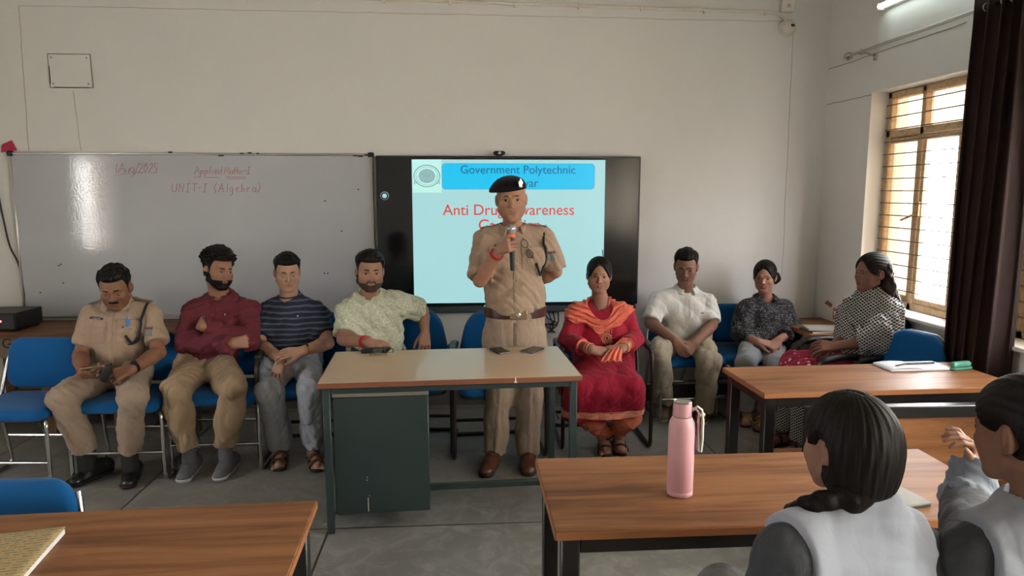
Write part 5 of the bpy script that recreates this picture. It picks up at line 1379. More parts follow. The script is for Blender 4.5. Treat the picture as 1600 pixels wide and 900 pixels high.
# ============ man in maroon shirt, arms crossed
def maroon_man():
    J = JJ(neck=(346, 464, 4.42), pel=(324, 573, 4.42), sh=[(302, 486, 4.40), (391, 482, 4.42)], el=[(290, 534, 4.26), (389, 530, 4.28)], wr=[(362, 537, 4.13), (318, 510, 4.17)],
           hip=[(304, 582, 4.38), (345, 582, 4.38)], kn=[(273, 613, 3.99), (364, 610, 3.99)], an=[(295, 705, 4.04), (352, 703, 4.04)], toe=[(284, 757, 3.88), (338, 754, 3.88)])
    J['toe'] = [fl(283, 758), fl(339, 755)]
    hd = Head(at(341, 422, 4.36), 48, 6, 6, 1.0, jaw=.98)
    p = Person('person in a maroon long-sleeved shirt and beige trousers seated with arms crossed', J, hd, shw=1.0)
    sk = skin_mat('skin_maroon', (138, 98, 78), (120, 68, 56))
    hands = [hand_ops(J['wr'][0], V((.80, .45, .05)), V((0, -1, .15)), V((0, 0, 1)), (70, 75, 40), tcurl=10, thumb=(.1, .9, -.45)), hand_ops(J['wr'][1], V((-.55, .80, .10)), V((-.5, -.7, .4)), V((0, .3, 1)), (20, 20, 10), thumb=(.1, .95, -.3))]
    p.body(sk, hands, stub=.2); add_eyes(hd, p.root, (.1, 0)); brows(hd, p.root, M['hair'], .0036)
    short_hair(hd, p.root, M['hair'], .018, .066, -.012, -.05, top=.010, wr=wrinkle(5, .007, 5))
    def reg(x, y, z):
        a, f, u = hd.L(x, y, z); low = u + .040 + .010 * smoothstep(f, .0, .05) - .030 * (1 - smoothstep(f, .01, .05)) + .10 * np.clip(.030 - np.abs(a), 0, 1) * 0
        mouth = np.sqrt((a / .020) ** 2 + ((u + .0595) / .0085) ** 2) - 1
        return np.maximum.reduce([low * hd.k, -mouth * .01, (-.012 - f) * hd.k, (-.126 - u) * hd.k])
    c = hd.c; shell('beard', hd.ops(), .0026, reg, .0026, M['hair'], p.root, c - V((.12,) * 3), c + V((.12,) * 3), wr=wrinkle(8, .0010, 6))
    t = NT('maroon_cotton'); cc = lin((92, 22, 36)); n = t.noise(t.co((160, 160, 3)), 1, 2); t.col(t.mix(n, mul(cc, .75), mul(cc, 1.15))); t.b.inputs['Roughness'].default_value = .85; t.bump(t.noise(t.co(), 14, 4, .5, 1), .3, .02); MR = t.m
    p.top_ops(.009, 1.80, r0=.058, r1=.058, r2=.046, sl=(1.97, 1.97)); wrap_shirt(p, 'shirt', p.topops + [('s', .004, half(J['pel'] + V((0, 0, .0)), (0, 0, 1)))][:0], MR, 21, .009)
    collar(p, MR, h=.022, point=.012, open_=.28); placket(p, MR, .04, .20, .014); buttons(p, p.topops, [p.chest_pt(0, z) for z in (.07, .10, .13, .16)], plain('pale_button', (170, 150, 140), .4), .0045)
    badge_panel(p, 'pocket', p.chest_pt(.08, .155, .1), (.05, .09, .055), MR, .003); q = surf_pt(p.topops, p.chest_pt(.07, .10, .2), -p.Ft) + p.Ft * .007 - p.root.location
    m = MB(); m.tube([q + p.T * .012, q - p.T * .038], .0045, 8); m.build('silver_pen', SILV, p.root)
    tr = cloth('beige_chino', (152, 129, 104), .06, 500, .9, .22); solid('trousers', p.trousers_ops(.006, (J['pel'] + V((0, 0, .13)), (0, 0, 1)), cuff=.93, r=(.088, .067, .055)), .0058, tr, p.root, wr=wrinkle(22, .009, .9))
    g = plain('grey_mesh_shoe', (92, 94, 98), .8, var=.3, ns=200, bump=.3, bs=600); so = plain('grey_sole', (176, 176, 172), .6); lc = plain('grey_lace', (160, 160, 162), .8)
    for i in (0, 1): shoe(p, i, g, so, 1.03, lace=lc, kind='sneaker')
    for i in (0, 1): an = J['an'][i]; solid('sock', [('u', 0, cone(V((an.x, an.y, .07)), an + V((0, 0, .03)), .040, .040, cap=True))], .005, g, p.root)
    return p
# ============ man in striped t-shirt
def sandal(p, i, mat):
    an = p.J['an'][i]; tz = p.J['toe'][i]; d = V((tz.x - an.x, tz.y - an.y, 0)).normalized(); sd = V((-d.y, d.x, 0)); Z = V((0, 0, 1)); toe = V((tz.x, tz.y, 0)) + d * .012
    heel = toe - d * .275
    s1 = solid('sandal', [('u', 0, cone(heel + d * .045 + Z * .02, heel + d * .12 + Z * .02, .042, .037)), ('u', .04, cone(heel + d * .12 + Z * .02, toe - d * .048 + Z * .02, .038, .048)), ('s', .001, half(Z * .016, Z)), ('s', .001, half(Z * .001, -Z))], .0045, SOLE, p.root)
    for (t_, hh, w) in ((.21, .046, .046), (.145, .064, .043)):
        c = heel + d * t_; m = MB(); vs = []; fs = []; n = 14
        for k in range(n + 1):
            a = PI * k / n
            for e in (-.011, .011): vs.append(c + d * e + sd * math.cos(a) * w + Z * (.012 + hh * math.sin(a) ** .7) - p.root.location)
        for k in range(n): fs.append((2 * k, 2 * k + 1, 2 * k + 3, 2 * k + 2))
        m.addm(vs, fs); st = m.build('strap', mat, p.root, sharp=0); st.modifiers.new('t', 'SOLIDIFY').thickness = .005; st.parent = s1
    c = V((an.x, an.y, .085)); m = MB(); m.tube([c + sd * .040 * math.cos(a) - d * .042 * math.sin(a) - p.root.location for a in [2 * PI * k / 20 for k in range(20)]], .009, 8, closed=True, flat=.5); st = m.build('strap', mat, p.root, sharp=0); st.parent = s1
def striped_man():
    J = JJ(neck=(452, 464, 4.58), pel=(459, 585, 4.54), sh=[(414, 488, 4.56), (500, 486, 4.56)], el=[(405, 539, 4.42), (512, 536, 4.42)], wr=[(440, 560, 4.20), (472, 549, 4.18)],
           hip=[(438, 592, 4.5), (480, 592, 4.5)], kn=[(421, 612, 4.14), (488, 608, 4.14)], an=[(440, 702, 4.26), (489, 700, 4.22)], toe=[(434, 740, 4.0), (498, 742, 4.0)])
    J['toe'] = [fl(434, 737), fl(498, 738)]; J['mir'] = [1, -1]
    hd = Head(at(449, 425, 4.50), 17, 10, 0, 1.0, eyes='closed', fat=.003)
    p = Person('person in a navy striped t-shirt and pale grey jeans seated with eyes lowered', J, hd, fat=.010)
    sk = skin_mat('skin_striped', (160, 122, 102), (146, 92, 80))
    hands = [hand_ops(J['wr'][0], V((-.25, -.35, -.9)), V((-.3, -.9, .3)), V((.8, -.3, 0)), (14, 22, 18), spread=.2), hand_ops(J['wr'][1], V((-.97, -.12, -.05)), V((0, -.6, .8)), V((0, -.8, -.3)), (18, 25, 15))]
    p.body(sk, hands, feet=True); add_eyes(hd, p.root); brows(hd, p.root, M['hair'], .003); short_hair(hd, p.root, M['hair'], .012, .062, -.018, -.055, wr=wrinkle(9, .0025, 4))
    t = NT('navy_striped_jersey'); sx_ = t.add('ShaderNodeSeparateXYZ'); nn = t.noise(t.co(), 6, 2); 
    t.link(t._tc.outputs['Object'], sx_.inputs[0]); zz = t.math('MULTIPLY_ADD', nn, .03, sx_.outputs['Z']); fr_ = t.math('FRACT', t.math('MULTIPLY', zz, 30)); st = t.math('LESS_THAN', fr_, .34); fine_ = t.noise(t.co((90, 90, 500)), 1, 1)
    t.col(t.mix(t.math('MULTIPLY', st, t.math('MULTIPLY_ADD', fine_, .8, .25)), lin((26, 32, 48)), lin((84, 94, 116)))); t.b.inputs['Roughness'].default_value = .9; t.bump(t.noise(t.co(), 14, 4, .5, 1), .25, .02)
    p.top_ops(.008, .72, r0=.060, r1=.062, neckcut=.064); wrap_shirt(p, 't_shirt', p.topops, t.m, 31, .009)
    m = MB(); n_ = J['neck']; d = (hd.P(0, -.02, -.06) - n_).normalized(); m.tube([n_ + d * .012 + p.side * .066 * math.cos(a) + p.Ft * (.066 * math.sin(a) + .008) - d * .016 * max(0, math.sin(a)) - p.root.location for a in [2 * PI * k / 28 for k in range(28)]], .006, 8, closed=True); m.build('neck_band', plain('navy_rib', (30, 36, 56), .9), p.root, sharp=0)
    badge_panel(p, 'chest_logo', p.chest_pt(.075, .115, .1), (.008, .09, .005), SILV, .003)
    tr = cloth('pale_denim', (160, 164, 172), .06, 500, .9, .22); solid('trousers', p.trousers_ops(.006, (J['pel'] + V((0, 0, .13)), (0, 0, 1)), cuff=.93, r=(.086, .066, .055)), .0058, tr, p.root, wr=wrinkle(32, .009, .9))
    for i in (0, 1): sandal(p, i, plain('brown_strap', (88, 60, 44), .6) if i == 0 else bpy.data.materials['brown_strap'])
    watch(p, 1, .90, GOLD, GOLD, up=(0, -.8, .6), r=.030, rf=.014)
    return p
# ============ bearded man in green patterned polo, at the desk
def green_man():
    J = JJ(neck=(577, 461, 4.40), pel=(588, 582, 4.50), sh=[(538, 484, 4.38), (625, 470, 4.44)], el=[(537, 530, 4.24), (660, 486, 4.56)], wr=[(575, 535, 4.00), (664, 520, 4.46)],
           hip=[(566, 592, 4.45), (612, 592, 4.45)], kn=[(558, 622, 4.06), (622, 622, 4.06)], an=[(560, 712, 4.15), (620, 712, 4.15)], toe=[(560, 745, 3.9), (620, 745, 3.9)])
    J['toe'] = [fl(560, 748), fl(622, 748)]
    hd = Head(at(578, 424, 4.30), 13, 4, 2, 1.05, fat=.005, jaw=1.05)
    p = Person('person with short beard in a pale green patterned polo shirt seated behind the desk', J, hd, fat=.020, shw=1.04)
    sk = skin_mat('skin_green', (150, 110, 90), (140, 86, 74))
    hands = [hand_ops(J['wr'][0], V((.93, -.32, -.06)), V((.1, -.25, 1)), V((0, -1, -.2)), (24, 34, 25), spread=.16, thumb=(.7, .8, -.2)), hand_ops(J['wr'][1], V((.0, -.5, -.75)), V((.3, -.7, .5)), V((-1, 0, 0)), (25, 35, 30))]
    p.body(sk, hands, stub=.35); add_eyes(hd, p.root); brows(hd, p.root, M['hair'], .0036); short_hair(hd, p.root, M['hair'], .013, .062, -.02, -.055, wr=wrinkle(4, .004, 3))
    def reg(x, y, z):
        a, f, u = hd.L(x, y, z); low = u + .056 - .036 * (1 - smoothstep(f, .015, .06)) - .012 * (np.abs(a) < .026); mouth = np.sqrt((a / .022) ** 2 + ((u + .0595) / .0085) ** 2) - 1
        return np.maximum.reduce([low * hd.k, -mouth * .01, (.0 - f) * hd.k, (-.118 - u) * hd.k])
    c = hd.c; shell('beard', hd.ops(), .0012, reg, .0026, plain('short_beard', (58, 45, 39), .9), p.root, c - V((.12,) * 3), c + V((.12,) * 3), wr=wrinkle(8, .0006, 6))
    t = NT('green_print'); v = t.add('ShaderNodeTexVoronoi'); v.inputs['Scale'].default_value = 60; v.feature = 'DISTANCE_TO_EDGE'; t.link(t.co(), v.inputs['Vector']); n = t.noise(t.co(), 30, 5, .7, 1.5)
    k = t.mix(t.ramp(n, [(.4, (0, 0, 0, 1)), (.6, (1, 1, 1, 1))]), lin((158, 162, 138)), lin((198, 198, 182))); k = t.mix(t.ramp(v.outputs['Distance'], [(.0, (1, 1, 1, 1)), (.08, (0, 0, 0, 1))]), k, lin((156, 160, 136))); t.col(k); t.b.inputs['Roughness'].default_value = .85; t.bump(t.noise(t.co(), 14, 4, .5, 1), .25, .02); G = t.m
    p.top_ops(.010, .80, r0=.058, r1=.056, sl=(.8, .72)); wrap_shirt(p, 'polo_shirt', p.topops, G, 41, .009)
    collar(p, plain('sage_collar', (168, 170, 146), .9), h=.028, point=.04, open_=.42); placket(p, G, .05, .18, .014); buttons(p, p.topops, [p.chest_pt(0, z) for z in (.10, .15)], plain('sage_button', (180, 180, 160), .4), .005)
    tr = cloth('dark_trousers', (34, 36, 44), .06); solid('trousers', p.trousers_ops(.006, (J['pel'] + V((0, 0, .13)), (0, 0, 1))), .007, tr, p.root, wr=wrinkle(42, .007))
    for i in (0, 1): shoe(p, i, BLK, SOLE, 1.0)
    for q in (.86, .90, .94): band(p, 0, q, .034, .005, RED_TH, 'thread_bracelet')
    return p
# ============ standing officer with beret and microphone
def standing_officer():
    Y0 = 4.16
    J = JJ(neck=(801, 357, 4.16), pel=(805, 522, 4.16), sh=[(754, 373, 4.16), (852, 370, 4.17)], el=[(750, 438, 4.02), (868, 424, 4.24)], wr=[(780, 391, 3.87), (828, 446, 4.36)],
           hip=[(781, 545, 4.16), (828, 545, 4.16)], kn=[(779, 622, 4.13), (826, 624, 4.12)], an=[(773, 708, 4.10), (825, 710, 4.08)], toe=[(758, 750, 3.85), (826, 747, 3.85)])
    J['toe'] = [fl(757, 749), fl(826, 747)]
    hd = Head(at(799, 311, 4.08), -3, 4, -2, 1.12, fat=.004, jaw=1.02)
    p = Person('person in khaki police uniform and black beret standing and speaking into a microphone', J, hd, fat=.022, shw=1.06, seated=False)
    sk = skin_mat('skin_officer', (156, 115, 94), (142, 88, 76))
    micd = V((.035, .05, -1)).normalized(); mic_top = at(799, 357, 3.83); grip = at(800, 386, 3.80)
    w = J['wr'][0]
    hands = [hand_ops(w, V((.55, -.72, .38)), V((-.78, -.60, .0)), V((0, 0, 1)), (64, 84, 55), spread=.01, thumb=(.55, .75, -.55), tcurl=30), hand_ops(J['wr'][1], V((-.9, .2, -.2)), V((0, 1, 0)), V((0, 0, 1)), (20, 20, 10))]
    p.body(sk, hands, stub=.12); add_eyes(hd, p.root); brows(hd, p.root, plain('greying_brow', (52, 44, 40), .8), .003)
    def reg(x, y, z):
        a, f, u = hd.L(x, y, z); return np.maximum.reduce([(u - .05) * hd.k, (f - .015) * hd.k, (-.055 - u) * hd.k, .02 - .4 * np.sqrt((np.abs(a) - .08) ** 2 + (f + .005) ** 2 + (u * .7) ** 2)])
    c = hd.c; shell('hair', hd.ops()[:2], .003, reg, .003, plain('cropped_grey_hair', (58, 52, 50), .9), p.root, c - V((.13,) * 3), c + V((.13,) * 3))
    P = hd.P; be = [('u', 0, ell(P(-.004, -.006, .070), [.082 * hd.k, .103 * hd.k, .052 * hd.k], hd.ax())), ('u', .035, ell(P(-.066, .006, .050), [.042 * hd.k, .078 * hd.k, .034 * hd.k], hd.ax())), ('u', .03, cone(P(-.096, .0, .040), P(-.080, .040, .046), .016, .012)), ('s', .005, half(P(0, 0, .049), -(hd.u - hd.a * .11)))]
    BE = cloth('black_felt', (9, 9, 12), .1, 800, .95, .04); b = solid('beret', be, .0035, BE, p.root)
    m = MB(); m.tube([P(.0765 * math.cos(a), -.002 + .0945 * math.sin(a), .050 + .11 * .0765 * math.cos(a)) - p.root.location for a in [2 * PI * k / 40 for k in range(40)]], .0055, 8, closed=True); m.build('beret_band', BE, p.root, sharp=0).parent = b
    q = P(.047, .094, .086); m = MB(); fr_ = Matrix((hd.a, (hd.u).cross(hd.a) * 1.0, hd.u)).transposed()
    fr3 = frame(20, 0, 0); ol = [(.016, .0), (.013, .012), (.006, .016), (.004, .026), (-.004, .026), (-.006, .016), (-.013, .012), (-.016, 0), (-.010, -.008), (-.012, -.02), (0, -.028), (.012, -.02), (.010, -.008)]
    m.slab(ol, [(0, 0), (0, .003), (.003, .005)], lambda x, y, h: q + fr3[0] * x + fr3[2] * y + fr3[1] * h - p.root.location); m.build('badge', SILV, p.root).parent = b
    p.top_ops(.008, .86, vneck=.05, r0=.058, r1=.056, sl=(.90, .88)); cutz = at(804, 484, Y0).z
    p.topops += [('s', .004, half(V((0, 0, cutz)), (0, 0, -1)))]
    wrap_shirt(p, 'uniform_shirt', p.topops, KH, 51, .007); collar(p, KH, r=.070, h=.046, point=.085, open_=.52); placket(p, KH, .05, .46); c = pockets(p, -1, KH, mid=.094, z=.17); c2 = pockets(p, 1, KH, mid=.094, z=.17)
    badge_panel(p, 'name_plate', c + p.T * .076 + p.side * .012, (.034, .12, .0065), plain('name_black2', (40, 40, 44), .3))
    epaulette(p, 0, KHD, 2); epaulette(p, 1, KHD, 3); lanyard(p, 1, CORD, c2 + p.T * .0 + p.side * .03, .2); buttons(p, p.topops, [p.chest_pt(0, z) for z in (.14, .22, .30, .38)], KHD)
    bc = J['sh'][1].lerp(J['el'][1], .45) + p.F * .08; f, lo, hi = bbx(bc, (.026, .12, .030)); shell('sleeve_badge', p.topops, .003, f, .0028, bpy.data.materials['badge_patch'], p.root, lo, hi, wr=p.wr, inner=-.003)
    f, lo, hi = bbx(bc + V((0, 0, .020)), (.026, .12, .007)); shell('sleeve_badge_band', p.topops, .0045, f, .0028, bpy.data.materials['badge_red'], p.root, lo, hi, wr=p.wr, inner=-.003)
    tro = p.trousers_ops(.007, (V((0, 0, cutz + .012)), (0, 0, 1)), cuff=.985, r=(.090, .072, .055)); wst = J['pel'].lerp(J['neck'], .27)
    tro = [tro[0], ('u', .04, cone(J['pel'] + V((0, -.005, .16)), J['pel'] + V((0, 0, -.03)), .176, .180, p.F, 1.25))] + tro[1:]; p.trops = tro
    tro += creases(p, .080)
    solid('trousers', tro, .0058, KHT, p.root, wr=wrinkle(52, .006, .8))
    # crease and fly
    tw = wrinkle(52, .006, .8); fc = at(804, 520, Y0 - .1); f, lo, hi = bbx(fc, (.011, .12, .07)); shell('fly', tro, .003, f, .003, KHD, p.root, lo, hi, wr=tw, inner=-.003)
    BEL = plain('brown_belt', (66, 36, 30), .3, coat=.3); f, lo, hi = bbx(V((J['pel'].x, Y0, cutz - .004)), (.3, .3, .031)); allb = tro + [('u', .0, q_[2]) for q_ in []]
    tb = [o_ for o_ in tro if o_[0] == 'u'] ; belt = shell('belt', tb + [('u', .03, pp[2]) for pp in p.torso(.008)[:1]], .010, f, .004, BEL, p.root, lo, hi, inner=-.002)
    bz = cutz - .004; pc = surf_pt(tb + [('u', .03, pp[2]) for pp in p.torso(.008)[:1]], V((J['pel'].x + .006, Y0 - .35, bz)), (0, 1, 0), .5) + V((0, -.018, 0)); m = MB(); m.box(pc - p.root.location, (.105, .012, .056), .006); o = m.build('belt_buckle', plain('brass_buckle', (150, 128, 104), .3, .7), p.root); o.parent = belt
    m = MB(); m.slab([(.014 * math.cos(t_), .016 * math.sin(t_)) for t_ in [2 * PI * k / 18 for k in range(18)]], [(0, 0), (0, .003), (.005, .006)], lambda x, y, h: (pc.x - p.root.location.x + x, pc.y - p.root.location.y - .006 - h, pc.z + y)); m.build('buckle_crest', SILV, p.root).parent = belt
    BR = plain('brown_leather_shoe', (86, 46, 30), .28, coat=.3); 
    for i in (0, 1): shoe(p, i, BR, plain('brown_sole', (40, 26, 20), .6) if i == 0 else bpy.data.materials['brown_sole'], 1.05, lace=BR)
    for q_ in (.84, .89): band(p, 0, q_, .036, .004, RED_TH, 'thread_bracelet')
    # microphone, held
    r = empty('microphone', mic_top); R = (-micd).to_track_quat('Z', 'Y').to_matrix().to_4x4(); r.matrix_basis = Matrix.Translation(mic_top) @ R; tag(r, 'black handheld microphone with silver grille held by the standing officer', 'microphone')
    m = MB(); m.lathe([(.018, -.03), (.024, -.018), (.026, 0), (.024, .014), (.015, .024), (.002, .028)], (0, 0, 0), 24); t = NT('mic_grille'); t.b.inputs['Metallic'].default_value = .8; t.b.inputs['Roughness'].default_value = .35; t.col(lin((150, 150, 152))); vv = t.add('ShaderNodeTexVoronoi'); vv.inputs['Scale'].default_value = 420; t.link(t.co(), vv.inputs['Vector']); t.bump(vv.outputs['Distance'], .8, .002); m.build('grille', t.m, r)
    m = MB(); m.lathe([(.0255, -.004), (.0272, -.002), (.0272, .004), (.0255, .006)], (0, 0, 0), 24); m.build('grille_ring', SILV, r)
    m = MB(); m.lathe([(.0195, -.048), (.0205, -.046), (.0205, -.034), (.0185, -.031)], (0, 0, 0), 24); m.build('orange_ring', plain('orange_band', (230, 110, 50), .5), r)
    m = MB(); m.lathe([(.010, -.235), (.0135, -.232), (.0145, -.15), (.0185, -.05), (.0185, -.046)], (0, 0, 0), 24); m.build('handle', M['black_plastic'], r)
    # spectacles hung on the pocket
    sp = surf_pt(p.topops, c2 + p.T * .065 - p.side * .025 + p.Ft * .2, -p.Ft, .4)
    Mx = Matrix.Translation(sp + p.Ft * .030 - p.T * .005) @ Matrix.Rotation(math.radians(62), 4, 'Y') ; spectacles('spectacles', "brown-rimmed spectacles hanging from the standing officer's shirt pocket", Mx, plain('brown_rim', (58, 40, 34), .3))
    return p
# ============ woman in red kurta with orange dupatta
def red_woman():
    J = JJ(neck=(937, 472, 4.52), pel=(942, 572, 4.52), sh=[(899, 494, 4.50), (977, 494, 4.50)], el=[(886, 532, 4.40), (992, 530, 4.40)], wr=[(925, 546, 4.16), (973, 544, 4.16)],
           hip=[(922, 585, 4.48), (962, 585, 4.48)], kn=[(912, 610, 4.12), (976, 608, 4.12)], an=[(945, 694, 4.26), (966, 694, 4.28)], toe=[(948, 714, 4.1), (970, 712, 4.1)])
    J['toe'] = [fl(947, 715), fl(972, 713)]; J['mir'] = [1, -1]
    hd = Head(at(936, 430, 4.46), -9, 2, 2, .98, female=True, fat=.006)
    p = Person('person in a crimson kurta with an orange dupatta and bangles seated in an armchair', J, hd, fat=.022, female=True, shw=1.06)
    sk = skin_mat('skin_red_woman', (152, 110, 92), (150, 66, 62)); w0, w1 = J['wr']
    hands = [hand_ops(w0, V((.93, -.25, -.25)), V((0, -.7, .7)), V((.2, -.5, .8)), (22, 30, 20), k=.9), hand_ops(w1, V((-.93, -.28, -.18)), V((0, -.7, .7)), V((0, -.5, .8)), (22, 30, 20), k=.9)]
    p.body(sk, hands, feet=True, neck_r=.050); add_eyes(hd, p.root); brows(hd, p.root, M['hair'], .0022)
    HR = M['hair']
    def reg(x, y, z):
        a, f, u = hd.L(x, y, z); line = np.where(f > -.01, .076 - 1.15 * np.clip(np.abs(a) - .012, 0, 1) - .02, -.085); line = np.where(f > -.005, .072 - 22 * np.clip(np.abs(a), 0, .09) ** 2 * 1.0, line)
        return (line - u) * hd.k * .7
    c = hd.c; shell('hair', hd.ops()[:2], lambda x, y, z: .009 * (.2 + .8 * np.clip(-reg(x, y, z) / .014, 0, 1)), reg, .0028, HR, p.root, c - V((.14,) * 3), c + V((.14,) * 3), wr=tidy(hd))
    P = hd.P; bun = [('u', 0, ell(P(0, -.115, -.015), [.045, .035, .045], hd.ax()))]; solid('hair_bun', bun, .004, HR, p.root, wr=wrinkle(2, .003, 3))
    m = MB(); m.tube([P(.03, -.08, .05) - p.root.location, P(.018, -.085, .16) - p.root.location], .003, 6); m.build('hair_stick', HR, p.root)
    m = MB(); q = P(0, .0935, .030); m.lathe([(.0045, 0), (.004, .002)], q - p.root.location, 12, Matrix((hd.a, hd.u.cross(hd.a), hd.f)).transposed()); m.build('bindi', plain('bindi_red', (150, 20, 30), .5), p.root)
    KR = cloth('crimson_kurta', (146, 18, 44), .07, 600, .75, .25); OR = cloth('orange_dupatta', (208, 104, 84), .09, 500, .85, .3)
    ops = p.torso(.010)
    for i in (0, 1): ops += p.arm_cloth(i, .008, 1.62, .054, .052, .042)
    # kurta skirt over the lap and down the shins
    hz = at(940, 658, 4.05).z
    for i in (0, 1):
        hp, kn, an = J['hip'][i], J['kn'][i], J['an'][i]; ks = kn + p.side * (-.035 if i == 0 else .035)
        ops += [('u', .06, cone(hp, kn, .105, .088)), ('u', .06, cone(ks, V((ks.x + (.02 if i else -.02), ks.y + .04, hz - .02)), .086, .072))]
    kc = J['kn'][0].lerp(J['kn'][1], .5); ops += [('u', .05, cone(J['pel'], kc + V((0, 0, .0)), .10, .088)), ('u', .06, cone(kc, V((kc.x + .01, kc.y + .03, hz - .02)), .085, .085)), ('s', .004, half(V((kc.x, 0, hz)), (.08, 0, -1)))]
    for a_ in (.25, .75):
        q = J['kn'][0].lerp(J['kn'][1], a_); ops.insert(-1, ('u', .05, cone(q, V((q.x, q.y + .03, hz - .03)), .086, .084)))
    n = J['neck']; d = (hd.P(0, -.02, -.06) - n).normalized(); ops += [('s', .006, cone(n + d * .0 + p.Ft * .012, n + d * .14, .060, .07)), ('s', .004, cone(n + p.Ft * .12, n - p.T * .06 + p.Ft * .14, .04, .01))]
    p.topops = ops; wrap_shirt(p, 'kurta', ops, KR, 61, .005, sc=.8)
    f, lo, hi = bbx(V((kc.x, kc.y, hz + .028)), (.40, .35, .020)); shell('hem_border', ops, .004, f, .004, plain('gold_brocade', (222, 140, 112), .6, var=.55, ns=70), p.root, lo, hi, wr=p.wr, inner=-.003)
    f, lo, hi = bbx(V((kc.x, kc.y, hz + .052)), (.40, .35, .003)); shell('hem_piping', ops, .005, f, .004, plain('gold_piping', (190, 140, 96), .5), p.root, lo, hi, wr=p.wr, inner=-.003)
    # embroidery medallion on the chest
    GO = plain('gold_thread', (200, 140, 104), .5); mc = p.chest_pt(0, .205, .2); m = MB(); S_, T_ = p.side, p.T
    def emb(pts, r=.0022): m.tube([surf_pt(ops, mc + S_ * a + T_ * b, -p.Ft, .3) + p.Ft * .002 - p.root.location for a, b in pts], r, 5)
    for rr in (.012, .022, .03): emb([(rr * math.cos(t_), rr * math.sin(t_) - .005) for t_ in [2 * PI * k / 18 for k in range(19)]])
    emb([(-.045, .07), (-.045, .02), (-.03, -.03), (0, -.06), (.03, -.03), (.045, .02), (.045, .07)]); emb([(-.035, .065), (-.035, .025)]); emb([(.035, .065), (.035, .025)])
    for k in range(12): a_ = 2 * PI * k / 12; emb([(.03 * math.cos(a_), .03 * math.sin(a_) - .005), (.038 * math.cos(a_), .038 * math.sin(a_) - .005)], .003)
    for k in (-2, -1, 0, 1, 2): emb([(k * .009, .035), (k * .011, .06)], .0028)
    m.build('embroidery', GO, p.root, smooth=False)
    for i in (0, 1):
        e, w_ = J['el'][i], J['wr'][i]; q = e.lerp(w_, .62); dd = (w_ - e).normalized(); solid('sleeve_cuff', [('u', 0, cone(q - dd * .004, q + dd * .006, .0475, .0475, cap=True, capa=True))], .004, OR, p.root)
        for k in range(5): band(p, i, .80 + .035 * k, .034, .0035, (RED_TH, GO, plain('bangle_peach', (220, 150, 120), .4) if 'bangle_peach' not in bpy.data.materials else bpy.data.materials['bangle_peach'])[k % 3], 'bangle')
    m = MB(); m.tube([n + d * .03 + p.side * .056 * math.cos(a) + p.Ft * (.060 * math.sin(a) + .004 + .02 * max(0, math.sin(a))) - d * .10 * max(0, math.sin(a)) ** 2 - p.root.location for a in [2 * PI * k / 36 for k in range(36)]], .0028, 6, closed=True); m.build('necklace', plain('black_beads', (30, 18, 16), .3), p.root)
    # dupatta: draped over both shoulders, falling in a U on the chest
    def dcoord(x, y, z):
        dx, dy, dz = x - n.x, y - n.y, z - n.z; S_, T_, F_ = p.side, p.T, p.Ft
        return dx * S_.x + dy * S_.y + dz * S_.z, -(dx * T_.x + dy * T_.y + dz * T_.z), dx * F_.x + dy * F_.y + dz * F_.z
    def dreg(x, y, z):
        a, t_, f_ = dcoord(x, y, z); fr_ = smoothstep(f_, -.02, .06); aa = np.abs(a)
        outer = t_ - (.170 - .50 * np.maximum(aa - .03, 0) - .012 * np.sin(a * 40)) * fr_ - .13 * (1 - fr_)
        inner = (.098 - 11 * np.minimum(aa, .12) ** 2) * fr_ - t_ - .06 * (1 - fr_)
        return np.maximum(np.maximum(outer, inner), aa - .235)
    def dth(x, y, z):
        a, t_, f_ = dcoord(x, y, z); q_ = t_ + 3.8 * np.minimum(np.abs(a), .11) ** 2 + .25 * np.maximum(np.abs(a) - .11, 0)
        return .013 + .0055 * np.sin(q_ * 190 + 2.2 * np.sin(a * 17)) + .003 * np.sin(q_ * 330 + a * 30)
    lo_ = A3(n) - A3((.30, .30, .26)); hi_ = A3(n) + A3((.30, .22, .10))
    shell('dupatta', ops, dth, dreg, .004, OR, p.root, lo_, hi_, wr=p.wr, inner=-.004)
    A0, A1, A2 = at(978, 532, 4.26), at(962, 550, 4.13), at(960, 568, 4.03)
    def sheet(u, v):
        c_ = A0 * (1 - v) ** 2 + A1 * 2 * v * (1 - v) + A2 * v * v; w_ = .03 + .10 * v
        return c_ + V(((u - .5) * w_ * 1.0 - .02 * v, -.012 * math.sin(u * PI) + .006 * math.sin(u * 22), .018 + .006 * math.cos(u * 22) - .02 * abs(u - .5) * v)) - p.root.location
    m = MB(); m.grid(48, 20, sheet); o_ = m.build('dupatta_end', OR, p.root, sharp=0); o_.modifiers.new('t', 'SOLIDIFY').thickness = .004
    d3 = [('u', .02, cone(at(882, 560, 4.42), at(876, 600, 4.40), .02, .022)), ('u', .02, cone(at(876, 600, 4.40), at(884, 622, 4.38), .022, .012)), ('u', .02, cone(at(890, 575, 4.40), at(893, 640, 4.36), .022, .02))]
    solid('dupatta_end', d3, .0045, OR, p.root, wr=wrinkle(68, .008, 2.2))
    so = [('u', 0, ell(J['pel'], (.16, .12, .11)))]
    for i in (0, 1):
        kn, an = J['kn'][i], J['an'][i]; mid = V((kn.x * .6 + an.x * .4 + (-.01 if i == 0 else .03), kn.y + .05, .25)); so += [('u', .04, cone(J['hip'][i], kn, .075, .058)), ('u', .04, cone(kn, mid, .058, .072)), ('u', .05, cone(mid, V((an.x, an.y, .10)), .072, .036, cap=True))]
    SO = cloth('peach_salwar', (204, 106, 78), .08, 500, .85, .3); solid('salwar', so, .0058, SO, p.root, wr=wrinkle(69, .006, 1.4))
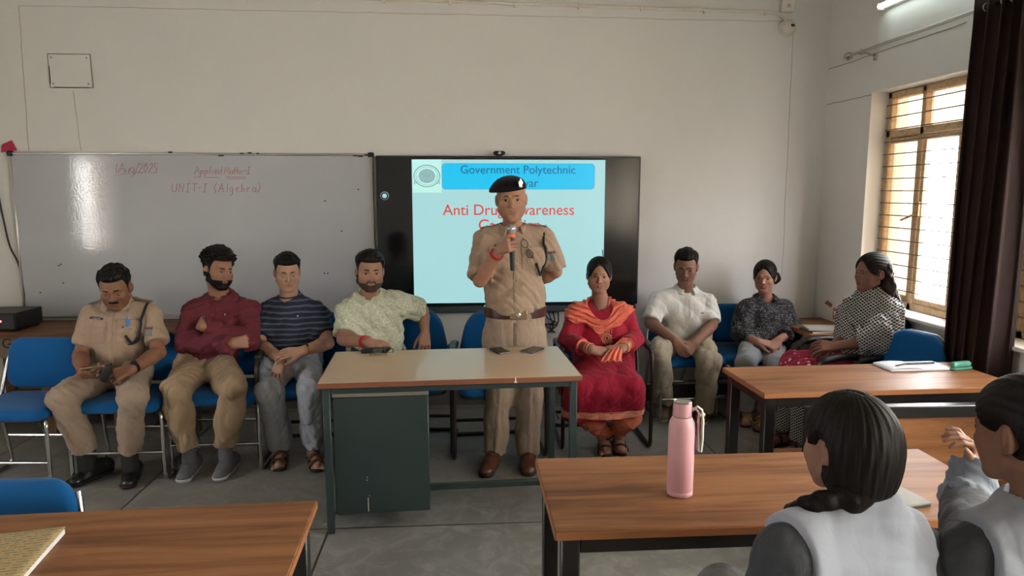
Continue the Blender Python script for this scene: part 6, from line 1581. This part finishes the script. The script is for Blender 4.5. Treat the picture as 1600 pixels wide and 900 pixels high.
    for i in (0, 1): sandal(p, i, plain('dark_sandal_strap', (52, 34, 28), .6) if i == 0 else bpy.data.materials['dark_sandal_strap'])
    return p
# ============ man in white polo
def polo_man():
    J = JJ(neck=(1071, 451, 5.02), pel=(1068, 558, 5.04), sh=[(1026, 471, 4.99), (1106, 471, 4.99)], el=[(1016, 505, 4.90), (1112, 508, 4.88)], wr=[(1054, 532, 4.66), (1086, 536, 4.66)],
           hip=[(1048, 566, 5.0), (1088, 566, 5.0)], kn=[(1030, 548, 4.62), (1108, 560, 4.62)], an=[(1036, 626, 4.86), (1100, 640, 4.80)], toe=[(1036, 655, 4.7), (1096, 664, 4.7)])
    J['kn'] = [at(1031, 551, 4.64), at(1107, 563, 4.62)]; J['toe'] = [fl(1034, 662), fl(1094, 666)]
    hd = Head(at(1072, 416, 4.90), -20, 16, 0, 1.05)
    p = Person('person in a white polo shirt and beige trousers leaning forward with hands clasped', J, hd, fat=.012, shw=1.04)
    sk = skin_mat('skin_polo', (130, 94, 78), (118, 72, 62))
    hands = [hand_ops(J['wr'][0], V((.55, -.35, -.75)), V((-.4, -.8, .2)), V((.5, -.6, .3)), (40, 40, 30), spread=.05), hand_ops(J['wr'][1], V((-.7, -.35, -.6)), V((.35, -.8, .2)), V((-.2, -.6, .6)), (40, 45, 30), spread=.05)]
    p.body(sk, hands); add_eyes(hd, p.root, (0, -.3)); brows(hd, p.root, M['hair'], .003); short_hair(hd, p.root, M['hair'], .010, .067, -.012, -.05, wr=wrinkle(7, .003, 3))
    W_ = cloth('white_pique', (206, 204, 200), .04, 700, .9, .22); p.top_ops(.009, .82, r0=.056, r1=.052); wrap_shirt(p, 'polo_shirt', p.topops, W_, 71, .009)
    collar(p, W_, h=.028, point=.035, open_=.42); placket(p, W_, .05, .19, .014); buttons(p, p.topops, [p.chest_pt(0, z) for z in (.09, .13)], plain('grey_button', (130, 130, 130), .4), .005)
    badge_panel(p, 'chest_logo', p.chest_pt(.08, .15, .1), (.012, .1, .003), plain('logo_grey', (80, 80, 90), .6), .003)
    tr = cloth('stone_trousers', (158, 148, 130), .06, 500, .9, .22); solid('trousers', p.trousers_ops(.006, (J['pel'] + V((0, 0, .13)), (0, 0, 1)), cuff=.95, r=(.086, .070, .058)), .0058, tr, p.root, wr=wrinkle(72, .009, .9))
    for i in (0, 1): shoe(p, i, plain('tan_shoe', (120, 96, 76), .6) if i == 0 else bpy.data.materials['tan_shoe'], plain('cream_sole', (180, 170, 150), .6) if i == 0 else bpy.data.materials['cream_sole'], 1.0, lace=LACE_B, kind='sneaker')
    return p
# ============ woman in black printed shirt
def tidy(hd, amp=.0011):
    def f_(x, y, z):
        a, f, u = hd.L(x, y, z); return amp * np.sin(np.arctan2(a, u + .03) * 46 + 3 * np.sin(f * 40)) * np.clip(np.abs(a) * 60, 0, 1) + .0035 * np.exp(-(a / .004) ** 2) * (u > .05) * (f > -.03)
    return f_
def long_hair_region(hd, front=.070, sidek=20, back=-.10, part=True):
    def reg(x, y, z):
        a, f, u = hd.L(x, y, z); line = np.where(f > -.004, front - sidek * np.clip(np.abs(a), 0, .09) ** 2, back)
        ear = 1 - 0; return (line - u) * hd.k * .7
    return reg
def black_woman():
    J = JJ(neck=(1195, 466, 5.02), pel=(1194, 560, 5.02), sh=[(1163, 485, 5.00), (1229, 485, 5.00)], el=[(1156, 522, 4.92), (1243, 518, 4.92)], wr=[(1184, 534, 4.70), (1217, 531, 4.70)],
           hip=[(1178, 567, 4.98), (1212, 567, 4.98)], kn=[(1168, 567, 4.60), (1210, 571, 4.60)], an=[(1168, 640, 4.68), (1190, 644, 4.68)], toe=[(1165, 662, 4.5), (1188, 668, 4.5)])
    J['toe'] = [fl(1162, 668), fl(1186, 676)]; J['mir'] = [1, -1]
    hd = Head(at(1195, 432, 4.95), -30, 6, 0, .98, female=True)
    p = Person('person in a black and white printed shirt and grey jeans seated near the corner', J, hd, female=True, fat=.004, shw=1.0)
    sk = skin_mat('skin_black_shirt', (152, 110, 92), (140, 66, 62)); w0, w1 = J['wr']
    hands = [hand_ops(w0, V((.88, -.25, -.15)), V((0, -.5, .85)), V((.2, -.8, .3)), (20, 25, 20), k=.9), hand_ops(w1, V((-.75, -.35, -.5)), V((0, -.6, .8)), V((0, -.8, .3)), (20, 25, 20), k=.9)]
    p.body(sk, hands, feet=True, neck_r=.048); add_eyes(hd, p.root); brows(hd, p.root, M['hair'], .0022); c = hd.c; P = hd.P
    rg = long_hair_region(hd); shell('hair', hd.ops()[:2], lambda x, y, z: .009 * (.2 + .8 * np.clip(-rg(x, y, z) / .014, 0, 1)), rg, .0028, M['hair'], p.root, c - V((.14,) * 3), c + V((.14,) * 3), wr=tidy(hd))
    solid('hair_bun', [('u', 0, ell(P(.062, -.085, -.03), [.042, .040, .045], hd.ax()))], .004, M['hair'], p.root, wr=wrinkle(2, .003, 3))
    t = NT('black_check_print'); b = t.add('ShaderNodeTexBrick'); b.inputs['Scale'].default_value = 1; b.inputs['Brick Width'].default_value = .017; b.inputs['Row Height'].default_value = .012; b.inputs['Mortar Size'].default_value = .0011
    t.link(t.co((1, 1, 1), rot=(PI / 2, 0, 0)), b.inputs['Vector']); n = t.noise(t.co(), 55, 3, .7)
    t.col(t.mix(t.math('MULTIPLY', b.outputs['Fac'], t.math('GREATER_THAN', n, .52)), lin((22, 22, 25)), lin((128, 128, 134)))); t.b.inputs['Roughness'].default_value = .85; t.bump(t.noise(t.co(), 14, 4, .5, 1), .25, .02); BK = t.m
    ops = p.top_ops(.010, 1.66, r0=.054, r1=.054, r2=.044, neckcut=.054, vneck=.06)
    for i in (0, 1): ops.insert(8, ('u', .05, cone(J['hip'][i], J['hip'][i].lerp(J['kn'][i], .45), .090, .086, cap=True)))
    wrap_shirt(p, 'printed_shirt', ops, BK, 81, .009); collar(p, BK, r=.058, h=.02, point=.015, open_=.5)
    buttons(p, p.topops, [p.chest_pt(0, z) for z in (.12, .19, .26)], SILV, .004, 'button')
    tr = cloth('grey_denim', (132, 136, 142), .06, 500, .9, .2); solid('jeans', p.trousers_ops(.003, (J['pel'] + V((0, 0, .13)), (0, 0, 1)), cuff=.97, r=(.082, .068, .046)), .0062, tr, p.root, wr=wrinkle(82, .006, .9))
    for i in (0, 1): sandal(p, i, plain('olive_sandal', (132, 120, 84), .6) if i == 0 else bpy.data.materials['olive_sandal'])
    return p
# ============ woman wrapped in a shawl, right wall
def shawl_woman():
    J = JJ(neck=(1360, 465, 4.16), pel=(1362, 572, 4.16), sh=[(1333, 484, 4.28), (1388, 487, 4.04)], el=[(1326, 528, 4.22), (1366, 532, 3.96)], wr=[(1300, 540, 4.10), (1305, 541, 4.00)],
           hip=[(1352, 578, 4.24), (1354, 582, 4.06)], kn=[(1252, 582, 4.36), (1262, 588, 4.20)], an=[(1240, 668, 4.42), (1236, 690, 4.22)], toe=[(1222, 690, 4.4), (1226, 705, 4.2)])
    hp0 = J['pel']
    J['kn'] = [V((hp0.x - .44, 4.26, .53)), V((hp0.x - .46, 4.06, .53))]; J['an'] = [V((hp0.x - .50, 4.28, .10)), V((hp0.x - .48, 4.10, .10))]; J['toe'] = [V((hp0.x - .66, 4.22, 0)), V((hp0.x - .64, 4.04, 0))]
    hd = Head(at(1362, 426, 4.12), -84, 2, 0, 1.0, female=True, nose=1.05)
    p = Person('person wrapped in a black and white shawl with long loose hair facing left', J, hd, female=True, fat=.006)
    sk = skin_mat('skin_shawl', (124, 88, 74), (116, 60, 56)); w0, w1 = J['wr']
    hands = [hand_ops(w0, V((-.9, -.2, -.1)), V((0, -.5, .8)), V((0, -.8, .4)), (20, 30, 20), k=.9), hand_ops(w1, V((-.9, .15, .0)), V((0, -.7, .6)), V((0, 0, 1)), (25, 35, 20), k=.9)]
    p.body(sk, hands, feet=True, neck_r=.049); add_eyes(hd, p.root); brows(hd, p.root, M['hair'], .0022); c = hd.c; P = hd.P
    HB = M['hair_brown']
    def reg(x, y, z):
        a, f, u = hd.L(x, y, z); line = np.where(f > -.015, .074 - 17 * np.clip(np.abs(a), 0, .09) ** 2, -.12)
        ear = np.sqrt(((np.abs(a) - .08) / .03) ** 2 + ((f + .008) / .018) ** 2 + ((u + .012) / .030) ** 2) - 1
        return np.maximum((line - u) * .7, -ear * .02)
    shell('hair', hd.ops()[:2], lambda x, y, z: .012 * (.2 + .8 * np.clip(-reg(x, y, z) / .014, 0, 1)), reg, .0028, HB, p.root, c - V((.15,) * 3), c + V((.15,) * 3), wr=tidy(hd))
    lh = []
    for dx in (-.045, -.015, .02, .052): lh += [('u', .02, cone(P(dx, -.055, .03), P(dx * 1.15, -.075, -.09), .034, .036)), ('u', .02, cone(P(dx * 1.15, -.075, -.09), P(dx * 1.4, -.130, -.23), .034, .032)), ('u', .02, cone(P(dx * 1.4, -.130, -.23), P(dx * 1.3, -.165, -.38), .030, .012))]
    solid('long_hair', lh, .004, hair_mat('sunlit_brown_hair', (40, 27, 23)), p.root, wr=wrinkle(92, .006, 2.5))  # sunlight put into the colour: loose hair painted lighter than the scalp hair
    m = MB(); q = P(-.079, -.004, -.038); m.lathe([(.001, -.008), (.005, -.003), (.004, .003), (.001, .005)], q - p.root.location, 10); m.build('earring', GOLD, p.root)
    m = MB(); q = P(0, .0935, .030); m.lathe([(.004, 0), (.0035, .002)], q - p.root.location, 10, Matrix((hd.a, hd.u.cross(hd.a), hd.f)).transposed()); m.build('bindi', bpy.data.materials['bindi_red'], p.root)
    t = NT('shawl_weave'); lat = None
    for ang in (26, -26):
        w = t.add('ShaderNodeTexWave', wave_type='BANDS', bands_direction='Z'); w.inputs['Scale'].default_value = 21; w.inputs['Distortion'].default_value = 1.6; w.inputs['Detail'].default_value = 1; w.inputs['Detail Scale'].default_value = 2
        t.link(t.co((1, 1, 1), rot=(math.radians(ang), math.radians(ang), 0)), w.inputs['Vector']); lat = w.outputs['Fac'] if lat is None else t.math('MAXIMUM', lat, w.outputs['Fac'])
    t.col(t.ramp(lat, [(.80, lin((30, 30, 32))), (.95, lin((190, 188, 184)))])); t.b.inputs['Roughness'].default_value = .9; t.bump(t.noise(t.co(), 12, 4, .5, 1), .3, .02); SH = t.m
    ops = p.torso(.022)
    for i in (0, 1): ops += p.arm_cloth(i, .020, 1.35 if i else 1.45, .058, .058, .05)
    e0, e1 = J['el']; ops += [('u', .07, cone(J['sh'][1] - p.T * .10, e1 + V((0, 0, .03)), .075, .070)), ('u', .07, cone(J['neck'] - p.T * .12 + p.Ft * .05, J['pel'] + p.Ft * .08 + p.T * .06, .13, .13, p.Ft, 1.3)), ('u', .05, cone(J['pel'] + p.T * .02, J['pel'] - V((.16, 0, -.03)), .13, .10, V((0, 0, 1)), 1.4))]
    n = J['neck']; d = (P(0, -.02, -.06) - n).normalized(); ops += [('u', .02, cone(n + d * .012 + p.Ft * .025 - p.side * .03, n + d * .012 + p.Ft * .025 + p.side * .03, .062, .062)), ('s', .008, cone(n + d * .02 + p.Ft * .01, n + d * .16 + p.Ft * .02, .052, .07))]
    p.topops = ops; p.wr = wrinkle(91, .012, 1.2); solid('shawl', ops, .0052, SH, p.root, wr=p.wr)
    dr = []
    for k, (a, b) in enumerate((((-.75, .02), (.55, -.16)), ((-.7, -.03), (.65, -.23)), ((-.6, -.09), (.75, -.31)))):
        pts = [surf_pt(ops, n + p.side * .19 * (a[0] + (b[0] - a[0]) * i / 7) + p.T * (a[1] + (b[1] - a[1]) * i / 7 - .035 * math.sin(PI * i / 7)) + p.Ft * .3, -p.Ft, .45) for i in range(8)]
        dr += [('u', .014, cone(pts[i], pts[i + 1], .013, .013)) for i in range(7)]
    solid('shawl_fold', dr, .0045, SH, p.root, wr=wrinkle(93, .004, 1.5))
    t = NT('magenta_print'); v = t.add('ShaderNodeTexVoronoi'); v.inputs['Scale'].default_value = 20; t.link(t.co((1, 1, 1.6), rot=(.4, .3, .5)), v.inputs['Vector']); nn = t.noise(t.co(), 60, 2)
    t.col(t.mix(t.math('LESS_THAN', t.math('MULTIPLY_ADD', nn, .25, v.outputs['Distance']), .33), lin((150, 24, 62)), lin((216, 200, 200)))); t.b.inputs['Roughness'].default_value = .85; t.bump(t.noise(t.co(), 14, 4, .5, 1), .25, .02)
    so = [('u', 0, ell(J['pel'] + V((0, 0, -.01)), (.15, .17, .10)))]
    for i in (0, 1): so += [('u', .06, cone(J['hip'][i], J['kn'][i], .092, .086)), ('u', .05, cone(J['kn'][i], J['kn'][i].lerp(J['an'][i], .35), .086, .09, cap=True))]
    so.append(('u', .06, cone(J['pel'], J['kn'][0].lerp(J['kn'][1], .5), .10, .09))); solid('printed_skirt', so, .0055, t.m, p.root, wr=wrinkle(94, .010, 1.2))
    lg = []
    for i in (0, 1): lg.append(('u', .01, cone(J['kn'][i].lerp(J['an'][i], .25), J['an'][i] + V((0, 0, .0)), .085, .055, cap=True)))
    solid('patterned_trousers', lg, .0055, SH, p.root, wr=wrinkle(95, .006, 1))
    for i in (0, 1): sandal(p, i, bpy.data.materials['dark_sandal_strap'])
    return p
# ============ two students in the foreground, seen from behind
def student_braid():
    J = JJ(neck=(1348, 800, 1.40), pel=(1340, 1130, 1.30), sh=[(1440, 862, 1.40), (1222, 866, 1.34)], el=[(1470, 1010, 1.52), (1160, 960, 1.42)], wr=[(1400, 930, 1.66), (1215, 925, 1.66)],
           hip=[(1400, 1150, 1.3), (1280, 1150, 1.3)], kn=[(1400, 1100, 1.66), (1290, 1100, 1.66)], an=[(1400, 1100, 1.7), (1290, 1100, 1.7)], toe=[(1400, 1100, 1.8), (1290, 1100, 1.8)])
    nk = J['neck']; pz = .56; J['pel'] = V((nk.x, nk.y - .02, pz)); side = (J['sh'][1] - J['sh'][0]); side.z = 0; side.normalize(); Fd = side.cross(V((0, 0, 1)))
    J['hip'] = [J['pel'] - side * .085, J['pel'] + side * .085]; J['kn'] = [h_ + Fd * .42 + V((0, 0, -.03)) for h_ in J['hip']]; J['an'] = [k_ + V((0, 0, -.43)) + Fd * .02 for k_ in J['kn']]; J['toe'] = [V((a.x, a.y, 0)) + Fd * .18 for a in J['an']]
    J['el'] = [J['sh'][0] + V((0, 0, -.27)) - side * .04 + Fd * .04, J['sh'][1] + V((0, 0, -.26)) + side * .05 + Fd * .05]; J['wr'] = [J['kn'][0] + Fd * -.17 + V((0, 0, .09)), J['kn'][1] + Fd * -.17 + V((0, 0, .09))]
    hd = Head(at(1323, 694, 1.43), -160, 6, 0, .96, female=True)
    p = Person('person with dark braided hair and white vest seen from behind at the glossy table', J, hd, female=True, shw=1.02)
    sk = skin_mat('skin_student', (140, 102, 84), (140, 80, 72))
    p.body(sk, [hand_ops(J['wr'][0], Fd, V((0, 0, 1)), side, k=.9), hand_ops(J['wr'][1], Fd, V((0, 0, 1)), -side, k=.9)], neck_r=.048, h=.0065); add_eyes(hd, p.root)
    c = hd.c; P = hd.P; HB = M['hair_brown']
    def reg(x, y, z):
        a, f, u = hd.L(x, y, z); line = np.where(f > .012, .062 - 12 * np.clip(np.abs(a), 0, .09) ** 2, -.112)
        ear = np.sqrt(((np.abs(a) - .08) / .03) ** 2 + ((f - .004) / .022) ** 2 + ((u + .012) / .034) ** 2) - 1
        return np.maximum((line - u) * .7, -ear * .02)
    hb = hd.ops()[:2] + [('u', .04, ell(P(0, -.042, -.025), [.069, .068, .078], hd.ax())), ('u', .03, ell(P(.012, -.045, -.075), [.050, .045, .036], hd.ax()))]
    def strands(x, y, z):
        a, f, u = hd.L(x, y, z); an = np.arctan2(a, -(f + .02)); return .0009 * np.sin(an * 30 + 4 * np.sin(u * 14)) + .0006 * np.sin(an * 53 + u * 25) + .003 * np.exp(-(a / .006) ** 2) * (u > .06) * (f > -.05)
    shell('hair', hb, lambda x, y, z: .011 * (.25 + .75 * np.clip(-reg(x, y, z) / .012, 0, 1)), reg, .0026, HB, p.root, c - V((.17,) * 3), c + V((.17,) * 3), wr=strands)
    br = [('u', .02, cone(P(.02, -.06, -.06), P(.05, -.055, -.100), .038, .032))]
    a0 = at(1335, 786, 1.36); pts = [at(1330, 768, 1.37), at(1300, 778, 1.36), at(1268, 786, 1.37), at(1240, 797, 1.42), at(1222, 825, 1.49), at(1215, 870, 1.53)]
    for k in range(14):
        t_ = k / 13 * (len(pts) - 1); i_ = min(int(t_), len(pts) - 2); q = pts[i_].lerp(pts[i_ + 1], t_ - i_); q = q + V((.002 * (-1) ** k, -.004, .003 * (-1) ** k))
        br.append(('u', .010, ell(q, [.026 - .0006 * k, .022, .021 - .0004 * k])))
    br.append(('u', .03, cone(P(.0, -.075, -.05), pts[0], .040, .030)))
    solid('braid', br, .0030, HB, p.root, wr=wrinkle(101, .0012, 5))
    q = P(.079, -.02, .020); m = MB(); m.tube([P(.084, -.012, .012) - p.root.location, P(.083, -.035, .016) - p.root.location, P(.080, -.055, .018) - p.root.location], .0022, 6); m.build('hair_clip', SILV, p.root)
    GS = cloth('charcoal_kameez', (62, 64, 70), .08, 600, .8, .2); WV = cloth('white_vest', (156, 161, 174), .03, 600, .85, .08)
    ops = p.top_ops(.006, 1.9, r0=.054, r1=.050, r2=.038, neckcut=.056); p.wr = wrinkle(102, .003, 1); solid('kameez', ops, .0052, GS, p.root, wr=p.wr)
    vo = p.torso(.031); n = J['neck']; d = (P(0, -.02, -.06) - n).normalized()
    vo += [('u', .03, cone(n + d * .002, n + d * .022 - p.Ft * .006, .066, .058)), ('s', .004, cone(n + d * .02 + p.Ft * .012, n + d * .15, .052, .07))]
    for i in (0, 1): s_ = J['sh'][i]; out = (s_ - n); out.z = 0; out.normalize(); vo.append(('s', .004, half(s_ - out * .012, out * 1.0)))
    solid('vest', vo, .005, WV, p.root, wr=wrinkle(103, .004, 1.1)); p.topops = vo
    tr = cloth('white_salwar', (190, 190, 196), .05); solid('trousers', p.trousers_ops(.004, (J['pel'] + V((0, 0, .13)), (0, 0, 1))), .008, tr, p.root)
    for i in (0, 1): shoe(p, i, BLK, SOLE, .9)
    return p
def student_edge():
    J = JJ(neck=(1622, 800, 1.33), pel=(1620, 1130, 1.3), sh=[(1730, 868, 1.32), (1512, 866, 1.34)], el=[(1760, 1000, 1.4), (1502, 800, 1.60)], wr=[(1700, 900, 1.6), (1519, 728, 1.66)],
           hip=[(1, 1, 1), (1, 1, 1)], kn=[(1, 1, 1), (1, 1, 1)], an=[(1, 1, 1), (1, 1, 1)], toe=[(1, 1, 1), (1, 1, 1)])
    nk = J['neck']; J['pel'] = V((nk.x, nk.y - .02, .56)); side = (J['sh'][1] - J['sh'][0]); side.z = 0; side.normalize(); Fd = side.cross(V((0, 0, 1)))
    J['hip'] = [J['pel'] - side * .085, J['pel'] + side * .085]; J['kn'] = [h_ + Fd * .42 + V((0, 0, -.03)) for h_ in J['hip']]; J['an'] = [k_ + V((0, 0, -.43)) + Fd * .02 for k_ in J['kn']]; J['toe'] = [V((a.x, a.y, 0)) + Fd * .18 for a in J['an']]
    J['wr'][1] = at(1522, 722, 1.66)
    J['el'][1] = at(1512, 778, 1.62); J['el'][0] = J['sh'][0] + V((.02, .05, -.25)); J['wr'][0] = J['kn'][0] + V((0, -.1, .10))
    hd = Head(at(1602, 674, 1.34), -160, 8, 0, .98, female=True)
    p = Person('person with pulled-back hair and white vest at the right edge with one hand raised', J, hd, female=True, shw=1.02)
    sk = bpy.data.materials['skin_student']; w1 = J['wr'][1]
    p.body(sk, [hand_ops(J['wr'][0], Fd, V((0, 0, 1)), side, k=.9), hand_ops(w1, V((-.35, -.05, .9)), V((.8, -.2, .3)), V((.2, -.9, .2)), ((50, 46, 40, 20), 35, 25), k=.76, spread=.2)], neck_r=.048, h=.0065); add_eyes(hd, p.root)
    c = hd.c; P = hd.P; HB = M['hair_brown']
    def reg(x, y, z):
        a, f, u = hd.L(x, y, z); line = np.where(f > .010, .068 - 12 * np.clip(np.abs(a), 0, .09) ** 2, -.05)
        ear = np.sqrt(((np.abs(a) - .08) / .03) ** 2 + ((f + .006) / .024) ** 2 + ((u + .010) / .036) ** 2) - 1
        return np.maximum((line - u) * .7, -ear * .02)
    hb = hd.ops()[:2] + [('u', .04, ell(P(0, -.055, .01), [.068, .065, .075], hd.ax()))]
    def strands(x, y, z):
        a, f, u = hd.L(x, y, z); return .0007 * np.sin(np.arctan2(a, u + .03) * 40 + 3 * np.sin(f * 30)) 
    shell('hair', hb, lambda x, y, z: .011 * (.25 + .75 * np.clip(-reg(x, y, z) / .012, 0, 1)), reg, .0026, HB, p.root, c - V((.17,) * 3), c + V((.17,) * 3), wr=strands)
    solid('ponytail', [('u', 0, cone(P(0, -.12, .0), P(.02, -.16, -.05), .028, .034)), ('u', .02, cone(P(.02, -.16, -.05), P(.03, -.17, -.22), .034, .018))], .004, HB, p.root, wr=wrinkle(111, .004, 3))
    GS = cloth('grey_kameez', (112, 118, 128), .06, 600, .8, .2); GD = bpy.data.materials['charcoal_kameez']; WV = bpy.data.materials['white_vest']
    ops = p.top_ops(.006, .9, r0=.056, r1=.052, r2=.040, neckcut=.056); solid('kameez', ops, .0052, GD, p.root, wr=wrinkle(112, .004, 1))
    fo = [('u', 0, cone(J['sh'][1].lerp(J['el'][1], .75), J['el'][1], .052, .050)), ('u', .02, cone(J['el'][1], J['el'][1].lerp(w1, .82), .048, .040, cap=True))]; solid('sleeve', fo, .0045, GS, p.root, wr=wrinkle(113, .008, 2))
    band(p, 1, .93, .028, .0022, BLK, 'thread_bracelet')
    vo = p.torso(.031); n = J['neck']; d = (P(0, -.02, -.06) - n).normalized()
    vo += [('u', .03, cone(n + d * .002, n + d * .012 - p.Ft * .006, .066, .058)), ('s', .004, cone(n + d * .012 + p.Ft * .012, n + d * .15, .054, .07))]
    for i in (0, 1): s_ = J['sh'][i]; out = (s_ - n); out.z = 0; out.normalize(); vo.append(('s', .004, half(s_ - out * .012, out * 1.0)))
    solid('vest', vo, .005, WV, p.root, wr=wrinkle(114, .004, 1.1))
    solid('trousers', p.trousers_ops(.004, (J['pel'] + V((0, 0, .13)), (0, 0, 1))), .008, bpy.data.materials['white_salwar'], p.root)
    for i in (0, 1): shoe(p, i, BLK, SOLE, .9)
    return p
import time
for fn in (seated_officer, maroon_man, striped_man, green_man, standing_officer, red_woman, polo_man, black_woman, shawl_woman, student_braid, student_edge):
    t0 = time.time(); fn(); print(fn.__name__, round(time.time() - t0, 1), flush=True)
# stools under the two students
for x, y, lb in ((1.0, 1.33, 'plain wooden stool under the girl with the braid'), (1.42, 1.28, 'plain wooden stool under the student at the right edge')):
    pass
